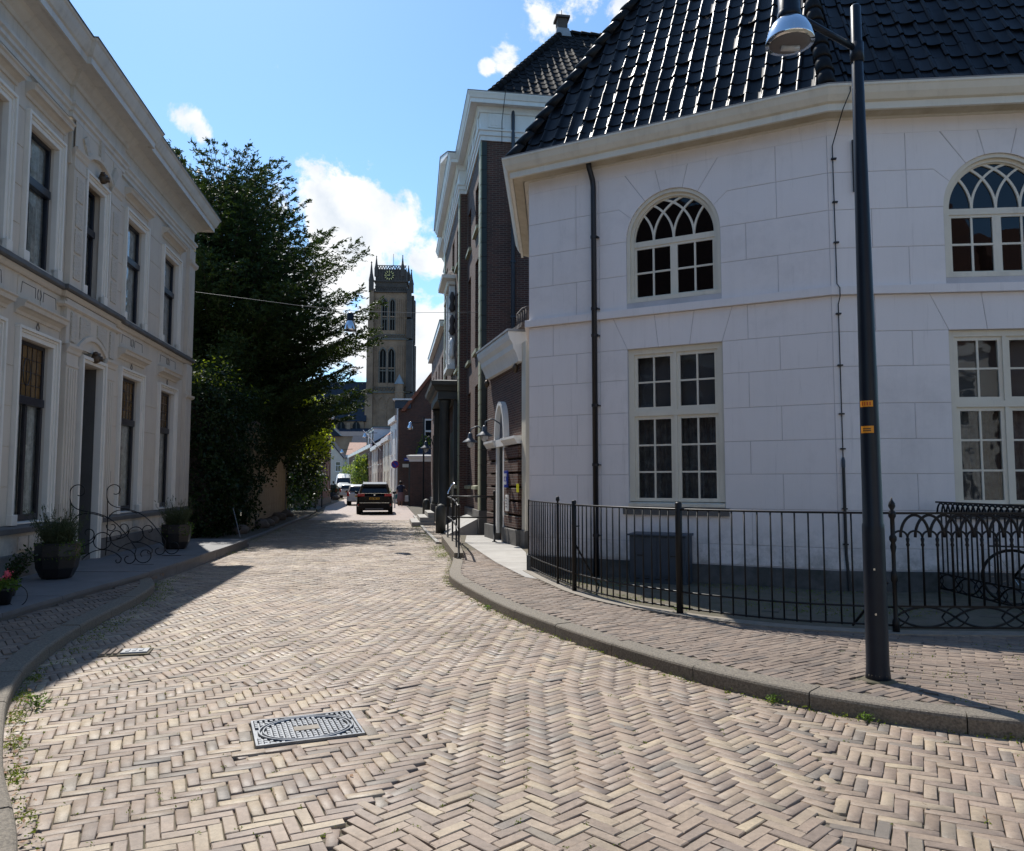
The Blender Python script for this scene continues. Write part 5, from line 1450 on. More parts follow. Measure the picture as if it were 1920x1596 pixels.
# corner pilaster
MB().box(-0.50, 0.03, -0.10, 0.0, 0.99, 4.80).build('corner_pilaster', M['stucco'], house, bevel=0.005)
MB().box(-0.50, 0.03, -0.10, 0.0, 5.04, 7.97).build('corner_pilaster', M['stucco'], house, bevel=0.005)
MB().sweep([(0.101, 3.88), (0.15, 3.92), (0.16, 3.98), (0.101, 4.0)], [(-0.54, 0), (0.0, 0), (0.0, 0.3)]).build('capital', M['stucco'], house)
MB().sweep([(0.101, 7.50), (0.15, 7.56), (0.16, 7.64), (0.101, 7.66)], [(-0.54, 0), (0.0, 0), (0.0, 0.3)]).build('capital', M['stucco'], house)
for z0, z1 in ((1.2, 3.6), (4.1, 4.7), (5.2, 7.3)): MB().box(-0.40, -0.08, -0.115, -0.099, z0, z1).build('pilaster_panel', M['stucco'], house, bevel=0.006)

def H(x, y, z=0.2):   # house-local to world
    c, s = math.cos(HA), math.sin(HA); return (LFE[0] + c * x - s * y, LFE[1] + s * x + c * y, z)

# ---- scrolled iron railings either side of the door
def spiral(cx, cz, r0, r1, a0, a1, n=26):
    return [(cx + (r0 + (r1 - r0) * i / n) * math.cos(a0 + (a1 - a0) * i / n), cz + (r0 + (r1 - r0) * i / n) * math.sin(a0 + (a1 - a0) * i / n)) for i in range(n + 1)]
def bez(p0, p1, p2, p3, n=20):
    o_ = []
    for i in range(n + 1):
        t = i / n; o_.append(tuple((1 - t) ** 3 * p0[k] + 3 * (1 - t) ** 2 * t * p1[k] + 3 * (1 - t) * t * t * p2[k] + t ** 3 * p3[k] for k in (0, 1)))
    return o_
def scroll_rail(s, lab):
    x, y, z = H(-s, -0.15)
    t = empty('scroll_railing', (x, y, z), HA - PI / 2); tag(t, lab, 'iron railing')
    curves = [
        spiral(0.13, 1.27, 0.15, 0.06, PI * 1.05, -PI * 0.62)[::-1] + bez((-0.02, 1.22), (-0.02, 0.92), (0.22, 0.95), (0.42, 0.90))[1:] + bez((0.42, 0.90), (0.78, 0.80), (0.90, 0.55), (1.10, 0.28))[1:] + spiral(1.24, 0.17, 0.17, 0.05, PI * 0.80, PI * 3.2)[2:],
        bez((0.02, 0.72), (0.10, 0.95), (0.36, 0.92), (0.55, 0.83)),
        spiral(0.10, 0.58, 0.11, 0.03, PI * 0.9, PI * 2.6),
        spiral(0.30, 0.55, 0.13, 0.03, -PI * 0.5, PI * 1.2),
        bez((0.42, 0.50), (0.42, 0.36), (0.20, 0.32), (0.0, 0.28)),
        spiral(0.54, 0.42, 0.145, 0.145, 0, 2 * PI),
        spiral(0.78, 0.50, 0.12, 0.03, PI, -PI * 0.6),
        bez((0.66, 0.50), (0.66, 0.30), (0.90, 0.30), (1.02, 0.24)) + spiral(0.98, 0.11, 0.13, 0.035, PI * 0.35, -PI * 1.5)[2:],
        bez((0.22, 0.10), (0.40, 0.34), (0.72, 0.30), (0.86, 0.12)) + spiral(0.80, 0.08, 0.06, 0.02, 0.3, -PI * 1.2)[1:],
        bez((0.0, 0.02), (0.02, 0.3), (0.02, 0.6), (0.0, 1.1)),
    ]
    for c_ in curves: MB().tube([(u, 0, v) for u, v in c_], 0.009, 6).build('scroll', M['iron'], t, True)
    MB().box(1.05, 1.40, -0.015, 0.015, -0.01, 0.006).build('foot', M['iron'], t)
scroll_rail(7.62, 'black wrought iron scroll railing beside the nearer planter, left of the porch')
scroll_rail(5.92, 'black wrought iron scroll railing right of the porch, below the middle window')

# ---- planters
def planter(x, y, s, lab, lab2):
    t = empty('planter', (x, y, 0.2)); tag(t, lab, 'planter', 'black planters on the stone step')
    mb = MB().lathe([(0.21 * s, 0.0), (0.25 * s, 0.03), (0.315 * s, 0.16), (0.345 * s, 0.34), (0.34 * s, 0.50), (0.345 * s, 0.53), (0.30 * s, 0.53), (0.29 * s, 0.45)], 0, 0, 8, a0=PI / 8 + 0.2)
    mb.build('pot', M['pot'], t, bevel=0.01)
    MB().lathe([(0.28 * s, 0.44), (0.29 * s, 0.47), (0.02, 0.49)], 0, 0, 10).build('soil', M['soil'], t)
    pl = empty('lavender_plant', (x, y, 0.20 + 0.47 * s)); tag(pl, lab2, 'plant')
    P_, D_ = [], []; st_ = MB()
    for k in range(210):
        a = RNG.uniform(0, 2 * PI); sp = RNG.uniform(0.05, 0.62) ** 0.9; L0 = RNG.uniform(0.38, 0.80) * s
        d = Vector((math.cos(a) * sp, math.sin(a) * sp, 1.0)).normalized(); b0 = Vector((math.cos(a), math.sin(a), 0)) * RNG.uniform(0, 0.16) * s
        if k % 2 == 0: st_.tube([b0, b0 + d * L0 * 0.6, b0 + d * L0 + Vector((0, 0, -0.06 * sp))], 0.0022, 3)
        for _ in range(44):
            t_ = RNG.uniform(0.12, 0.72); q = b0 + d * L0 * t_ + Vector(RNG.normal(0, 0.022, 3)); P_.append(tuple(q)); D_.append(tuple(d + Vector(RNG.normal(0, 0.4, 3))))
        if k % 3 == 0:
            for _ in range(7): q = b0 + d * (L0 * RNG.uniform(0.94, 1.02)); P_.append(tuple(q + Vector(RNG.normal(0, 0.006, 3)))); D_.append(tuple(d))
    st_.build('stem', M['lavender'], pl)
    leaves('foliage', P_, np.tile([0, 0, 1.0], (len(P_), 1)), 0.045, M['lavender'], pl, 0.20, 0.95, D_)
    P_ = []
    for k in range(900):
        a = RNG.uniform(-1.0, 2.0) if RNG.random() < .6 else RNG.uniform(0, 2 * PI); r = RNG.uniform(0.08, 0.40) * s; P_.append((math.cos(a) * r, math.sin(a) * r, 0.00 + RNG.uniform(-0.16, 0.12) * (1 if r > 0.3 * s else 0.3) + 0.02))
    leaves('trailing_leaf', P_, np.tile([0, 0, 1.0], (len(P_), 1)), 0.035, M['herb'], pl, 0.6, 0.7)
planter(-6.84, 11.75, 0.90, 'large black faceted planter on the stone step, left of the porch', 'grey-green lavender bush in the nearer black planter, left of the porch')
planter(-7.28, 16.9, 0.90, 'black faceted planter on the stone step near the far corner of the grey house', 'lavender bush in the farther black planter, near the corner of the grey house')
# small flowerpot at the left edge
t = empty('flowerpot', (-5.98, 9.22, 0.2)); tag(t, 'small dark flowerpot with a wire hoop at the left edge of the photo', 'flowerpot')
MB().lathe([(0.07, 0), (0.10, 0.16), (0.11, 0.17), (0.11, 0.19), (0.09, 0.19)], 0, 0, 14).build('pot', M['pot'], t, True)
MB().tube([(0.16 + 0.12 * math.cos(a), 0.0, 0.10 + 0.12 * math.sin(a)) for a in np.linspace(-2.4, 2.6, 24)], 0.005, 5).build('wire_hoop', M['iron'], t)
pl = empty('geranium', (-5.98, 9.22, 0.38)); tag(pl, 'pink flowering geranium in the small pot at the left edge', 'plant')
P_ = RNG.normal(0, 1, (260, 3)) * [0.07, 0.07, 0.04] + [0, 0, 0.05]
leaves('leaf', P_, np.tile([0, 0, 1.0], (260, 1)), 0.04, M['herb'], pl, 0.9, 0.6)
P_ = np.concatenate([RNG.normal(0, 1, (60, 3)) * 0.022 + c for c in ((0.04, -0.02, 0.17), (-0.07, -0.02, 0.10))])
leaves('petal', P_, np.tile([0, 0, 1.0], (120, 1)), 0.028, M['flower'], pl, 0.9, 0.8)
pl = empty('branching_plant', (-6.42, 9.9, 0.2)); tag(pl, 'dark leafy plant leaning in from the left edge above the flowerpot', 'plant')
P_ = []; st_ = MB()
for k in range(16):
    a = RNG.uniform(-0.9, 0.9); L0 = RNG.uniform(0.3, 0.62); d = Vector((math.cos(a) * 0.35, math.sin(a) * 0.35, 1)).normalized(); st_.tube([(0, 0, 0), d * L0 * 0.6, d * L0 + Vector((0.12, 0, -0.05))], 0.004, 4)
    for _ in range(34): t_ = RNG.uniform(0.35, 1.05); P_.append(tuple(d * L0 * t_ + Vector((0.12 * t_ * t_, 0, 0)) + Vector(RNG.normal(0, 0.04, 3))))
st_.build('stem', M['bark'], pl); leaves('leaf', P_, np.tile([0, 0, 1.0], (len(P_), 1)), 0.05, M['ivy'], pl, 0.5, 0.7)
MB().lathe([(0.12, 0.0), (0.16, 0.22), (0.14, 0.22)], 0, 0, 12).build('pot', M['pot'], pl)
# ================================================================ TALL BRICK BUILDING (right) in its own frame
# local X: along the street facade away from the camera is -X; we look at it from the street, so X runs towards the camera
TA = math.atan2(-0.988, 0.155)        # X axis points back towards the camera, Y into the building
def right_y(mb): return mb
hall = empty('brick_hall', (-0.92, 23.0, 0), TA)
tag(hall, 'tall dark brick hall with white pedimented cornice and green-grey porch, right of the street', 'building')
# facade windows: local x = -s
RI = (4.5, 12.4, 0.25)           # risalit from s to s, projection
def hx(s): return -s
HH = 12.08
WIN = []
for s0 in (0.75, 3.12):
    WIN += [(s0, s0 + 1.02, 1.55, 4.70), (s0, s0 + 1.02, 5.80, 8.72), (s0, s0 + 1.02, 9.70, 11.15)]
for s0 in (5.0, 10.7):
    WIN += [(s0, s0 + 1.0, 1.55, 4.70), (s0, s0 + 1.0, 5.80, 8.72), (s0, s0 + 1.0, 9.70, 11.15)]
WIN += [(7.15, 8.25, 10.15, 11.3)]
for s0 in (13.2, 14.9):
    WIN += [(s0, s0 + 0.95, 1.55, 4.70), (s0, s0 + 0.95, 5.80, 8.72), (s0, s0 + 0.95, 9.70, 11.15)]
def facade_part(s0, s1, yf, name='wall'):
    ws = [w for w in WIN if s0 <= w[0] and w[1] <= s1]
    xs = sorted(set([s0, s1] + [v for w in ws for v in w[:2]])); zs_ = sorted(set([0.0, HH] + [v for w in ws for v in w[2:]]))
    mb = MB()
    for i in range(len(xs) - 1):
        for j in range(len(zs_) - 1):
            xm, zm = (xs[i] + xs[i + 1]) / 2, (zs_[j] + zs_[j + 1]) / 2
            if any(w[0] < xm < w[1] and w[2] < zm < w[3] for w in ws): continue
            mb.face([(-xs[i + 1], yf, zs_[j]), (-xs[i], yf, zs_[j]), (-xs[i], yf, zs_[j + 1]), (-xs[i + 1], yf, zs_[j + 1])])
    D = 0.32
    for a_, b_, z0, z1 in ws:
        for x in (-a_, -b_): mb.face([(x, yf, z0), (x, yf + D, z0), (x, yf + D, z1), (x, yf, z1)])
        for z in (z0, z1): mb.face([(-a_, yf, z), (-b_, yf, z), (-b_, yf + D, z), (-a_, yf + D, z)])
    mb.build(name, M['brick'], hall)
    for a_, b_, z0, z1 in ws:
        mb = MB(); f = 0.07
        xa, xb = -b_, -a_
        mb.box(xa, xa + f, yf + 0.2, yf + 0.26, z0, z1).box(xb - f, xb, yf + 0.2, yf + 0.26, z0, z1).box(xa + f, xb - f, yf + 0.2, yf + 0.26, z0, z0 + f).box(xa + f, xb - f, yf + 0.2, yf + 0.26, z1 - f, z1)
        nz = 4 if z1 - z0 > 2 else 2
        for k in range(1, nz): mb.box(xa + f, xb - f, yf + 0.205, yf + 0.25, z0 + (z1 - z0) * k / nz - 0.018, z0 + (z1 - z0) * k / nz + 0.018)
        mb.box((xa + xb) / 2 - 0.018, (xa + xb) / 2 + 0.018, yf + 0.207, yf + 0.248, z0 + f, z1 - f)
        w_ = mb.build('window', M['quoindark'], hall)
        MB().face([(xa, yf + 0.23, z0), (xb, yf + 0.23, z0), (xb, yf + 0.23, z1), (xa, yf + 0.23, z1)]).build('pane', M['glassdark'], w_)
        MB().prism_yz([(yf - 0.10, z0 - 0.13), (yf + 0.12, z0 - 0.13), (yf + 0.12, z0 + 0.01), (yf - 0.10, z0 - 0.03)], xa - 0.10, xb + 0.10).build('sill', M['quoin'], w_)
facade_part(0, RI[0], 0.0); facade_part(RI[0], RI[1], -RI[2]); facade_part(RI[1], 16.2, 0.0)
for s in RI[:2]: MB().face([(-s, 0, 0), (-s, -RI[2], 0), (-s, -RI[2], HH), (-s, 0, HH)]).build('risalit_return', M['brick'], hall)
MB().face([(0, 0, 0), (0, 14, 0), (0, 14, HH), (0, 0, HH)]).build('side_wall', M['brick'], hall)            # faces the camera
MB().face([(-16.2, 0, 0), (-16.2, 14, 0), (-16.2, 14, HH), (-16.2, 0, HH)]).build('side_wall', M['brick'], hall)
MB().box(-16.1, -0.4, 0.6, 13.9, 0.1, HH).build('room_shade_block', M['void'], hall)  # near-black block, colour standing for the unlit inside of the hall
# plinth of grey stone
for a_, b_, yf in ((0, RI[0], 0), (RI[0], RI[1], -RI[2]), (RI[1], 16.2, 0)):
    MB().box(-b_ + (0.001 if b_ < 16 else 0), -a_ + (0.06 if a_ == 0 else -0.001), yf - 0.07, yf - 0.001, 0, 0.80).build('plinth', M['plinth'], hall, bevel=0.01)
MB().box(0.001, 0.06, 0.0, 2.0, 0, 0.80).build('plinth', M['plinth'], hall)
# quoins
z = 0.80; k = 0
while z < HH - 0.1:
    h = min(0.45, HH - z)
    for s_, w, yf, front in ((0, 0.46, 0, True), (RI[0], 0.42, -RI[2], False), (RI[1] - 0.42, 0.42, -RI[2], False), (15.74, 0.46, 0, False)):
        MB().box(-s_ - w, -s_ + (0.035 if front else 0.0), yf - 0.045, yf - 0.001, z + 0.006, z + h - 0.006).build('quoin', M['quoin'], hall, bevel=0.012)
    MB().box(0.001, 0.04, 0.0, 0.15, z + 0.006, z + h - 0.006).build('quoin', M['quoindark'], hall)
    z += h; k += 1
# entablature
PTH = [(-16.2, 0.0), (-RI[1], 0.0), (-RI[1], -RI[2]), (-RI[0], -RI[2]), (-RI[0], 0.0), (0.0, 0.0), (0.0, 13.5)]
ARC_ = [(0.0, HH), (0.05, HH), (0.05, HH + 0.14), (0.09, HH + 0.15), (0.09, HH + 0.28), (0.13, HH + 0.30), (0.13, HH + 0.34), (0.06, HH + 0.36), (0.06, HH + 0.86), (0.0, HH + 0.86)]
MB().sweep(ARC_, PTH).build('architrave', M['white'], hall)
CORN = [(0.0, HH + 0.86), (0.10, HH + 0.86), (0.12, HH + 0.92), (0.17, HH + 0.98), (0.18, HH + 1.04), (0.36, HH + 1.06), (0.36, HH + 1.02), (0.39, HH + 1.02), (0.39, HH + 1.14), (0.42, HH + 1.16), (0.45, HH + 1.24), (0.48, HH + 1.30), (0.48, HH + 1.33), (0.0, HH + 1.36)]
MB().sweep(CORN, PTH).build('cornice', M['white'], hall)
MB().sweep([(0.40, HH + 1.362), (0.49, HH + 1.332), (0.50, HH + 1.35), (0.40, HH + 1.38)], PTH).build('gutter_edge', M['lead'], hall)
for y0 in (0.18, 2.6, 5.0):
    fp = MB().box(0.061, 0.10, y0, y0 + 0.50, HH + 0.40, HH + 0.84).build('frieze_panel', M['white'], hall)
    for q in range(3): MB().box(0.1005, 0.118, y0 + 0.10 + q * 0.12, y0 + 0.16 + q * 0.12, HH + 0.46, HH + 0.80).build('triglyph_bar', M['white'], fp)
for s_ in np.arange(0.3, 16, 1.35):
    yf = -RI[2] if RI[0] < s_ < RI[1] - 0.4 else 0
    MB().box(-s_ - 0.32, -s_, yf - 0.10, yf - 0.061, HH + 0.40, HH + 0.84).build('frieze_panel', M['white'], hall)
# pediment over the projecting centre
pc, ph = -(RI[0] + RI[1]) / 2, 1.55
zb = HH + 1.36; hw = (RI[1] - RI[0]) / 2 + 0.50
MB().prism_xz([(pc - hw + 0.3, zb), (pc + hw - 0.3, zb), (pc, zb + ph - 0.12)], -RI[2] - 0.05, 1.6).build('tympanum', M['white'], hall)
for s in (-1, 1):
    mb = MB(); mb.prism_xz([(pc + s * hw, zb), (pc + s * (hw - 0.35), zb), (pc, zb + ph - 0.16), (pc, zb + ph + 0.1)][::s], -RI[2] - 0.50, 1.6)
    mb.build('raking_cornice', M['white'], hall)
MB().prism_xz([(pc - hw - 0.03, zb + 0.0), (pc, zb + ph + 0.11), (pc + hw + 0.03, zb + 0.0), (pc, zb + ph + 0.17)], -RI[2] - 0.53, 1.6).build('pediment_lead', M['lead'], hall)
# roof
rz0 = HH + 1.36; o_ = 0.30
E1, E2, E3, E4 = (o_ - 0.0, 0.25, rz0), (o_, 12.5, rz0), (-16.2, 12.5, rz0), (-16.2, 0.25, rz0)
Rg1, Rg2 = (-3.9, 4.4, rz0 + 4.4), (-3.9, 8.2, rz0 + 4.4)
RK = (-12.3, 6.2, rz0 + 4.4)
mb = MB(); lo = lambda p: (p[0], p[1], p[2] - 0.05)
A1, A2 = (-3.9, 3.4, rz0 + 4.7), (-3.9, 9.2, rz0 + 4.7); B1, B2 = (-12.3, 3.4, rz0 + 4.7), (-12.3, 9.2, rz0 + 4.7)
for f_ in ([E2, E1, A1, A2], [E1, E4, B1, A1], [E4, E3, B2, B1], [E3, E2, A2, B2], [A1, B1, B2, A2]): mb.face([lo(p) for p in f_])
rf = mb.build('roof', M['tileunder'], hall)
tile_roof(rf, E2, E1, A2, M['tile2'], 0.28, 0.36, 0, T2=A1)
tile_roof(rf, E1, E4, A1, M['tile2'], 0.28, 0.36, 0, T2=B1)
hip_caps(rf, E1, A1, M['tile2'], 0.36, 0.13); hip_caps(rf, A1, A2, M['tile2'], 0.36, 0.13)
ch = MB().box(-4.1, -3.72, 3.22, 3.58, rz0 + 4.4, rz0 + 5.2).box(-4.18, -3.64, 3.14, 3.66, rz0 + 5.2, rz0 + 5.28).build('chimney', M['towerdark'], rf)
MB().box(-4.22, -3.6, 3.1, 3.7, rz0 + 4.45, rz0 + 4.8, 0.08, 0.08).build('lead_flashing', M['lead'], ch)
MB().tube([(-3.9, 3.4, rz0 + 5.28), (-3.9, 3.4, rz0 + 5.6)], 0.012, 5).build('lightning_rod', M['iron'], ch)
dm = MB().box(-2.6, -1.2, 0.35, 2.2, rz0 + 0.02, rz0 + 0.48).build('dormer', M['white'], hall)
MB().box(-2.66, -1.14, 0.29, 2.2, rz0 + 0.48, rz0 + 0.54).build('dormer_roof', M['lead'], dm)
MB().box(-1.199, -1.19, 0.6, 1.8, rz0 + 0.1, rz0 + 0.36).build('dormer_pane', M['carglass'], dm)
# drainpipe and cable on the side wall
dp = MB().tube([(0.10, 0.95, HH + 1.0), (0.10, 0.95, HH + 0.0), (0.08, 0.95, HH - 0.25), (0.08, 0.95, 0.2)], 0.055, 8).build('drainpipe', M['zinc'], hall, True)
for z in np.arange(1.5, 12, 1.7): MB().box(0.0, 0.15, 0.88, 1.02, z, z + 0.05).build('pipe_bracket', M['zinc'], dp)
MB().tube([(0.86, 0.62, HH + 1.35), (0.14, 0.60, HH + 0.6), (0.10, 0.60, HH - 0.1)], 0.010, 4).build('conductor', M['iron'], hall)
# porch: two dark columns carrying a cornice, double door
PC = -7.7; yp = -RI[2]
pr = MB().box(PC - 2.25, PC + 2.25, yp - 0.72, yp - 0.001, 4.70, 4.98).build('porch', M['porch'], hall)
MB().sweep([(0.0, 4.98), (0.08, 5.0), (0.14, 5.12), (0.24, 5.2), (0.26, 5.34), (0.0, 5.4)], [(PC - 2.25, yp), (PC - 2.25, yp - 0.72), (PC + 2.25, yp - 0.72), (PC + 2.25, yp)]).build('porch_cornice', M['porch'], pr)
MB().box(PC - 1.7, PC + 2.2, yp - 0.70, yp, 5.0, 5.4).build('porch_roof', M['porch'], pr)
for s in (-1, 1):
    c_ = MB().lathe([(0.25, 0.75), (0.25, 0.83), (0.21, 0.90), (0.205, 1.6), (0.175, 4.40), (0.21, 4.48), (0.21, 4.56), (0.24, 4.6), (0.24, 4.699)], PC + s * 1.92, yp - 0.45, 18).build('column', M['porch'], pr, True)
    MB().box(PC + s * 1.92 - 0.29, PC + s * 1.92 + 0.29, yp - 0.74, yp - 0.16, 0.0, 0.748).build('column_base', M['plinth'], c_)
    MB().box(PC + s * 1.92 - 0.2, PC + s * 1.92 + 0.2, yp - 0.12, yp - 0.001, 0.0, 4.699).build('wall_pilaster', M['porch'], pr)
MB().box(PC - 0.9, PC + 0.9, yp - 0.03, yp - 0.002, 0.5, 3.6).build('door', M['quoindark'], hall)
# statue niche with white pediment above the porch
nb = MB().box(PC - 0.85, PC - 0.62, yp - 0.22, yp - 0.001, 6.2, 9.3).box(PC + 0.62, PC + 0.85, yp - 0.22, yp - 0.001, 6.2, 9.3).build('window_surround', M['white'], hall)
MB().sweep([(0.0, 9.3), (0.06, 9.32), (0.10, 9.42), (0.30, 9.50), (0.32, 9.62), (0.0, 9.68)], [(PC - 0.95, yp), (PC - 0.95, yp - 0.22), (PC + 0.95, yp - 0.22), (PC + 0.95, yp)]).build('entablature', M['white'], nb)
MB().box(PC - 0.9, PC + 0.9, yp - 0.2, yp, 9.3, 9.67).build('entablature_core', M['white'], nb)
MB().prism_xz([(PC - 1.0, 9.68), (PC + 1.0, 9.68), (PC + 0.5, 10.0), (PC - 0.5, 10.0)], yp - 0.25, yp).build('carved_crest', M['towerdark'], nb)
MB().box(PC - 1.0, PC + 1.0, yp - 0.3, yp - 0.001, 6.0, 6.18).build('niche_sill', M['white'], nb)
MB().box(PC - 0.6, PC + 0.6, yp - 0.05, yp - 0.002, 6.2, 9.3).build('pane', M['carglass'], nb)
for s in (-1, 1):
    for z in (6.4, 7.3, 8.2): MB().lathe([(0.05, z), (0.13, z + 0.15), (0.07, z + 0.4), (0.12, z + 0.6), (0.05, z + 0.8)], PC + s * 1.02, yp - 0.12, 8).build('carved_garland', M['towerdark'] if z > 7 else M['white'], nb, True)
# lamp on the facade
def HW(x, y, z): c, s = math.cos(TA), math.sin(TA); return (-0.92 + c * x - s * y, 23.0 + s * x + c * y, z)
def bell_lamp(name, loc, rz, lab, arm=0.5, grp='hooded wall lanterns on the brick buildings'):
    t = empty(name, loc, rz); tag(t, lab, 'lamp', grp)
    MB().tube([(0, 0, 0), (0, -arm * 0.2, 0.22), (0, -arm * 0.6, 0.34), (0, -arm * 0.95, 0.26), (0, -arm, 0.12)], 0.018, 6).build('bracket', M['zinc'], t, True)
    MB().lathe([(0.03, 0.16), (0.06, 0.12), (0.07, 0.02), (0.10, -0.02), (0.21, -0.10), (0.22, -0.12), (0.20, -0.12), (0.08, -0.05)], 0, -arm, 16).build('hood', M['zinc'], t, True)
    MB().lathe([(0.085, -0.05), (0.10, -0.12), (0.08, -0.21), (0.03, -0.26)], 0, -arm, 12).build('globe', M['glassblob'], t, True)
bell_lamp('wall_lantern', HW(-5.78, -1.12, 3.0), TA, 'hooded wall lantern on the dark columns of the porch', 0.25)
bell_lamp('wall_lantern', (-0.66, 21.4, 2.85), TA, 'left of the two hooded lanterns beside the arched gate')
bell_lamp('wall_lantern', (-0.22, 20.1, 2.95), TA, 'right of the two hooded lanterns, in front of the arched gate')

# ---- lower brick wing further along
wing = empty('brick_wing', (HW(-16.21, 0.0, 0)), TA); tag(wing, 'lower flat-roofed brown brick building beyond the tall hall, with narrow windows', 'building')
WH = 9.6
ww = [(s0, s0 + 1.0, z0, z1) for s0 in (1.2, 4.0, 6.8, 9.6) for z0, z1 in ((1.6, 4.6), (5.7, 8.3))]
xs = sorted(set([0, 12.6] + [v for w in ww for v in w[:2]])); zs_ = [0, 1.6, 4.6, 5.7, 8.3, WH]
mb = MB()
for i in range(len(xs) - 1):
    for j in range(len(zs_) - 1):
        xm, zm = (xs[i] + xs[i + 1]) / 2, (zs_[j] + zs_[j + 1]) / 2
        if any(w[0] < xm < w[1] and w[2] < zm < w[3] for w in ww): continue
        mb.face([(-xs[i + 1], 0, zs_[j]), (-xs[i], 0, zs_[j]), (-xs[i], 0, zs_[j + 1]), (-xs[i + 1], 0, zs_[j + 1])])
for a_, b_, z0, z1 in ww:
    for x in (-a_, -b_): mb.face([(x, 0, z0), (x, 0.25, z0), (x, 0.25, z1), (x, 0, z1)])
    for z in (z0, z1): mb.face([(-a_, 0, z), (-b_, 0, z), (-b_, 0.25, z), (-a_, 0.25, z)])
mb.box(-12.6, 0, 0.5, 10, 0, WH).build('wall', M['brick2'], wing)
for a_, b_, z0, z1 in ww:
    w_ = MB().box(-b_, -b_ + 0.06, 0.12, 0.2, z0, z1).box(-a_ - 0.06, -a_, 0.12, 0.2, z0, z1).box(-b_, -a_, 0.121, 0.199, z1 - 0.06, z1).box(-b_, -a_, 0.121, 0.199, (z0 + z1) / 2, (z0 + z1) / 2 + 0.05).build('window', M['white'], wing)
    MB().face([(-b_, 0.16, z0), (-a_, 0.16, z0), (-a_, 0.16, z1), (-b_, 0.16, z1)]).build('pane', M['glassdark'], w_)
    MB().box(-b_ - 0.05, -a_ + 0.05, -0.07, 0.1, z0 - 0.1, z0).build('sill', M['plinth'], w_)
MB().box(-12.6, -0.0, -0.06, -0.001, 0, 0.7).build('plinth', M['plinth'], wing)
MB().box(-12.7, 0.0, -0.25, 0.5, WH, WH + 0.28).build('fascia', M['white'], wing)
MB().box(-12.72, 0.0, -0.28, 10, WH + 0.281, WH + 0.34).build('roof_edge', M['zinc'], wing)

# ================================================================ GATE WALL between church and hall
GA = math.atan2(17.9 - 22.4, 0.42 + 0.78)
gate = empty('gate_wall', (0.42, 17.9, 0), GA); tag(gate, 'dark brick gate wall with white cornice and arched white door, between the church and the tall hall', 'gate')
# local x = -param from the near end
def gx(p_): return -p_
def rust(x0, x1, z0, z1, y0, y1, n, parent=gate):
    h = (z1 - z0) / n
    for k in range(n): MB().box(x0, x1, y0, y1, z0 + k * h + 0.03, z0 + (k + 1) * h - 0.03).build('rusticated_course', M['brick'], parent, bevel=0.01)
MB().box(-4.45, -0.65, 0.02, 0.42, 0.0, 4.75).build('wall', M['brick'], gate)
MB().box(-0.66, -0.30, -0.02, 0.40, 0.5, 5.0).build('end_pilaster', M['cream'], gate, bevel=0.01)
MB().box(-0.68, -0.28, -0.06, 0.42, 0.0, 0.5).build('end_base', M['plinth'], gate)
for x0, x1 in ((-4.0, -2.95), (-2.05, -0.72)):
    rust(x0, x1, 0.5, 2.55, -0.10, 0.019, 6)
    MB().box(x0 - 0.04, x1 + 0.04, -0.16, 0.018, 0.0, 0.499).build('pier_base', M['plinth'], gate, bevel=0.01)
    MB().prism_yz([(-0.11, 2.57), (0.018, 2.57), (0.018, 2.76), (-0.20, 2.76), (-0.20, 2.70), (-0.15, 2.64)], x0, x1 + 0.0).build('impost', M['white'], gate)
MB().prism_yz([(-0.1, 4.55), (0.4, 4.55), (0.4, 5.28), (-0.36, 5.28), (-0.36, 5.2), (-0.32, 5.08), (-0.25, 4.98), (-0.23, 4.86), (-0.17, 4.76), (-0.13, 4.66)], -4.15, -0.64).build('cornice', M['white'], gate, bevel=0.008)
MB().box(-4.18, -0.60, -0.39, 0.45, 5.281, 5.33).build('lead_capping', M['lead'], gate)
for x in (-4.1, -1.0): MB().lathe([(0.02, 4.32), (0.07, 4.38), (0.08, 4.46), (0.03, 4.54)], x, -0.08, 8).build('corbel', M['brass'], gate, True)
mb = MB().ring_band([(-2.5 + 0.43 * math.cos(a), 2.76 + 0.90 * math.sin(a)) for a in np.linspace(PI, 0, 19)], [(-2.5 + 0.53 * math.cos(a), 2.76 + 1.0 * math.sin(a)) for a in np.linspace(PI, 0, 19)], -0.13, 0.02)
ga_ = mb.build('arch', M['white'], gate)
MB().face([(-2.5 + 0.43 * math.cos(a), 0.0, 2.76 + 0.90 * math.sin(a)) for a in np.linspace(0, PI, 19)]).build('fanlight', M['blind'], ga_)
MB().box(-2.95, -2.05, -0.12, 0.018, 2.57, 2.76).build('door_head', M['white'], gate)
gd = MB().box(-2.93, -2.81, -0.10, 0.018, 0.3, 2.569).box(-2.19, -2.07, -0.10, 0.018, 0.3, 2.569).build('door_frame', M['white'], gate)
MB().box(-2.81, -2.19, -0.03, 0.018, 0.3, 2.569).build('door', M['quoindark'], gate)
def plaque(x, z, w, h, mat, lab, nm):
    t = empty(nm, (0, 0, 0)); c, s = math.cos(GA), math.sin(GA)
    t.location = (0.42 + c * x + s * 0.13, 17.9 + s * x - c * 0.13, z); t.rotation_euler = (0, 0, GA); tag(t, lab, 'sign')
    MB().box(-w / 2, w / 2, -0.02, 0.02, -h / 2, h / 2).build('board', M[mat], t, bevel=0.004)
    return t
t = plaque(-1.72, 1.72, 0.30, 0.42, 'signblue', 'small blue shield plaque on the brick gate pier, above the white plate', 'shield_plaque')
for sx, sz in ((-0.07, 0.1), (0.07, 0.1), (0, 0.0), (-0.07, -0.1), (0.07, -0.1)): MB().box(sx - 0.035, sx + 0.035, -0.028, -0.021, sz - 0.04, sz + 0.04).build('shield_field', M['white'], t)
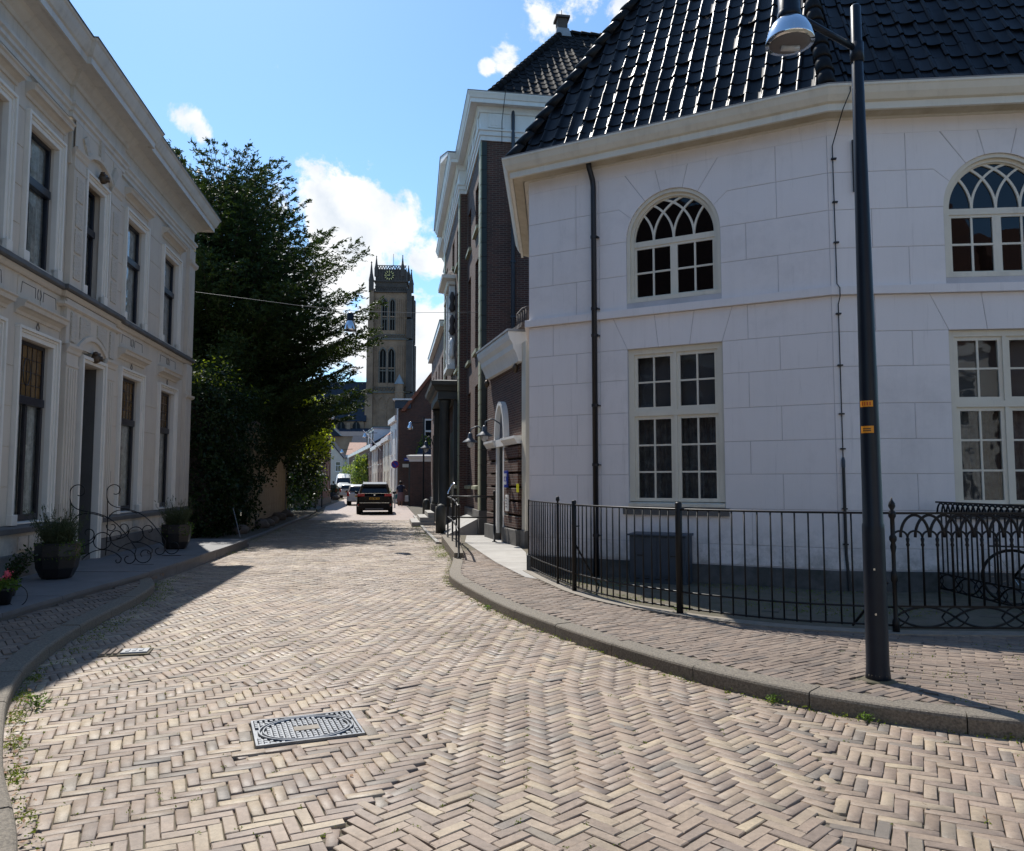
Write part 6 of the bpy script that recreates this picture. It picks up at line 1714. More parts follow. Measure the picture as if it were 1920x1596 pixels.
t = plaque(-1.62, 1.12, 0.24, 0.40, 'white', 'small white plate on the brick gate pier, below the blue shield', 'door_plate')
for k in range(4): MB().box(-0.08, 0.08, -0.026, -0.021, 0.12 - k * 0.07, 0.135 - k * 0.07).build('print_line', M['blind'], t)
t = plaque(-0.62, 1.50, 0.10, 0.20, 'yellow', 'small yellow tag on the cream pilaster beside the church', 'yellow_tag')
# stone trophy on top of the gate cornice
t = empty('stone_ornament', (0.28, 18.7, 5.33), GA); tag(t, 'weathered carved stone ornament standing on the gate cornice', 'ornament')
MB().box(-0.55, 0.55, -0.2, 0.2, 0, 0.10).build('slab', M['towerdark'], t)
for k in range(5): MB().tube([(-0.42 + k * 0.2, 0, 0.1), (-0.45 + k * 0.2, 0, 0.28), (-0.40 + k * 0.2, 0, 0.46)], [0.07, 0.045, 0.07], 8).build('carved_stem', M['towerdark'], t, True)
MB().tube([(-0.5, 0, 0.50), (0.0, 0, 0.53), (0.5, 0, 0.48)], [0.05, 0.06, 0.05], 8).build('carved_rim', M['towerdark'], t, True)

# ---- ramp railing, bollards, cellar slabs and steps
t = empty('ramp_railing', (-1.06, 15.56, PZ)); tag(t, 'black tubular handrail with two rails at the ramp in front of the brick hall', 'railing')
posts = [((-1.06, 15.56), 1.0), ((-1.22, 17.09), 1.08), ((-1.44, 18.85), 1.12), ((-1.66, 20.13), 1.15)]
for (x, y), h in posts:
    MB().lathe([(0.05, 0.0), (0.05, 0.015), (0.022, 0.016), (0.022, h), (0.03, h + 0.01), (0.03, h + 0.06), (0.01, h + 0.075)], x + 1.06, y - 15.56, 10).build('post', M['iron'], t, True)
for dz, r in ((-0.01, 0.024), (-0.52, 0.02)):
    MB().tube([(x + 1.06, y - 15.56, h + dz) for (x, y), h in posts], r, 8).build('rail', M['iron'], t, True)
MB().tube([(-0.60, 4.57, 1.12), (-0.62, 4.9, 1.25), (-0.55, 5.0, 1.42), (-0.45, 4.9, 1.5)], 0.024, 8).build('handrail_curl', M['chrome'], t, True)
t2 = empty('cross_railing', (-0.45, 19.86, PZ)); tag(t2, 'black two-rail barrier running across to the gate post', 'railing')
MB().lathe([(0.06, 0.0), (0.06, 0.02), (0.028, 0.021), (0.028, 1.2), (0.036, 1.21), (0.036, 1.27), (0.01, 1.31)], 0, 0, 10).build('post', M['iron'], t2, True)
for z in (1.15, 0.62): MB().tube([(0, 0, z), (-1.22, 0.27, z)], 0.022, 8).build('rail', M['iron'], t2, True)
for x, y, lab in ((-2.25, 24.57, 'nearer dark stone bollard at the foot of the ramp railing'), (-3.55, 32.2, 'farther dark stone bollard beside the doorstep')):
    t = empty('bollard', (x, y, 0.02)); tag(t, lab, 'bollard', 'bollards in front of the brick hall')
    MB().lathe([(0.16, 0), (0.155, 0.75), (0.13, 0.86), (0.08, 0.92), (0.02, 0.94)], 0, 0, 16).build('shaft', M['porch'], t, True)
rt = MB().prism_xy([(-1.88, 20.8), (-1.16, 15.7), (-0.98, 15.7), (-1.45, 20.8)], 0.0, PZ + 0.10).build('ramp_kerb', M['kerb']); tag(rt, 'low stone retaining kerb of the ramp under the black handrail', 'ramp kerb')
def cellar(loc, rz, lab, L0=4.6):
    t = empty('cellar_slab', loc, rz); tag(t, lab, 'stone slope')
    for k in range(4):
        x0 = -L0 / 2 + k * L0 / 4
        MB().prism_yz([(0.0, 0.0), (0.0, 0.52), (-0.9, 0.05), (-0.9, 0.0)], x0 + 0.01, x0 + L0 / 4 - 0.01).build('slab', M['slab'], t, bevel=0.01)
cellar(HW(-1.95, -0.075, 0.04), TA, 'pale sloping stone slabs against the hall, nearest the gate', 3.6)
cellar(HW(-13.6, -0.075, 0.04), TA, 'pale sloping stone slabs against the far end of the hall', 3.6)
t = empty('door_steps', HW(-7.7, -RI[2] - 0.76, 0.0), TA); tag(t, 'stone steps up to the dark columned porch', 'steps')
for k in range(3): MB().box(-1.6 + k * 0.1, 1.6 - k * 0.1, -0.85 + k * 0.3, 0.0, k * 0.17, (k + 1) * 0.17).build('step', M['slab'], t, bevel=0.01)
# ================================================================ STREET LAMP, RAILINGS
t = empty('street_lamp', (2.81, 6.06, PZ)); tag(t, 'tall blue-black street lamp with two orange stickers and polished bell, right footway', 'street lamp')
PT = 5.53 - PZ
MB().lathe([(0.094, -0.02), (0.088, 0.05), (0.083, 0.12), (0.081, 1.16), (0.080, 1.18), (0.074, 1.20), (0.070, 1.9), (0.052, 4.0), (0.040, PT - 0.02), (0.025, PT)], 0, 0, 28).build('post', M['pole'], t, True)
s_ = None
def arcband(z0, z1, a0, a1, r):
    mb = MB(); n = 10; A_ = np.linspace(a0, a1, n)
    for p_, q_ in zip(A_[:-1], A_[1:]): mb.face([(r * math.cos(p_), r * math.sin(p_), z0), (r * math.cos(q_), r * math.sin(q_), z0), (r * math.cos(q_), r * math.sin(q_), z1), (r * math.cos(p_), r * math.sin(p_), z1)])
    return mb
for z0, z1 in ((2.10, 2.148), (1.895, 1.95)):
    s_ = arcband(z0, z1, R(190), R(268), 0.0745).build('orange_sticker', M['orange'], t)
    if z0 > 2:
        for k in range(4): arcband(z0 + 0.010, z1 - 0.010, R(203 + k * 15), R(210 + k * 15), 0.0752).build('sticker_print', M['stickermark'], s_)
    else:
        for k in range(2): arcband(z0 + 0.014 + k * 0.015, z0 + 0.022 + k * 0.015, R(205), R(252), 0.0752).build('sticker_print', M['brass'], s_)
dp_ = arcband(0.42, 0.92, R(228), R(275), 0.0825).build('access_door', M['pole'], t)
for z in (0.50, 0.84): MB().box(-0.045, -0.03, -0.078, -0.070, z, z + 0.015).build('door_screw', M['chrome'], dp_)
MB().lathe([(0.14, -0.01), (0.115, 0.006), (0.09, 0.012), (0.088, 0.05)], 0, 0, 20).build('dirt_collar', M['sand'], t, True)
ad = Vector((-0.58, -0.20, 0)).normalized()
MB().tube([Vector((0, 0, 5.15 - PZ)), ad * 0.56 + Vector((0, 0, 5.31 - PZ))], 0.026, 8).build('arm', M['pole'], t, True)
MB().lathe([(0.052, 5.04 - PZ), (0.052, 5.2 - PZ)], 0, 0, 14).build('arm_collar', M['pole'], t, True)
lx, ly = ad.x * 0.66, ad.y * 0.66
MB().lathe([(0.088, 5.27 - PZ), (0.093, 5.29 - PZ), (0.090, 5.32 - PZ), (0.082, 5.34 - PZ), (0.082, 5.58 - PZ), (0.04, 5.62 - PZ)], lx, ly, 22).build('lamp_housing', M['pole'], t, True)
MB().lathe([(0.185, 5.075 - PZ), (0.182, 5.10 - PZ), (0.168, 5.16 - PZ), (0.140, 5.22 - PZ), (0.105, 5.26 - PZ), (0.086, 5.272 - PZ), (0.080, 5.255 - PZ), (0.130, 5.20 - PZ), (0.16, 5.14 - PZ), (0.176, 5.078 - PZ)], lx, ly, 32).build('lamp_bell', M['chrome'], t, True)
MB().lathe([(0.174, 5.085 - PZ), (0.12, 5.055 - PZ), (0.02, 5.045 - PZ)], lx, ly, 24).build('lamp_cover', M['blind'], t, True)
MB().tube([(lx - 0.07, ly, 5.036 - PZ), (lx + 0.07, ly, 5.036 - PZ)], 0.024, 8).build('lamp_tube', M['glassblob'], t, True)

# curved plain railing
t = empty('curved_railing', (0.30, 13.42, PZ)); tag(t, 'black iron bar railing curving round the corner of the white church', 'railing')
O = Vector((0.30, 13.42, 0))
TOPZ = 1.20
fpts = [Vector((p[0], p[1], 0)) - O for p in FENCEs]
for i, q in enumerate(fpts):
    if i in (0, len(fpts) - 1): continue
    MB().lathe([(0.0095, 0.06), (0.0095, TOPZ - 0.005)], q.x, q.y, 6).build('bar', M['iron'], t, True)
for z, r in ((TOPZ, 0.013), (0.255, 0.011), (0.075, 0.011)):
    MB().tube([q + Vector((0, 0, z)) for q in fpts], r, 6).build('rail', M['iron'], t, True)
def nearest(pt): return min(range(len(fpts)), key=lambda k: (fpts[k] + O - Vector((pt[0], pt[1], 0))).length)
for (x, y), r, h, knob in (((0.30, 13.42), 0.026, 1.21, 0), ((0.69, 11.58), 0.020, 1.20, 1), ((0.88, 10.85), 0.033, 1.25, 0), ((1.91, 9.06), 0.040, 1.27, 0)):
    q = fpts[nearest((x, y))]
    pr_ = [(r, 0.0), (r, h), (r * 0.8, h + 0.012)] if not knob else [(r, 0), (r, h), (0.012, h + 0.02), (0.03, h + 0.05), (0.024, h + 0.09), (0.008, h + 0.11)]
    MB().lathe(pr_, q.x, q.y, 14).build('post', M['iron'], t, True)
q = fpts[nearest((0.88, 10.85))]
MB().tube([q + Vector((0, 0, 0.68)), q + Vector((0.40, 0.60, 0.0))], 0.014, 6).build('stay', M['iron'], t, True)
MB().tube([q + Vector((0.03, 0.0, 0.9)), q + Vector((0.08, 0.12, 0.9))], 0.010, 6).build('latch', M['iron'], t, True)

# ornate cast iron railing
def ornate(origin, ang, n, pitch, lab, h=1.21, cresting=False, newel=True):
    t = empty('cast_iron_railing', origin, ang); tag(t, lab, 'railing')
    L = n * pitch
    MB().box(0, L, -0.014, 0.014, h - 0.022, h).build('top_rail', M['iron'], t)
    MB().box(0, L, -0.010, 0.010, 0.255, 0.275).build('rail', M['iron'], t)
    MB().box(0, L, -0.010, 0.010, 0.045, 0.065).build('rail', M['iron'], t)
    if newel:
        MB().lathe([(0.034, 0), (0.034, 0.12), (0.022, 0.14), (0.022, 0.5), (0.034, 0.52), (0.034, 0.60), (0.020, 0.62), (0.020, 0.80), (0.030, 0.86), (0.020, 0.9), (0.036, 0.93), (0.036, 0.96), (0.022, 0.98), (0.022, 1.14), (0.036, 1.17), (0.036, 1.21), (0.016, 1.23), (0.034, 1.27), (0.030, 1.30), (0.012, 1.33), (0.004, 1.36)], 0, 0, 14).build('newel_post', M['iron'], t, True)
    for k in range(1, n + 1):
        x = k * pitch
        if not cresting:
            MB().lathe([(0.012, 0.27), (0.011, 0.86), (0.020, 0.88), (0.013, 0.90), (0.020, 0.94), (0.012, 0.955)], x, 0, 8).build('baluster', M['iron'], t, True)
            MB().tube([(x - pitch / 2 + pitch / 2 * math.cos(a), 0, 0.955 + 0.065 * math.sin(a)) for a in np.linspace(0, PI, 10)], 0.0115, 5).build('small_arch', M['iron'], t, True)
            MB().tube([(x + pitch / 2 + pitch * 1.0 * math.cos(a) * 0.98, 0, 0.955 + 0.225 * math.sin(a)) for a in np.linspace(0, PI, 16)], 0.0145, 6).build('large_arch', M['iron'], t, True)
        else:
            MB().box(x - 0.008, x + 0.008, -0.008, 0.008, 0.27, h - 0.14).build('baluster', M['iron'], t)
            MB().tube([(x + pitch * 0.82 * math.cos(a), 0, h - 0.15 + 0.125 * math.sin(a)) for a in np.linspace(0, PI, 10)], 0.014, 4).build('small_arch', M['iron'], t, True)
    m = int(L / (pitch * 4)) + 1
    for k in range(m):
        x0 = k * pitch * 4
        for s in (-1, 1):
            MB().tube([(x0 + pitch * 2 + pitch * 2 * u, 0, 0.16 + s * 0.10 * math.cos(u * PI / 2) ** 0.8) for u in np.linspace(-1, 1, 13) if x0 + pitch * 2 + pitch * 2 * u < L + 0.01], 0.012, 5).build('lens_scroll', M['iron'], t, True)
            if x0 + pitch < L: MB().tube([(x0 + s * 0.0 + pitch * 0.9 * u, 0, 0.16 + s * (0.10 - 0.10 * u * u)) for u in np.linspace(-1, 1, 9) if x0 + pitch * u > 0], 0.009, 5).build('cross_scroll', M['iron'], t, True)
    if cresting: MB().box(0, L, -0.009, 0.009, h - 0.16, h - 0.145).build('rail', M['iron'], t)
    return t
ornate((3.87, 7.92, PZ), math.atan2(7.78 - 7.92, 7.4 - 3.87), 24, 0.147, 'ornate black cast iron railing with interlaced arches, right of the lamp post')
ornate((5.93, 10.86, PZ), -PI / 2 , 26, 0.115, 'second cast iron railing with arched cresting, running from the church wall towards the street', 1.25, True, False)
ob = MB().tube([(3.83, 7.98, PZ + 0.50), (3.62, 8.35, PZ)], 0.014, 6).build('railing_stay', M['iron']); tag(ob, 'slanting iron stay between lamp post and the knobbed newel of the ornate railing', 'stay')
# parked bicycle behind the railings
t = empty('bicycle', (6.75, 9.55, PZ - 0.02), R(-28)); tag(t, 'black bicycle parked behind the cast iron railings at the right edge', 'bicycle')
for x in (-0.53, 0.53):
    w_ = MB().tube([(x + 0.335 * math.cos(a), 0, 0.345 + 0.335 * math.sin(a)) for a in np.linspace(0, 2 * PI, 33)[:-1]], 0.02, 6, True).build('wheel', M['rubber'], t, True)
    mb = MB()
    for k in range(12): a = k * PI / 6; mb.tube([(x, 0, 0.345), (x + 0.32 * math.cos(a), 0, 0.345 + 0.32 * math.sin(a))], 0.002, 3)
    sp_ = mb.build('spokes', M['chrome'], w_); sp_['kind'] = 'stuff'
for nm, pts_, r in (('frame_tube', [(-0.53, 0, 0.345), (-0.15, 0, 0.28), (0.38, 0, 0.62), (0.36, 0, 0.80), (-0.22, 0, 0.76), (-0.53, 0, 0.345)], 0.016), ('seat_tube', [(-0.15, 0, 0.28), (-0.26, 0, 0.93)], 0.015), ('fork', [(0.53, 0, 0.345), (0.36, 0, 0.82), (0.32, 0, 1.02)], 0.014),
    ('handlebar', [(0.12, -0.28, 1.0), (0.28, -0.25, 1.08), (0.32, 0, 1.06), (0.28, 0.25, 1.08), (0.12, 0.28, 1.0)], 0.013)):
    MB().tube(pts_, r, 8).build(nm, M['iron'], t, True)
MB().lathe([(0.02, 0.92), (0.10, 0.95), (0.10, 0.99), (0.03, 1.01)], -0.28, 0, 10).build('saddle', M['iron'], t, True)
MB().box(-0.78, -0.36, -0.06, 0.06, 0.72, 0.735).build('carrier', M['iron'], t)

# ================================================================ hanging street lamp on its wire
t = empty('hanging_lamp', (-4.72, 22.3, 6.05)); tag(t, 'polished bell lamp hanging on a wire across the street beside the conifer', 'street lamp')
MB().lathe([(0.185, 0.0), (0.182, 0.04), (0.165, 0.14), (0.13, 0.24), (0.10, 0.29), (0.09, 0.30), (0.08, 0.28), (0.12, 0.2), (0.17, 0.02)], 0, 0, 26).build('lamp_bell', M['chrome'], t, True)
MB().lathe([(0.105, 0.29), (0.11, 0.31), (0.10, 0.34), (0.10, 0.50), (0.05, 0.54)], 0, 0, 20).build('lamp_housing', M['pole'], t, True)
MB().lathe([(0.165, 0.02), (0.1, -0.02), (0.02, -0.035)], 0, 0, 20).build('lamp_cover', M['blind'], t, True)
w = MB().tube([(-8.86, 21.3, 6.95), (-7.5, 21.6, 6.83), (-6.1, 22.0, 6.72), (-4.72, 22.3, 6.64), (-3.0, 22.75, 6.68), (-1.0, 23.2, 6.80)], 0.006, 4).build('lamp_wire', M['zinc']); tag(w, 'thin wire stretched across the street from the grey house to the tall brick hall', 'wire')
# ================================================================ TREES, IVY, GARDEN WALL
def conifer():
    bx, by = -11.7, 31.0
    t = empty('conifer_tree', (bx, by, 0)); tag(t, 'tall dark conifer with ragged upswept branches behind the ivy, left of the street', 'tree')
    mb = MB().tube([(0, 0, -0.2), (0.1, 0, 3), (-0.1, 0.1, 7), (-0.35, 0, 10.5), (-0.3, 0, 13.8)], [0.42, 0.36, 0.28, 0.17, 0.03], 10)
    mb.build('trunk', M['bark'], t, True)
    MB().tube([(0.1, 0, 4), (0.9, -0.2, 6.5), (2.0, -0.3, 9.4), (2.3, -0.3, 12.0)], [0.24, 0.2, 0.12, 0.03], 8).build('trunk', M['bark'], t, True)
    def reach(h):   # crown radius by height
        pts = [(1.8, 1.6), (2.6, 3.8), (3.6, 5.6), (5, 5.8), (7, 5.7), (8.5, 5.2), (9.5, 4.5), (10.5, 3.8), (11.5, 3.1), (12.6, 2.7), (13.4, 2.2), (14.2, 1.3)]
        return float(np.interp(h, [p[0] for p in pts], [p[1] for p in pts]))
    P_, D_, N_ = [], [], []; br_ = MB(); nb = 0
    def bough(b0, az, L, el0, droop, dens):
        nonlocal nb
        d = Vector((math.cos(az), math.sin(az), 0)); n = max(5, int(L / 0.28)); pts_ = []
        for i in range(n + 1):
            u = i / n; pts_.append(b0 + d * (L * u) + Vector((0, 0, L * (math.tan(el0) * u - droop * u * u + 0.10 * u ** 3))))
        if L > 0.9: br_.tube([tuple(q) for q in pts_], [max(0.008, 0.05 * (1 - u / (n + 1)) * min(1, L / 3)) for u in range(n + 1)], 4)
        side = Vector((-d.y, d.x, 0))
        for i in range(int(n * 0.28), n + 1):
            u = i / n
            for s in (-1, 1):
                for rep in range(2):
                    wl_ = (0.25 + 0.75 * (1 - u)) * L * 0.34 * RNG.uniform(0.6, 1.3); ax = (d * RNG.uniform(0.5, 1.0) + side * s * RNG.uniform(0.5, 1.0) + Vector((0, 0, RNG.uniform(-0.1, 0.6)))).normalized()
                    m = max(5, int(wl_ / 0.042 * dens)); q0 = pts_[i]
                    for k in range(m):
                        v = (k + RNG.random()) / m; q = q0 + ax * (wl_ * v) + Vector((0, 0, -0.10 * v * v * wl_))
                        q = q + Vector(RNG.normal(0, 0.03, 3)); P_.append(tuple(q)); D_.append(tuple(ax + Vector(RNG.normal(0, 0.30, 3)))); N_.append((0, 0, 1))
        tip = pts_[-1]
        for k in range(14): q = tip + (pts_[-1] - pts_[-2]).normalized() * RNG.uniform(-0.3, 0.22) + Vector(RNG.normal(0, 0.035, 3)); P_.append(tuple(q)); D_.append(tuple(d + Vector((0, 0, 0.5)))); N_.append((0, 0, 1))
    for k in range(420):
        h = 2.0 + 11.9 * (k / 420) ** 0.92; az = k * 2.39996 + RNG.normal(0, 0.3)
        L = reach(h) * RNG.uniform(0.72, 1.12); hb = h - L * 0.22
        lean = -0.3 * h / 15
        # the side over the street reaches out further low down
        if math.cos(az) > 0.3 and 3.0 < h < 8.5: L *= 1.0
        if h < 3.2 and math.cos(az + 0.6) > 0.2: continue
        bough(Vector((lean * 0.8, 0, max(1.2, hb))), az, L, R(24 + 18 * h / 15), 0.12 if h > 8 else 0.22, 1.0)
    for k in range(70):   # second leader
        h = 6.0 + 6.6 * (k / 70); az = k * 2.39996; L = float(np.interp(h, [6.0, 8.2, 11, 12.6], [3.4, 2.6, 1.5, 0.3])) * RNG.uniform(0.8, 1.1)
        bough(Vector((float(np.interp(h, [6.5, 13], [0.9, 2.3])), -0.3, h - L * 0.2)), az, L, R(36), 0.1, 1.0)
    br_.build('branches', M['bark'], t)['kind'] = 'stuff'
    o = leaves('crown', P_, N_, 0.155, M['conifer'], t, 0.33, 0.7, D_); o['kind'] = 'stuff'
    return len(P_)
NCON = conifer()

def leafy(name, loc, blobs, n, size, mats, lab, cat='tree', trunk=None, hang=0.0, group=None, shell=0.55, zmin=-9):
    """crown from overlapping uneven clumps; leaves gather near the clump surfaces"""
    t = empty(name, loc); tag(t, lab, cat, group)
    if trunk:
        for q in trunk: MB().tube(q[0], q[1], 7).build('trunk', M['bark'], t, True)
    tot = sum(b[3] for b in blobs)
    for mi, (mname, share) in enumerate(mats):
        P_, N_ = [], []
        for cx, cy, cz, rr, sx, sy, sz in [(b[0], b[1], b[2], b[3], *(b[4] if len(b) > 4 else (1, 1, 1))) for b in blobs]:
            m = int(n * share * rr / tot)
            v = RNG.normal(size=(m, 3)); v /= np.linalg.norm(v, axis=1, keepdims=True)
            bumpy = 1 + 0.16 * np.sin(v[:, 0] * 7 + cx * 3) + 0.14 * np.sin(v[:, 1] * 8 + v[:, 2] * 5 + cy) + 0.1 * np.sin(v[:, 2] * 13 + v[:, 0] * 6)
            r = rr * bumpy * (shell + (1.04 - shell) * RNG.random(m) ** 0.4)
            p_ = v * r[:, None] * [sx, sy, sz] + [cx, cy, cz]
            if mname == 'brightleaf': keep_ = (v[:, 2] + 0.5 * v[:, 0] + RNG.normal(0, 0.35, m) > 0.15) & (p_[:, 2] > zmin)  # sunlight put into colour: bright leaves on clump tops and street sides
            else: keep_ = np.ones(m, bool)
            P_.append(p_[keep_]); N_.append((v + [0, 0, 0.4])[keep_])
        P_, N_ = np.concatenate(P_), np.concatenate(N_)
        if len(P_):
            o = leaves('crown' if mi == 0 else 'sun_painted_leaves', P_, N_, size, M[mname], t, 0.7, 0.55); o['kind'] = 'stuff'
    return t
# garden wall, blue-grey gate
GW0, GW1 = (-8.75, 26.2), (-11.75, 40.2)
ga = math.atan2(GW1[1] - GW0[1], GW1[0] - GW0[0])
gwall = empty('garden_wall', (GW0[0], GW0[1], 0), ga); tag(gwall, 'cream rendered garden wall between the ivy and the blue-grey door', 'wall')
Lw = math.dist(GW0, GW1)
for k in range(8):
    for j in range(5): MB().box(k * Lw / 8 + 0.01, (k + 1) * Lw / 8 - 0.01, 0.0, 0.30, j * 0.72 + (0.01 if j else -0.1), (j + 1) * 0.72 - 0.01).build('block', M['wallcream'], gwall, bevel=0.01)
MB().box(0, Lw, 0.02, 0.28, 0, 3.6).build('core', M['wallcream'], gwall)
MB().box(-0.02, Lw + 0.05, -0.06, 0.36, 3.6, 3.72).build('coping', M['plinth'], gwall)
t = empty('garden_door', (GW1[0], GW1[1], 0), ga); tag(t, 'blue-grey wooden door at the end of the cream garden wall', 'door')
for k in range(6): MB().box(0.05 + k * 0.2, 0.24 + k * 0.2, 0.05, 0.10, 0.05, 3.1).build('plank', M['gateblue'], t)
MB().box(1.25, 1.42, 0.0, 0.3, 0, 3.3).build('door_post', M['wallcream'], t)
# ivy mass over the wall and a lower one in front
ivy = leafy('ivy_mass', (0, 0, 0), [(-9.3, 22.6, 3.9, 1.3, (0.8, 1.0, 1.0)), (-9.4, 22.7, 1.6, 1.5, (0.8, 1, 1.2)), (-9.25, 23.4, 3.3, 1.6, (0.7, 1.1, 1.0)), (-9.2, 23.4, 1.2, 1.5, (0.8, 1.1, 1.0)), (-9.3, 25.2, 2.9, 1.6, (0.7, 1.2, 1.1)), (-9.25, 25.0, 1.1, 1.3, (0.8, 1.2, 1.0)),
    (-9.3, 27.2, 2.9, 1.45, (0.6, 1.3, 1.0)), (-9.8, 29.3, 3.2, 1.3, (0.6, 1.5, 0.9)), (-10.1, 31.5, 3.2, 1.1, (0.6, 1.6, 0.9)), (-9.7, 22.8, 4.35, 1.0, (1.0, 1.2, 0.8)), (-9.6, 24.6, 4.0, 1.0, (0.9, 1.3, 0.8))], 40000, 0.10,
    [('ivy', 1.0), ('brightleaf', 0.28)], 'dense dark ivy hanging over the wall beside the grey house, its sunlit top painted in brighter leaves', 'ivy', zmin=4.45)
MB().box(-9.6, -9.2, 21.1, 26.3, 0, 4.2).build('stem_wall', M['bark'], ivy)
# overhanging bright shrub beyond the wall and dark bush under it
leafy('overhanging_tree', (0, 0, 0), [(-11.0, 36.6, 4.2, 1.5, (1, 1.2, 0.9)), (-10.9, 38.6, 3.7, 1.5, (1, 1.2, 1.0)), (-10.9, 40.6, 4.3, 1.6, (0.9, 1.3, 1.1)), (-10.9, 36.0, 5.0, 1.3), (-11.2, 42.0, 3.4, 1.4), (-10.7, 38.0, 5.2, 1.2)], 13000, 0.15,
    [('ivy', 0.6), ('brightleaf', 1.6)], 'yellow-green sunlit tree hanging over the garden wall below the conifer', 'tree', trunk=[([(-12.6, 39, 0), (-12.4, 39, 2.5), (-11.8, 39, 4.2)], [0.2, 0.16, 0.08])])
leafy('dark_bush', (0, 0, 0), [(-12.0, 43.6, 1.6, 1.5, (0.8, 1.4, 1.1)), (-11.9, 42.2, 2.3, 1.2), (-12.6, 46.2, 1.7, 1.4)], 6500, 0.14, [('ivy', 1.0), ('brightleaf', 0.05)], 'dark bush on the verge under the sunlit tree', 'bush')
leafy('garden_bush', (0, 0, 0), [(-13.4, 29.0, 3.0, 2.6), (-13.2, 33.5, 3.4, 2.6), (-13.8, 37.5, 3.5, 2.4), (-11.2, 34.5, 4.2, 1.6), (-11.0, 32.0, 4.4, 1.6)], 22000, 0.17, [('ivy', 1.0), ('brightleaf', 0.04)], 'dark mass of garden shrubs behind the cream wall, under the conifer', 'bush')
# boulders along the verge
def rock(x, y, s, lab, seed):
    r_ = np.random.default_rng(seed); mb = MB(); n, m = 9, 7; V = []
    for j in range(m):
        ph = -PI / 2 + PI * j / (m - 1)
        V.append([mb.P((math.cos(2 * PI * i / n) * math.cos(ph) * s * r_.uniform(0.8, 1.15), math.sin(2 * PI * i / n) * math.cos(ph) * s * 0.8 * r_.uniform(0.8, 1.15), s * 0.35 + math.sin(ph) * s * 0.62 * r_.uniform(0.85, 1.1))) for i in range(n)])
    for j in range(m - 1):
        for i in range(n): k = (i + 1) % n; mb.f.append([V[j][i], V[j][k], V[j + 1][k], V[j + 1][i]])
    o = mb.build('boulder', M['rock'], None, True, loc=(x, y, 0.04)); tag(o, lab, 'boulder', 'boulders on the left verge')
for k, (x, y, s, lab) in enumerate([(-8.45, 24.2, 0.30, 'dark boulder nearest the ivy on the left verge'), (-8.78, 27.2, 0.34, 'boulder with a pale flank at the near end of the cream garden wall'), (-9.0, 28.6, 0.30, 'low flat boulder just beyond the pale-flanked one, by the garden wall'),
                                 (-9.35, 30.4, 0.30, 'middle boulder along the cream garden wall'), (-9.9, 33.0, 0.36, 'largest boulder along the cream garden wall'), (-10.5, 36.2, 0.34, 'last dark boulder before the blue-grey door'), (-16.9, 74.5, 0.42, 'big brown boulder beside the far planter, left of the white hatchback')]):
    rock(x, y, s, lab, 30 + k)
sticks = MB().tube([(-8.0, 22.3, 0.9), (-7.6, 21.8, 0.1)], 0.012, 4).build('prop_stick', M['lead']); tag(sticks, 'thin pale stick leaning in front of the ivy', 'stick')
bp = MB().lathe([(0.09, 0), (0.09, 1.9), (0.05, 1.95)], -8.95, 26.0, 8).build('wall_post', M['bark']); tag(bp, 'weathered post where the ivy ends at the cream wall', 'post')
bs = MB().lathe([(0.05, 0), (0.05, 1.2), (0.03, 1.25)], -12.05, 47.6, 8).build('dark_post', M['iron']); tag(bs, 'nearer of two dark posts at the doorstep beyond the dark bush', 'post', 'posts beyond the dark bush')
bs = MB().lathe([(0.05, 0), (0.05, 1.2), (0.03, 1.25)], -12.2, 49.8, 8).build('dark_post', M['iron']); tag(bs, 'farther of two dark posts at the doorstep beyond the dark bush', 'post', 'posts beyond the dark bush')
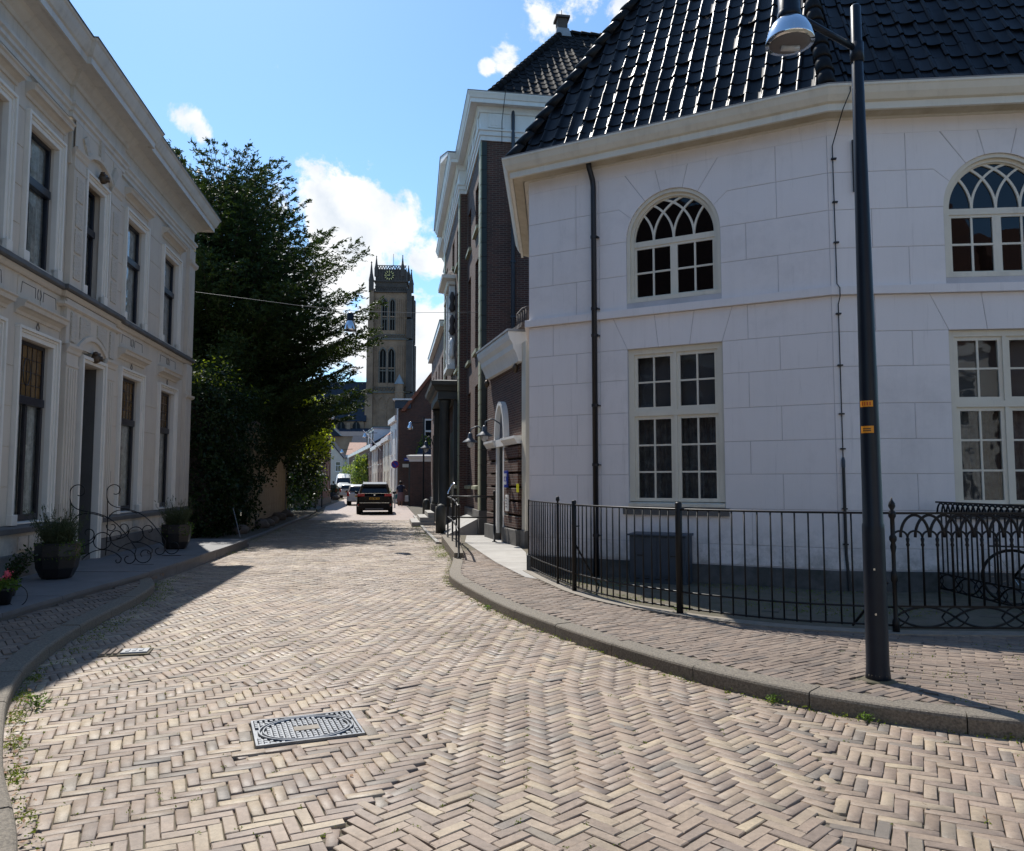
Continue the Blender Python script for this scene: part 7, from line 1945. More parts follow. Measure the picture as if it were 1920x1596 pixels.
# ================================================================ CHURCH TOWER AND NAVE (far)
K = 0.147
tower = empty('church_tower', (-34.0, 213.0, 0), R(3)); tag(tower, 'tall gothic stone church tower with clock and pinnacles at the end of the street', 'church tower')
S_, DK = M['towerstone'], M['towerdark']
def tz(y): return 1.63 + (905 - y) * 0.1475
def stage(x0, x1, z0, z1, wins, name='stage', mat=S_):
    """square stage with pointed openings in its front; wins: (xc, half width, z bottom, z spring)"""
    dpt = x1 - x0; mb = MB()
    mb.face([(x1, 0, z0), (x1, dpt, z0), (x1, dpt, z1), (x1, 0, z1)]).face([(x0, 0, z0), (x0, 0, z1), (x0, dpt, z1), (x0, dpt, z0)]).face([(x0, dpt, z0), (x0, dpt, z1), (x1, dpt, z1), (x1, dpt, z0)]).face([(x0, 0, z1), (x1, 0, z1), (x1, dpt, z1), (x0, dpt, z1)])
    xs = [x0] + [v for w in sorted(wins) for v in (w[0] - w[1], w[0] + w[1])] + [x1]
    for i in range(0, len(xs), 2): mb.face([(xs[i], 0, z0), (xs[i + 1], 0, z0), (xs[i + 1], 0, z1), (xs[i], 0, z1)])
    for xc, hw, zb, zs in wins:
        mb.face([(xc - hw, 0, z0), (xc + hw, 0, z0), (xc + hw, 0, zb), (xc - hw, 0, zb)])
        pts_ = [(xc - hw + 2 * hw * 1.0 * (1 - math.cos(a)) , zs + 2 * hw * math.sin(a)) for a in np.linspace(0, PI / 3, 6)] 
        pts_ = [(xc - hw + 2 * hw - 2 * hw * math.cos(a), zs + 2 * hw * math.sin(a)) for a in np.linspace(0, PI / 3, 6)]
        pr_ = [(2 * xc - x, z) for x, z in pts_[::-1]]
        allp = pts_ + pr_[1:]
        for p_, q_ in zip(allp[:-1], allp[1:]):
            mb.face([(p_[0], 0, p_[1]), (q_[0], 0, q_[1]), (q_[0], 0, z1), (p_[0], 0, z1)])
            mb.face([(p_[0], 0, p_[1]), (p_[0], 0.8, p_[1]), (q_[0], 0.8, q_[1]), (q_[0], 0, q_[1])])
        for x in (xc - hw, xc + hw): mb.face([(x, 0, zb), (x, 0.8, zb), (x, 0.8, zs), (x, 0, zs)])
        mb.face([(xc - hw, 0, zb), (xc + hw, 0, zb), (xc + hw, 0.8, zb), (xc - hw, 0.8, zb)])
    st_ = mb.build(name, mat, tower)
    for xc, hw, zb, zs in wins:
        w_ = MB().face([(xc - hw, 0.7, zb), (xc + hw, 0.7, zb), (xc + hw, 0.7, zs + 1.8 * hw), (xc - hw, 0.7, zs + 1.8 * hw)]).build('opening_shade', M['void'], st_)  # near-black sheet, the opening's inner shade put into its colour
        zm = zb + (zs - zb) * 0.42
        MB().box(xc - 0.09, xc + 0.09, 0.25, 0.5, zb, zs + 1.0).build('mullion', M['plinth'], st_)
        MB().box(xc - hw, xc + hw, 0.26, 0.49, zm - 0.15, zm + 0.25).build('transom', M['plinth'], st_)
        MB().ring_band([(xc - hw - 0.0, zb)] + [(xc - hw, zs)] + [(xc - hw + 2 * hw - 2 * hw * math.cos(a), zs + 2 * hw * math.sin(a)) for a in np.linspace(0.1, PI / 3, 5)], [(xc - hw - 0.25, zb), (xc - hw - 0.25, zs)] + [(xc - hw - 0.25 + (2 * hw + .25) - (2 * hw + .25) * math.cos(a), zs + (2 * hw + 0.45) * math.sin(a)) for a in np.linspace(0.1, PI / 3, 5)], -0.18, 0.0).build('hood_mould', M['plinth'], st_)
        MB().ring_band([(2 * xc - x, z) for x, z in ([(xc - hw - 0.0, zb)] + [(xc - hw, zs)] + [(xc - hw + 2 * hw - 2 * hw * math.cos(a), zs + 2 * hw * math.sin(a)) for a in np.linspace(0.1, PI / 3, 5)])], [(2 * xc - x, z) for x, z in ([(xc - hw - 0.25, zb), (xc - hw - 0.25, zs)] + [(xc - hw - 0.25 + (2 * hw + .25) - (2 * hw + .25) * math.cos(a), zs + (2 * hw + 0.45) * math.sin(a)) for a in np.linspace(0.1, PI / 3, 5)])], -0.18, 0.0).build('hood_mould', M['plinth'], st_)
    return st_
Z0, Z4, Z3, Z2, Z1, ZP = 0, tz(735), tz(634), tz(543.5), tz(523), tz(501)
stage(-6.4, 5.4, 0, Z4, [])
stage(-6.0, 5.0, Z4, Z3, [(-1.9, 0.85, tz(718), tz(663)), (0.45, 0.85, tz(718), tz(663))])
stage(-4.5, 4.6, Z3, Z2, [(-1.55, 0.62, tz(618), tz(566)), (0.60, 0.62, tz(618), tz(566))])
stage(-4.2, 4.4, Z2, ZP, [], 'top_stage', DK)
# blind arcading
def vrib(x, z0, z1, y=-0.15, w=0.16): return MB().box(x - w, x + w, y, 0.0, z0, z1).build('rib', S_, tower)
for x in (-3.9, -3.3, -2.7, 1.7, 2.3, 2.9, 3.5, 4.1): vrib(x, Z3 + 1.5, Z2 - 1.8 - 0.5 * (abs(x) % 1.2), -0.22, 0.11)
for x in (-5.3, -4.7, -4.1, -3.4, -0.7, 1.9, 2.6, 3.3, 4.0, 4.6): vrib(x, Z4 + 1.5, Z3 - 1.8 - 0.5 * (abs(x) % 1.3), -0.22, 0.12)
for x in (-3.8, -3.0, -2.2, 1.5, 2.3, 3.1, 3.9): MB().box(x - 0.12, x + 0.12, -0.2, 0.0, Z1, ZP - 0.3).build('rib', DK, tower)
for x0, x1, z in ((-4.5, 4.6, tz(592)), (-6.0, 5.0, tz(690)), (-6.4, 5.4, tz(768))): MB().box(x0, x1, -0.12, 0.0, z - 0.18, z + 0.18).build('string_course', S_, tower)
for k in range(4):
    xc = -4.4 + k * 2.35
    MB().ring_band([(xc - 1.0, tz(800)), (xc - 1.0, tz(760)), (xc - 0.6, tz(750)), (xc, tz(745)), (xc + 0.6, tz(750)), (xc + 1.0, tz(760)), (xc + 1.0, tz(800))], [(xc - 1.17, tz(800)), (xc - 1.17, tz(760)), (xc - 0.7, tz(748)), (xc, tz(742)), (xc + 0.7, tz(748)), (xc + 1.17, tz(760)), (xc + 1.17, tz(800))], -0.2, 0.0).build('blind_arch', S_, tower)
# string courses
for z, x0, x1 in ((Z4, -6.7, 5.7), (Z3, -6.1, 5.2), (Z2, -4.9, 5.0), (Z1, -4.6, 4.8), (tz(800), -6.7, 5.7)):
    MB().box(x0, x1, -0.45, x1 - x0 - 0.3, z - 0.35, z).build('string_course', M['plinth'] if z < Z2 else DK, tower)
# balustrades: zigzag tracery
def balustrade(x0, x1, z, h, y, mat=M['rock'], n=12):
    b_ = MB().box(x0, x1, y - 0.1, y + 0.1, z + h - 0.2, z + h).box(x0, x1, y - 0.1, y + 0.1, z, z + 0.15).build('balustrade', mat, tower)
    mb = MB()
    for k in range(n):
        xa = x0 + (x1 - x0) * k / n; xb = x0 + (x1 - x0) * (k + 1) / n; xm = (xa + xb) / 2
        mb.tube([(xa, y, z + 0.1), (xm, y, z + h - 0.15)], 0.11, 4); mb.tube([(xm, y, z + h - 0.15), (xb, y, z + 0.1)], 0.11, 4)
    o = mb.build('tracery', mat, b_); o['kind'] = 'stuff'
balustrade(-5.8, 4.8, Z4, 1.35, -0.3); balustrade(-4.7, 4.2, Z3, 1.2, -0.3); balustrade(-4.2, 4.4, ZP - 0.1, 1.25, -0.05, DK, 12); balustrade(-4.4, 4.6, Z2, 1.5, -0.1, DK, 14)
balustrade(-4.2, 4.4, ZP - 0.1, 1.25, 8.4, DK, 12)
# corner buttresses in steps and pinnacles
def pinnacle(x, y, z0, h, w):
    p_ = MB().box(x - w, x + w, y - w, y + w, z0, z0 + h * 0.35).build('pinnacle', DK, tower)
    MB().lathe([(w * 1.25, z0 + h * 0.35), (w * 0.62, z0 + h * 0.6), (w * 0.2, z0 + h * 0.93), (w * 0.42, z0 + h * 0.95), (0.02, z0 + h)], x, y, 6).build('spirelet', DK, p_)
for x in (-5.2, 5.3):
    for (za, zb, w) in ((0, Z4, 1.35), (Z4, Z3, 1.15), (Z3, Z3 + 6, 1.0), (Z3 + 6, Z2 + 1, 0.8)):
        cx = x + (1 if x > 0 else -1) * (w - 0.9) * 0.7
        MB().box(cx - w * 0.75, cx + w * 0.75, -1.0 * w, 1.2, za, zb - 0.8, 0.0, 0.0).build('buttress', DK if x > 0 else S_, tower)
        MB().prism_yz([(-1.0 * w, zb - 0.8), (1.2, zb - 0.8), (1.2, zb + 0.1)], cx - w * 0.75, cx + w * 0.75).build('weathering', DK, tower)
for y in (3.3, 9.0):
    for (za, zb, w) in ((0, Z4, 1.3), (Z4, Z3, 1.1), (Z3, Z2, 0.85)):
        MB().box(4.4, 5.6 + w * 0.9, y - 0.8, y + 0.8, za, zb - 0.5).build('buttress', DK, tower)
pinnacle(-5.3, -0.3, Z2, tz(486) - Z2, 0.62); pinnacle(5.8, 0.0, Z2 - 0.3, tz(498) - Z2, 0.6)
pinnacle(-4.0, 0.2, ZP - 2, tz(474) - ZP + 2, 0.5); pinnacle(3.3, 0.2, ZP - 2, tz(472) - ZP + 2, 0.5); pinnacle(4.6, 4.5, ZP - 2, tz(484) - ZP + 2, 0.5); pinnacle(-2.6, 8.0, ZP, tz(486) - ZP, 0.35)
sp_ = MB().prism_xy([(-1.6, 2.5), (2.2, 2.5), (2.2, 6.3), (-1.6, 6.3)], ZP - 0.2, ZP + 0.1)
a_ = (0.3, 4.4, tz(484))
for q0, q1 in (((-1.9, 2.2), (2.5, 2.2)), ((2.5, 2.2), (2.5, 6.6)), ((2.5, 6.6), (-1.9, 6.6)), ((-1.9, 6.6), (-1.9, 2.2))): sp_.tube([(*q0, ZP + 0.1), a_], 0.1, 4)
sp_.tube([a_, (0.3, 4.4, tz(462))], 0.06, 4).build('open_spire', DK, tower)
# clock
ck = MB().prism_xz([(0.0 - 0.35 + 1.42 * math.cos(a), tz(512.7) + 1.42 * math.sin(a)) for a in np.linspace(0, 2 * PI, 25)[:-1]], -0.28, -0.001).build('clock_face', M['iron'], tower)
for k in range(12):
    a = k * PI / 6; cx, cz = -0.35 + 1.12 * math.cos(a), tz(512.7) + 1.12 * math.sin(a)
    u = Vector((math.cos(a), math.sin(a))); v = Vector((-u.y, u.x)); c2 = Vector((cx, cz)); hl, hw_ = (0.26, 0.10)
    MB().prism_xz([tuple(c2 + u * hl * p_ + v * hw_ * q_) for p_, q_ in ((-1, -1), (1, -1), (1, 1), (-1, 1))], -0.32, -0.281).build('hour_mark', M['gold'], ck)
for ang_, ln, wd in ((PI / 2 - 0.03, 1.05, 0.06), (PI + 0.05, 0.72, 0.08)):
    u = Vector((math.cos(ang_), math.sin(ang_))); v = Vector((-u.y, u.x)); c2 = Vector((-0.35, tz(512.7)))
    MB().prism_xz([tuple(c2 + u * p_ + v * q_) for p_, q_ in ((-0.25, -wd), (ln, -wd), (ln, wd), (-0.25, wd))], -0.36, -0.321).build('hand', M['gold'], ck)
# stair turret with pale pyramid roof
tt = MB().lathe([(1.25, 0), (1.25, tz(738)), (1.35, tz(738)), (1.35, tz(735)), (1.15, tz(735)), (1.15, tz(722))], 2.9, -1.6, 6, a0=0.3).build('stair_turret', S_, tower)
MB().lathe([(1.45, tz(722)), (0.03, tz(703))], 2.9, -1.6, 6, a0=0.3).build('turret_roof', M['lead'], tt)
# nave
nave = empty('church_nave', (-34.0, 213.0, 0), R(3)); tag(nave, 'slate roofed church nave with arched windows, left of the tower behind the trees', 'church')
nz = [(-6.5, 0.5), (-26, 0.5)]
MB().box(-34, -6.6, -2.0, 12, 0, tz(790)).build('wall', M['towerstone'], nave)
MB().prism_yz([(-2.5, tz(792)), (13, tz(792)), (5.2, tz(712))], -34, -6.0).build('roof', M['slate'], nave)
MB().box(-34, -4.0, -10, -2.01, 0, tz(822)).build('aisle_wall', M['towerstone'], nave)
MB().prism_yz([(-10.4, tz(823)), (-2.0, tz(823)), (-2.0, tz(805))], -34, -4).build('aisle_roof', M['slate'], nave)
for x in (-21.5, -17.2, -12.7, -8.6):
    w_ = MB().prism_xz([(x - 1.0, tz(812)), (x + 1.0, tz(812)), (x + 1.0, tz(799)), (x + 0.6, tz(794)), (x, tz(792)), (x - 0.6, tz(794)), (x - 1.0, tz(799))], -2.15, -2.0).build('window', M['void'], nave)
    MB().box(x - 0.08, x + 0.08, -2.25, -2.151, tz(812), tz(794)).build('mullion', M['plinth'], w_)
for x in (-19.3, -15, -10.6):
    MB().box(x - 0.5, x + 0.5, -3.0, -2.01, 0, tz(795)).build('buttress', M['towerstone'], nave)
for x in (-20.0, -13.8):
    gr_ = MB().prism_xz([(x - 3.0, tz(823)), (x + 3.0, tz(823)), (x, tz(804))], -11.5, -3.5).build('cross_gable', M['slate'], nave)
    for s in (-1, 1): MB().prism_xz([(x + s * 3.1, tz(823)), (x + s * 2.7, tz(823)), (x, tz(806)), (x, tz(803))][::s], -11.9, -11.5).build('gable_coping', M['lead'], gr_)

# ================================================================ HOUSES FURTHER DOWN THE STREET
def town_house(name, origin, ang, w, d, eave, ridge, wallm, roofm, lab, cols, rows, wm='white', gable=False, door=True, winw=0.9, cornice='white'):
    """front along local X, Y into the house. gable: ridge runs back from the front"""
    t = empty(name, origin, ang); tag(t, lab, 'house')
    mb = MB(); xs = []; 
    xc = [w * (i + 0.5) / cols for i in range(cols)]
    zb = [(z0, z1) for z0, z1 in rows]
    ox = sorted(set([0, w] + [v for c in xc for v in (c - winw / 2, c + winw / 2)])); oz = sorted(set([0, eave] + [v for r_ in zb for v in r_]))
    for i in range(len(ox) - 1):
        for j in range(len(oz) - 1):
            xm, zm = (ox[i] + ox[i + 1]) / 2, (oz[j] + oz[j + 1]) / 2
            if any(abs(xm - c) < winw / 2 for c in xc) and any(z0 < zm < z1 for z0, z1 in zb): continue
            mb.face([(ox[i], 0, oz[j]), (ox[i + 1], 0, oz[j]), (ox[i + 1], 0, oz[j + 1]), (ox[i], 0, oz[j + 1])])
    for c in xc:
        for z0, z1 in zb:
            for x in (c - winw / 2, c + winw / 2): mb.face([(x, 0, z0), (x, 0.18, z0), (x, 0.18, z1), (x, 0, z1)])
            for z in (z0, z1): mb.face([(c - winw / 2, 0, z), (c + winw / 2, 0, z), (c + winw / 2, 0.18, z), (c - winw / 2, 0.18, z)])
    mb.box(0, w, 0.19, d, 0, eave)
    if gable: mb.prism_xz([(0, eave), (w, eave), (w / 2, ridge - 0.1)], 0.0, d)
    mb.build('wall', M[wallm], t)
    if gable:
        for s in (-1, 1):
            MB().prism_xz([(w / 2 + s * (w / 2 + 0.25), eave - 0.1), (w / 2 + s * (w / 2 + 0.05), eave - 0.1), (w / 2, ridge - 0.12), (w / 2, ridge + 0.1)][::s], -0.12, d).build('roof', M[roofm], t)
    else:
        MB().prism_yz([(-0.15, eave + 0.1), (d, eave + 0.1), (d / 2, ridge)], 0, w).build('roof', M[roofm], t)
        MB().box(0, w, -0.22, -0.001, eave - 0.30, eave + 0.09).build('cornice', M[cornice], t)
    for c in xc:
        for z0, z1 in zb:
            a_, b_ = c - winw / 2, c + winw / 2; f = 0.09; zm = z0 + (z1 - z0) * 0.6
            wn_ = MB().box(a_, a_ + f, 0.06, 0.14, z0, z1).box(b_ - f, b_, 0.06, 0.14, z0, z1).box(a_ + f, b_ - f, 0.06, 0.14, z0, z0 + f).box(a_ + f, b_ - f, 0.06, 0.14, z1 - f, z1).box(a_ + f, b_ - f, 0.061, 0.139, zm, zm + 0.07).box(c - 0.03, c + 0.03, 0.062, 0.138, z0 + f, zm).build('window', M[wm], t)
            MB().face([(a_, 0.12, z0), (b_, 0.12, z0), (b_, 0.12, z1), (a_, 0.12, z1)]).build('pane', M['carglass'], wn_)
            MB().box(a_ - 0.05, b_ + 0.05, -0.06, 0.05, z0 - 0.08, z0 - 0.001).build('sill', M['white'], wn_)
    MB().box(0, w, -0.05, -0.001, 0, 0.45).build('plinth', M['plinth'], t)
    return t
LH = math.atan2(0.99, -0.1414)      # left side fronts: X away from the camera
RH = math.atan2(-0.988, 0.155)      # right side fronts: X towards the camera
ly = lambda y: (left_line(y) - 0.1, y, 0)
two = [(1.1, 3.1), (4.1, 6.1)]
town_house('brick_house', (left_line(50.5), 50.5, 0), LH, 13.5, 9, 7.0, 9.8, 'brick3', 'redtile', 'brown brick house with tall white windows beyond the sunlit tree, left side', 5, two)
t = empty('street_doorway_canopy', (left_line(64) + 0.0, 64, 0), LH)
bpy.data.objects.remove(t)
town_house('white_house', (-15.35, 64.3, 0), LH + 0.08, 8.5, 9, 6.2, 9.0, 'white', 'slate', 'narrow white rendered house directly beyond the left brick house', 2, two, gable=False)
town_house('pale_house', (-17.5, 73.0, 0), LH + 0.10, 12, 9, 5.2, 8.4, 'trim', 'redtile', 'pale rendered house with red roof further along the left side, before the white van', 3, [(1.0, 2.7), (3.6, 5.2)])
town_house('gabled_house', (-33.9, 132, 0), R(4), 5.0, 6, 5.9, 9.0, 'stucco', 'slate', 'pale grey gabled house closing the street, left of the low slate roof', 3, [(0.8, 2.6), (3.5, 5.2)], gable=True)
town_house('low_house', (-29.2, 136, 0), R(4), 8.0, 9, 6.4, 8.9, 'trim', 'redtile', 'house with orange-red roof closing the street behind the white van', 3, [(1.0, 3.0), (4.4, 6.4)])
town_house('slate_house', (-31.4, 150, 0), R(4), 9, 8, 8.6, 11.0, 'brick3', 'slate', 'house with long dark slate roof in front of the church nave', 4, [(1.0, 3.0), (5.4, 7.4)])
# row at the bend with white cornice and dormers
b0 = (-15.2, 84.0); b1 = (-25.5, 121.0); ab = math.atan2(b0[1] - b1[1], b0[0] - b1[0]); LB_ = math.dist(b0, b1)
bend = town_house('terrace_row', (b1[0], b1[1], 0), ab, LB_, 9, 5.75, 8.6, 'brick3', 'slate', 'long brown brick row with white cornice and white dormers at the bend', 13, [(0.9, 2.5), (3.4, 5.0)], winw=0.95)
for k in range(3):
    x = LB_ - 3.5 - k * 3.6
    d_ = MB().box(x - 0.85, x + 0.85, 0.4, 2.6, 5.9, 7.7).build('dormer', M['white'], bend)
    MB().box(x - 0.62, x + 0.62, 0.36, 0.399, 6.15, 7.45).build('pane', M['carglass'], d_); MB().box(x - 1.0, x + 1.0, 0.25, 2.7, 7.7, 7.82).build('dormer_roof', M['lead'], d_)
# right side fronts, from the gabled brick house onwards
c0 = (-8.35, 57.5); c1 = (-15.2, 84.0); ac = math.atan2(c0[1] - c1[1], c0[0] - c1[0]); LC_ = math.dist(c0, c1)
def on_row(f): return (c1[0] + (c0[0] - c1[0]) * f, c1[1] + (c0[1] - c1[1]) * f, 0)
town_house('white_house', on_row(0.0), ac, LC_ * 0.27, 8, 5.3, 8.0, 'stucco', 'redtile', 'white rendered house with small shop sign, right side before the bend', 2, [(0.9, 2.6), (3.5, 5.2)])
town_house('brown_house', on_row(0.272), ac, LC_ * 0.22, 8, 5.4, 8.6, 'brick2', 'redtile', 'narrow dark brick house with flag pole, right side', 2, [(0.9, 2.6), (3.4, 5.0)])
town_house('cream_house', on_row(0.494), ac, LC_ * 0.24, 8, 5.5, 9.2, 'cream', 'redtile', 'cream house with steep orange-red roof, right side', 2, [(0.9, 2.6), (3.5, 5.1)])
town_house('white_gabled_house', on_row(0.736), ac, LC_ * 0.20, 3, 6.7, 7.4, 'white', 'slate', 'tall narrow white house next to the dark brick gable', 2, [(0.9, 2.8), (3.9, 5.8)])
fp = MB().tube([(0, 0, 0), (-1.6, -0.5, 1.9)], 0.035, 5).build('flag_pole', M['white'], None, loc=(on_row(0.45)[0] - 0.1, on_row(0.45)[1], 4.6)); tag(fp, 'slanting white flag pole on the narrow dark brick house', 'flag pole')
# gabled brick house facing us
gh = empty('gabled_brick_house', (-8.25, 56.0, 0), R(1)); tag(gh, 'dark red brick house with stepped white windows and sloping gable, right side', 'house')
GPK = (4.6, 12.3)
wnd = [(1.85, 4.0, 3.85, 6.25), (2.45, 3.65, 7.15, 8.3)]
mb = MB(); xs = [0, 1.85, 2.45, 3.65, 4.0, 9.0]; zs_ = [0, 3.85, 6.25, 6.95]
for i in range(len(xs) - 1):
    for j in range(len(zs_) - 1):
        xm, zm = (xs[i] + xs[i + 1]) / 2, (zs_[j] + zs_[j + 1]) / 2
        if 1.85 < xm < 4.0 and 3.85 < zm < 6.25: continue
        mb.face([(xs[i], 0, zs_[j]), (xs[i + 1], 0, zs_[j]), (xs[i + 1], 0, zs_[j + 1]), (xs[i], 0, zs_[j + 1])])
gzf = lambda x: 6.95 + (12.3 - 6.95) * (x - 0.4) / 4.2
mb.face([(0, 0, 6.95), (2.45, 0, 6.95), (2.45, 0, gzf(2.45)), (0.4, 0, 6.95)]); mb.face([(2.45, 0, 6.95), (3.65, 0, 6.95), (3.65, 0, 7.15), (2.45, 0, 7.15)])
mb.face([(2.45, 0, 8.3), (3.65, 0, 8.3), (3.65, 0, gzf(3.65)), (2.45, 0, gzf(2.45))]); mb.face([(3.65, 0, 6.95), (8.8, 0, 6.95), (4.6, 0, 12.3), (3.65, 0, gzf(3.65))])
mb.box(0, 9, 0.2, 10, 0, 6.95); mb.face([(0, 0, 0), (0, 0.2, 0), (0, 0.2, 6.95), (0, 0, 6.95)])
mb.build('wall', M['brick'], gh)
for a_, b_, z0, z1 in wnd:
    f = 0.12; zm = z0 + (z1 - z0) * 0.62
    mb = MB().box(a_, a_ + f, -0.03, 0.1, z0, z1).box(b_ - f, b_, -0.03, 0.1, z0, z1).box(a_ + f, b_ - f, -0.03, 0.1, z0, z0 + f).box(a_ + f, b_ - f, -0.03, 0.1, z1 - f, z1).box((a_ + b_) / 2 - 0.06, (a_ + b_) / 2 + 0.06, -0.025, 0.09, z0 + f, z1 - f)
    if z1 - z0 > 2: mb.box(a_ + f, b_ - f, -0.028, 0.095, zm - 0.05, zm + 0.08)
    w_ = mb.build('window', M['white'], gh); MB().face([(a_, 0.06, z0), (b_, 0.06, z0), (b_, 0.06, z1), (a_, 0.06, z1)]).build('pane', M['carglass'], w_)
for s, xe in ((1, 0.15), (-1, 9.05)):
    MB().prism_xz([(xe, 6.9 - 0.1), (xe + s * 0.3, 6.9 - 0.1), (4.6, 12.3), (4.6, 12.55)][::s], -0.15, 10).build('roof', M['redtile'], gh)
MB().box(-0.25, 0.9, -0.1, 1.6, 7.0, 7.6).build('dormer_side', M['zinc'], gh); MB().box(-0.4, 1.0, -0.2, 1.8, 7.6, 7.72).build('dormer_edge', M['white'], gh)
MB().box(-0.18, 0.02, -0.08, 9.9, 5.2, 7.0).build('corner_gutter', M['white'], gh) if False else MB().tube([(-0.06, -0.08, 7.0), (-0.06, -0.08, 5.0), (-0.06, -0.08, 0.2)], 0.06, 6).build('downpipe', M['white'], gh)
t = empty('street_name_sign', (-7.45, 55.9, 3.30)); tag(t, 'small blue street name sign on the gabled brick house', 'sign')
MB().box(-0.36, 0.36, -0.02, 0.02, -0.11, 0.11).build('board', M['signblue'], t); MB().box(-0.28, 0.28, -0.026, -0.021, -0.025, 0.03).build('print_line', M['white'], t)
t = empty('beige_sign', (-7.45, 55.85, 2.85)); tag(t, 'beige board below the blue street name sign', 'sign'); MB().box(-0.45, 0.45, -0.02, 0.02, -0.12, 0.12).build('board', M['cream'], t)
# low garden gate building in front of it
lg = empty('garden_gatehouse', (-6.9, 52.5, 0), R(1)); tag(lg, 'low brick garden gate with white cornice and pilasters, in front of the gabled house', 'gate')
MB().box(0, 2.2, 0, 3.0, 0, 3.05).build('wall', M['brick'], lg)
MB().sweep([(0.0, 3.05), (0.06, 3.05), (0.10, 3.2), (0.22, 3.34), (0.25, 3.46), (0.0, 3.5)], [(0, 3.0), (0, 0), (2.2, 0)]).build('cornice', M['white'], lg)
MB().box(0, 2.2, 0, 3.0, 3.05, 3.49).build('cornice_core', M['white'], lg)
for y in (0.3, 1.3, 2.3): MB().box(-0.14, -0.001, y, y + 0.3, 0, 3.0).build('pilaster', M['porch'], lg)
MB().prism_yz([(0.2, 3.5), (3.4, 3.5), (3.4, 4.7)], 0.4, 2.2).build('roof', M['slate'], lg)
leafy('climbing_plant', (0, 0, 0), [(-6.3, 54.6, 4.0, 0.45), (-5.8, 54.8, 4.3, 0.4), (-6.2, 54.8, 4.7, 0.3)], 500, 0.14, [('shrub', 1.0), ('brightleaf', 0.4)], 'small yellow-green climber in front of the big window of the gabled house', 'plant')
# street lamp on the gabled house
t = empty('bracket_lamp', (-6.75, 51.2, 5.15)); tag(t, 'polished bell lamp on a tall dark pole before the gabled brick house', 'street lamp')
MB().lathe([(0.21, 0), (0.19, 0.12), (0.15, 0.24), (0.10, 0.30), (0.10, 0.48), (0.04, 0.5)], 0, 0, 16).build('lamp_bell', M['chrome'], t, True)
MB().tube([(0, 0, 0.42), (0.9, 0, 0.46)], 0.03, 6).build('arm', M['iron'], t); MB().tube([(0.9, 0, -5.15), (0.9, 0, 0.8)], 0.055, 8).build('post', M['iron'], t)
for x, y, z, nm in ((-16.4, 86, 6.6, 'small polished lamp in front of the white dormers at the bend'), (-22.0, 100, 5.4, 'small polished lamp further down by the pale gabled house')):
    t = empty('bracket_lamp', (x, y, z)); tag(t, nm, 'street lamp'); MB().lathe([(0.26, 0), (0.2, 0.2), (0.12, 0.32), (0.12, 0.5)], 0, 0, 12).build('lamp_bell', M['chrome'], t, True); MB().tube([(0, 0, 0.5), (1.4, 0, 0.55)], 0.03, 5).build('arm', M['iron'], t)
# no-parking signs
def np_sign(x, y, z, r, lab):
    t = empty('round_sign', (x, y, 0)); tag(t, lab, 'road sign', 'no-parking signs')
    MB().tube([(0, 0.05, 0), (0, 0.05, z + r)], 0.035, 8).build('pole', M['lead'], t)
    def disc(rr, y0): return [(rr * math.cos(a), z + rr * math.sin(a)) for a in np.linspace(0, 2 * PI, 25)[:-1]], y0
    p_, y0 = disc(r, -0.02); MB().prism_xz(p_, y0, 0.01).build('red_rim', M['signred'], t)
    p_, y0 = disc(r * 0.82, -0.026); MB().prism_xz(p_, y0, -0.0205).build('blue_disc', M['signblue'], t)
    a = R(-45); u = Vector((math.cos(a), math.sin(a))); v = Vector((-u.y, u.x)); c = Vector((0, z))
    MB().prism_xz([tuple(c + u * p_ * r * 0.8 + v * q_ * r * 0.1) for p_, q_ in ((-1, -1), (1, -1), (1, 1), (-1, 1))], -0.031, -0.0265).build('red_bar', M['signred'], t)
np_sign(-7.55, 50.0, 2.80, 0.25, 'nearer round blue and red no-parking sign on a pole, right of the black car')
np_sign(-12.75, 76.0, 2.12, 0.26, 'farther round blue and red no-parking sign, above the black car')
leafy('street_tree', (0, 0, 0), [(-18.9, 92, 2.6, 1.3), (-17.2, 90, 2.9, 1.6), (-16.6, 89, 1.5, 1.4), (-18.2, 91, 1.4, 1.3), (-17.4, 89.5, 3.9, 0.9)], 4200, 0.22, [('shrub', 1.0), ('brightleaf', 0.4)], 'pale green bushy tree in front of the brown brick row at the bend', 'tree')
leafy('far_crown', (0, 0, 0), [(-25, 100, 3, 2.0)], 100, 0.2, [('ivy', 1.0)], 'dark tree crown glimpsed behind the far left houses', 'tree') if False else None

# ================================================================ VEHICLES AND PASSER-BY
def loft(stations, name, mat, parent, n=20, sub=False):
    """stations: (y, z0, z1, half width low, half width high); rounded cross-sections"""
    mb = MB(); rings = []
    for y, z0, z1, w0, w1 in stations:
        r_ = []
        for k in range(n):
            a = 2 * PI * (k + 0.5) / n; c, s = math.cos(a), math.sin(a)
            ex = 0.36
            cx = math.copysign(abs(c) ** ex, c); sz = math.copysign(abs(s) ** ex, s)
            t_ = (sz + 1) / 2; r_.append(mb.P((cx * (w0 + (w1 - w0) * t_), y, z0 + (z1 - z0) * t_)))
        rings.append(r_)
    for a_, b_ in zip(rings[:-1], rings[1:]):
        for k in range(n): l = (k + 1) % n; mb.f.append([a_[k], a_[l], b_[l], b_[k]])
    mb.f.append(rings[0][::-1]); mb.f.append(rings[-1])
    o = mb.build(name, mat, parent)
    b = o.modifiers.new('bevel', 'BEVEL'); b.width = 0.02; b.segments = 2; b.limit_method = 'ANGLE'; b.angle_limit = R(40)
    smooth(o)
    for p_ in (o.data.polygons[-1], o.data.polygons[-2]): p_.use_smooth = False
    return o
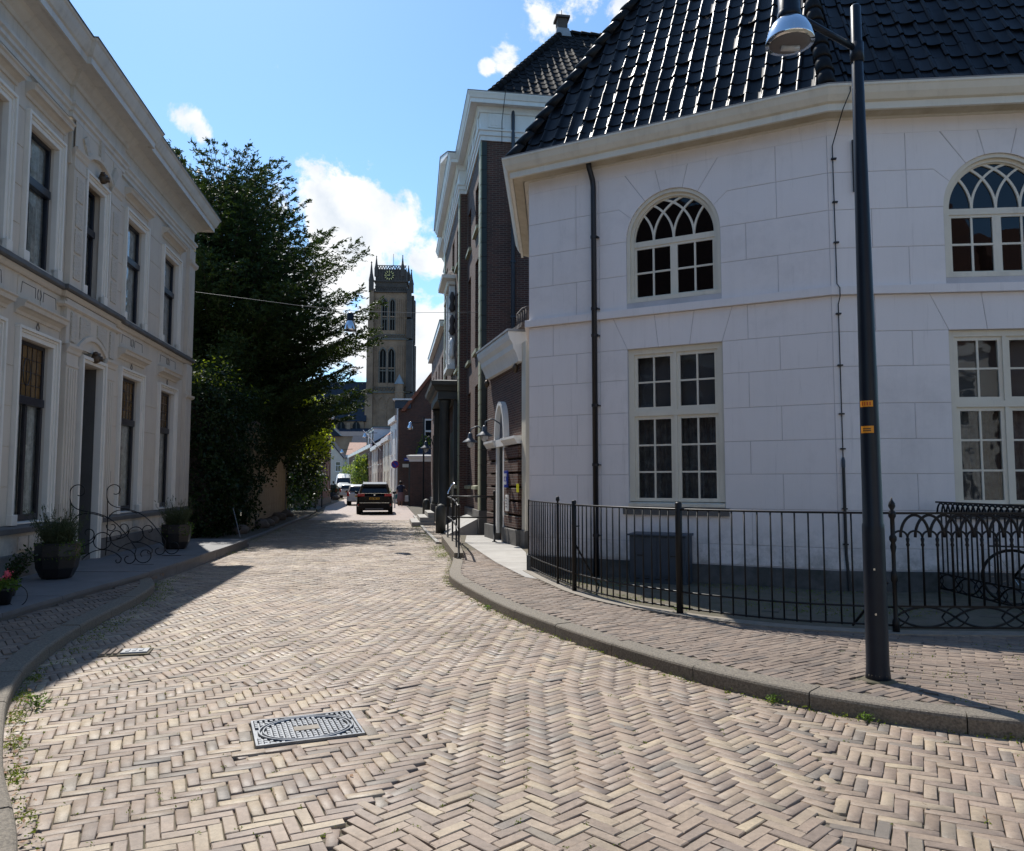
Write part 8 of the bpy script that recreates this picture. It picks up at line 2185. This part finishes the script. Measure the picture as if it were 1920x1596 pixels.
def wheels(t, hw, y0, y1, r, w=0.22):
    for sx in (-1, 1):
        for y in (y0, y1):
            mb = MB(); x0 = sx * hw; A_ = np.linspace(0, 2 * PI, 25)[:-1]
            for ra, xa, rb, xb in ((r * 0.62, 0, r * 0.97, 0), (r * 0.97, 0, r, 0.02), (r, 0.02, r, w - 0.02), (r, w - 0.02, r * 0.97, w), (r * 0.97, w, r * 0.3, w)):
                for p_, q_ in zip(A_, np.roll(A_, -1)):
                    f_ = lambda rr, xx, a: (x0 - sx * xx, y + rr * math.cos(a), r + rr * math.sin(a))
                    mb.face([f_(ra, xa, p_), f_(ra, xa, q_), f_(rb, xb, q_), f_(rb, xb, p_)])
            w_ = mb.build('wheel', M['rubber'], t)
            mb = MB(); mb.face([(x0 - sx * 0.02, y + r * 0.62 * math.cos(a), r + r * 0.62 * math.sin(a)) for a in A_]); mb.build('rim', M['lead'], w_)
def suv():
    t = empty('parked_car', (-7.03, 39.7, 0.0), R(9)); tag(t, 'black SUV seen from behind with red tail lights and yellow plate in mid street', 'car')
    # y = 0 at the rear bumper, car points away (+y)
    loft([(0.02, 0.42, 0.95, 0.80, 0.84), (0.10, 0.34, 1.02, 0.86, 0.88), (0.5, 0.28, 1.06, 0.90, 0.90), (2.2, 0.26, 1.06, 0.91, 0.90), (3.6, 0.28, 1.02, 0.90, 0.86), (4.2, 0.34, 0.92, 0.84, 0.76), (4.44, 0.42, 0.74, 0.74, 0.66)], 'body', M['carblack'], t)
    loft([(0.30, 1.00, 1.50, 0.80, 0.62), (0.55, 1.0, 1.60, 0.82, 0.64), (1.4, 1.0, 1.635, 0.82, 0.66), (2.4, 1.0, 1.62, 0.82, 0.64), (3.1, 0.98, 1.30, 0.80, 0.62), (3.5, 0.96, 1.06, 0.76, 0.6)], 'cabin', M['carblack'], t)
    MB().face([(-0.66, 0.12, 1.10), (0.66, 0.12, 1.10), (0.56, 0.32, 1.47), (-0.56, 0.32, 1.47)]).build('rear_window', M['carglass'], t)
    for s in (-1, 1): MB().face([(s * 0.835, 0.7, 1.08), (s * 0.835, 3.0, 1.08), (s * 0.70, 2.5, 1.5), (s * 0.70, 0.9, 1.5)]).build('side_window', M['carglass'], t)
    MB().prism_yz([(0.10, 1.52), (0.75, 1.62), (0.75, 1.66), (0.10, 1.56)], -0.60, 0.60).build('spoiler', M['zinc'], t, bevel=0.01)
    for s in (-1, 1):
        MB().tube([(s * 0.60, 0.6, 1.66), (s * 0.62, 1.5, 1.70), (s * 0.60, 2.4, 1.66)], 0.015, 5).build('roof_rail', M['chrome'], t)
        tl = MB().box(s * 0.86 if s < 0 else 0.50, s * 0.50 if s < 0 else 0.86, 0.0, 0.10, 0.93, 1.06).build('tail_light', M['taillight'], t, bevel=0.012)
        for k in range(3): MB().box(s * (0.56 + k * 0.11) - 0.02, s * (0.56 + k * 0.11) + 0.02, -0.008, 0.001, 0.95, 1.04, 0.004, 0.004).build('light_claw', M['taillight'], tl)
        MB().lathe([(0.02, -0.09), (0.10, -0.05), (0.105, 0.03), (0.03, 0.08)], 0, 0, 12).build('mirror', M['carblack'], t, True).location = (s * 1.02, 2.9, 1.08)
        MB().box(s * 0.78 - 0.06, s * 0.78 + 0.06, -0.012, 0.02, 0.46, 0.54).build('reflector', M['taillight'], t)
    MB().box(-0.80, 0.80, -0.045, 0.12, 0.30, 0.60, 0.03, 0.0).build('bumper', M['rubber'], t, bevel=0.03)
    MB().box(-0.74, 0.74, -0.06, -0.03, 0.585, 0.61).build('chrome_strip', M['chrome'], t)
    MB().box(-0.45, 0.45, -0.05, -0.02, 0.26, 0.32).build('skid_plate', M['lead'], t)
    MB().box(-0.70, 0.70, 0.03, 0.06, 1.068, 1.082).build('window_strip', M['chrome'], t)
    pl_ = MB().box(-0.26, 0.26, -0.005, 0.018, 0.76, 0.87).build('number_plate', M['plate'], t)
    for k in range(7):
        if k not in (2, 5): MB().box(-0.20 + k * 0.06, -0.165 + k * 0.06, -0.008, -0.0055, 0.785, 0.845).build('plate_character', M['ink'], pl_)
    MB().box(-0.04, 0.04, -0.005, 0.02, 0.96, 1.04).build('badge', M['chrome'], t, bevel=0.01)
    MB().box(-0.84, 0.84, 0.2, 4.2, 0.20, 0.34).build('underbody', M['rubber'], t)
    wheels(t, 0.925, 0.85, 3.52, 0.35, 0.24)
suv()
def hatch(name, loc, rz, lab, mat, Hh=1.48, hw=0.84, L=4.0):
    t = empty(name, loc, rz); tag(t, lab, 'car')
    k = Hh / 1.48
    loft([(0.0, 0.40, 0.88, hw - 0.08, hw - 0.06), (0.12, 0.30, 0.95, hw - 0.02, hw - 0.02), (0.6, 0.24, 0.98, hw, hw), (2.4, 0.22, 0.97, hw, hw), (3.4, 0.26, 0.92, hw, hw - 0.06), (L - 0.02, 0.38, 0.7, hw - 0.12, hw - 0.2)], 'body', M[mat], t)
    loft([(0.22, 0.94, 1.36 * k, hw - 0.08, hw - 0.24), (0.5, 0.94, 1.45 * k, hw - 0.05, hw - 0.20), (1.4, 0.94, 1.48 * k, hw - 0.05, hw - 0.18), (2.2, 0.93, 1.44 * k, hw - 0.06, hw - 0.2), (3.0, 0.9, 0.99, hw - 0.12, hw - 0.24)], 'cabin', M[mat], t)
    MB().face([(-hw + 0.18, 0.075, 1.0), (hw - 0.18, 0.075, 1.0), (hw - 0.28, 0.235, 1.33 * k), (-hw + 0.28, 0.235, 1.33 * k)]).build('rear_window', M['carglass'], t)
    for s in (-1, 1):
        MB().box(s * (hw - 0.09) - 0.08, s * (hw - 0.09) + 0.08, -0.02, 0.10, 0.66, 0.98, 0.01, 0.0).build('tail_light', M['taillight'], t, bevel=0.01)
        MB().face([(s * (hw - 0.045), 0.6, 0.99), (s * (hw - 0.045), 2.5, 0.99), (s * (hw - 0.17), 2.1, 1.36 * k), (s * (hw - 0.17), 0.75, 1.36 * k)]).build('side_window', M['carglass'], t)
        MB().box(s * (hw + 0.10) - 0.08, s * (hw + 0.10) + 0.08, 2.4, 2.5, 0.94, 1.06).build('mirror', M['rubber'], t, bevel=0.02)
    pl_ = MB().box(-0.26, 0.26, -0.03, 0.01, 0.62, 0.73).build('number_plate', M['plate'], t)
    MB().box(-0.18, 0.18, -0.034, -0.031, 0.65, 0.70).build('plate_characters', M['ink'], pl_)
    MB().box(-hw + 0.04, hw - 0.04, -0.06, 0.12, 0.32, 0.52).build('bumper', M[mat], t, bevel=0.03)
    wheels(t, hw + 0.01, 0.7, 3.2, 0.30, 0.2)
    return t
hatch('white_hatchback', (-17.05, 80.5, 0), R(9), 'white hatchback with red tail lights parked in front of the white van', 'carwhite')
hatch('white_car', (-10.9, 55.2, 0), R(9), 'white car mostly hidden to the left of the black SUV', 'carwhite', 1.5)
hatch('dark_car', (-19.9, 84.5, 0), R(9), 'dark car in the shade left of the white van', 'cardark', 1.5)
def van():
    t = empty('white_van', (-19.3, 88.5, 0), R(9)); tag(t, 'tall white panel van facing us behind the white hatchback', 'van')
    loft([(0.0, 0.45, 1.0, 0.80, 0.78), (0.15, 0.35, 1.15, 0.94, 0.92), (0.9, 0.32, 1.45, 0.98, 0.96), (1.9, 0.30, 2.55, 1.0, 0.84), (2.3, 0.30, 2.68, 1.0, 0.86), (5.6, 0.32, 2.66, 1.0, 0.86)], 'body', M['carwhite'], t)
    MB().face([(-0.80, 0.98, 1.52), (0.80, 0.98, 1.52), (0.70, 1.50, 2.18), (-0.70, 1.50, 2.18)]).build('windscreen', M['carglass'], t)
    MB().box(-0.5, 0.5, -0.03, 0.05, 0.7, 0.95).build('grille', M['rubber'], t)
    for s in (-1, 1):
        MB().box(s * 0.80 - 0.14, s * 0.80 + 0.14, -0.01, 0.2, 0.8, 1.05).build('headlight', M['glassblob'], t, bevel=0.02)
        MB().box(s * 1.12 - 0.10, s * 1.12 + 0.10, 1.0, 1.12, 1.45, 1.8).build('mirror', M['rubber'], t, bevel=0.02)
    MB().box(-0.05, 0.05, 1.9, 1.96, 2.36, 2.46).build('badge', M['ink'], t)
    wheels(t, 1.0, 1.0, 4.6, 0.35)
van()
def skin_person():
    t = empty('person', (-7.55, 52.6, 0.02), R(12)); tag(t, 'woman in dark blue top and dusty pink skirt walking away beside the gatehouse, with bags', 'person')
    J = {'pelvis': (0, 0, 0.92), 'waist': (0, 0, 1.08), 'chest': (0, 0, 1.28), 'neck': (0, 0.0, 1.43), 'headb': (0, 0.01, 1.50), 'head': (0, 0.02, 1.60),
         'lsh': (-0.17, 0, 1.37), 'lel': (-0.25, 0.0, 1.12), 'lwr': (-0.27, 0.08, 0.88), 'rsh': (0.17, 0, 1.37), 'rel': (0.30, 0.05, 1.18), 'rwr': (0.42, 0.16, 1.10),
         'lhip': (-0.09, 0, 0.88), 'lkn': (-0.10, 0.06, 0.48), 'lan': (-0.10, -0.02, 0.09), 'lto': (-0.11, 0.14, 0.03), 'rhip': (0.09, 0, 0.88), 'rkn': (0.09, 0.02, 0.48), 'ran': (0.09, -0.10, 0.10), 'rto': (0.10, 0.05, 0.03)}
    Rr = {'pelvis': .14, 'waist': .11, 'chest': .135, 'neck': .05, 'headb': .07, 'head': .09, 'lsh': .055, 'lel': .04, 'lwr': .028, 'rsh': .055, 'rel': .04, 'rwr': .028, 'lhip': .09, 'lkn': .055, 'lan': .035, 'lto': .03, 'rhip': .09, 'rkn': .055, 'ran': .035, 'rto': .03}
    E_ = [('pelvis', 'waist'), ('waist', 'chest'), ('chest', 'neck'), ('neck', 'headb'), ('headb', 'head'), ('chest', 'lsh'), ('lsh', 'lel'), ('lel', 'lwr'), ('chest', 'rsh'), ('rsh', 'rel'), ('rel', 'rwr'), ('pelvis', 'lhip'), ('lhip', 'lkn'), ('lkn', 'lan'), ('lan', 'lto'), ('pelvis', 'rhip'), ('rhip', 'rkn'), ('rkn', 'ran'), ('ran', 'rto')]
    for s, wr in ((-1, 'lwr'), (1, 'rwr')):
        for k in range(5):
            nm = wr + str(k); b_ = Vector(J[wr]); J[nm] = tuple(b_ + Vector(((k - 2) * 0.012, 0.035, -0.075 + abs(k - 2) * 0.01 - (0.0 if k else -0.03)))); Rr[nm] = 0.009; E_.append((wr, nm))
    keys = list(J); me = bpy.data.meshes.new('body'); me.from_pydata([J[k] for k in keys], [(keys.index(a), keys.index(b)) for a, b in E_], []); me.update()
    o = link('body', me, M['skin'], t)
    sk = o.modifiers.new('skin', 'SKIN'); 
    if not me.skin_vertices: me.skin_vertices.new() if hasattr(me.skin_vertices, 'new') else None
    return o, me, keys, Rr, t
o, me, keys, Rr, t = skin_person()
for i, k in enumerate(keys):
    sv = me.skin_vertices[0].data[i]; sv.radius = (Rr[k], Rr[k] * (0.7 if k in ('chest', 'waist', 'pelvis') else 1)); sv.use_root = (k == 'pelvis')
ss = o.modifiers.new('sub', 'SUBSURF'); ss.levels = 1; ss.render_levels = 2; o.modifiers['skin'].use_smooth_shade = True
def ell(prof, sy=0.75, n=16):
    mb = MB(); rings = []
    for r, z in prof: rings.append([mb.P((r * math.cos(2 * PI * k / n) * (1 + 0.03 * math.sin(5 * k)), r * sy * math.sin(2 * PI * k / n), z)) for k in range(n)])
    for a, b in zip(rings[:-1], rings[1:]):
        for k in range(n): l = (k + 1) % n; mb.f.append([a[k], a[l], b[l], b[k]])
    return mb
ell([(0.19, 0.95), (0.165, 1.08), (0.19, 1.25), (0.21, 1.36), (0.13, 1.44), (0.06, 1.46)]).build('top', M['denim'], t, True)
for s, a, b in ((-1, (-0.17, 0, 1.38), (-0.245, 0, 1.14)), (1, (0.17, 0, 1.38), (0.29, 0.045, 1.19))): MB().tube([a, b], [0.075, 0.06], 10).build('sleeve', M['denim'], t, True)
ell([(0.17, 1.02), (0.20, 0.92), (0.24, 0.60), (0.27, 0.36), (0.26, 0.35)]).build('skirt', M['skirt'], t, True)
MB().lathe([(0.03, 1.48), (0.085, 1.50), (0.108, 1.58), (0.106, 1.66), (0.07, 1.71), (0.01, 1.725)], 0, 0.0, 14).build('hair', M['hair'], t, True)
for sx in (-0.033, 0.033): MB().lathe([(0.002, 1.60), (0.009, 1.607), (0.002, 1.614)], sx, 0.108, 6).build('eye', M['ink'], t)
b = MB().box(-0.17, 0.17, -0.06, 0.06, 0.0, 0.32, 0.03, 0.01).build('teal_bag', M['teal'], None, bevel=0.02, loc=(-7.88, 52.65, 0.52)); tag(b, 'teal green bag hanging at the left hand of the walking woman', 'bag')
b = MB().box(-0.14, 0.14, -0.06, 0.06, 0.0, 0.40, 0.03, 0.01).build('white_bag', M['carwhite'], None, bevel=0.02, loc=(-7.15, 52.75, 0.35)); tag(b, 'white bag held at the right side of the walking woman', 'bag')
def tub(x, y, lab, mat='shrub', pot='plinth', s=1.0):
    t = empty('plant_tub', (x, y, 0.02)); tag(t, lab + ', its tub', 'planter'); MB().lathe([(0.34 * s, 0), (0.42 * s, 0.42 * s), (0.44 * s, 0.46 * s), (0.38 * s, 0.46 * s)], 0, 0, 12).build('pot', M[pot], t)
    leafy('tub_plant', (x, y, 0), [(0, 0, 0.75 * s, 0.42 * s), (0.15, 0, 0.9 * s, 0.3 * s)], 500, 0.10, [(mat, 1.0)], lab, 'plant')
tub(-8.55, 51.8, 'pale green shrub between the black SUV and the walking woman', 'shrub', 'towerdark', 1.1)
tub(-17.6, 76.8, 'dark shrub in a blue-grey tub at the far left, before the boulder', 'ivy', 'zinc', 1.3)

# ================================================================ STREET BEHIND THE CAMERA (seen in the window panes)
def back_house(x, y, w, eave, ridge, wallm, lab, ang=PI, cols=4):
    return town_house('opposite_house', (x, y, 0), ang, w, 8, eave, ridge, wallm, 'browntile', lab, cols, [(0.9, 2.9), (4.0, 5.8)])
back_house(15, -9.5, 11, 7.2, 14.0, 'trim', 'house with brown tiled roof opposite the church, seen only in its panes')
back_house(3.8, -13.5, 9, 6.8, 11.5, 'cream', 'cream house with brown roof facing the street end, behind the viewer')
back_house(27.2, -8.0, 12, 7.2, 12.0, 'brick3', 'brick house furthest right across from the church, behind the viewer')
back_house(-7.2, -6.0, 11, 6.0, 13.5, 'brick3', 'brick house with brown roof next to the grey house, left of the viewer', PI / 2 , 5)
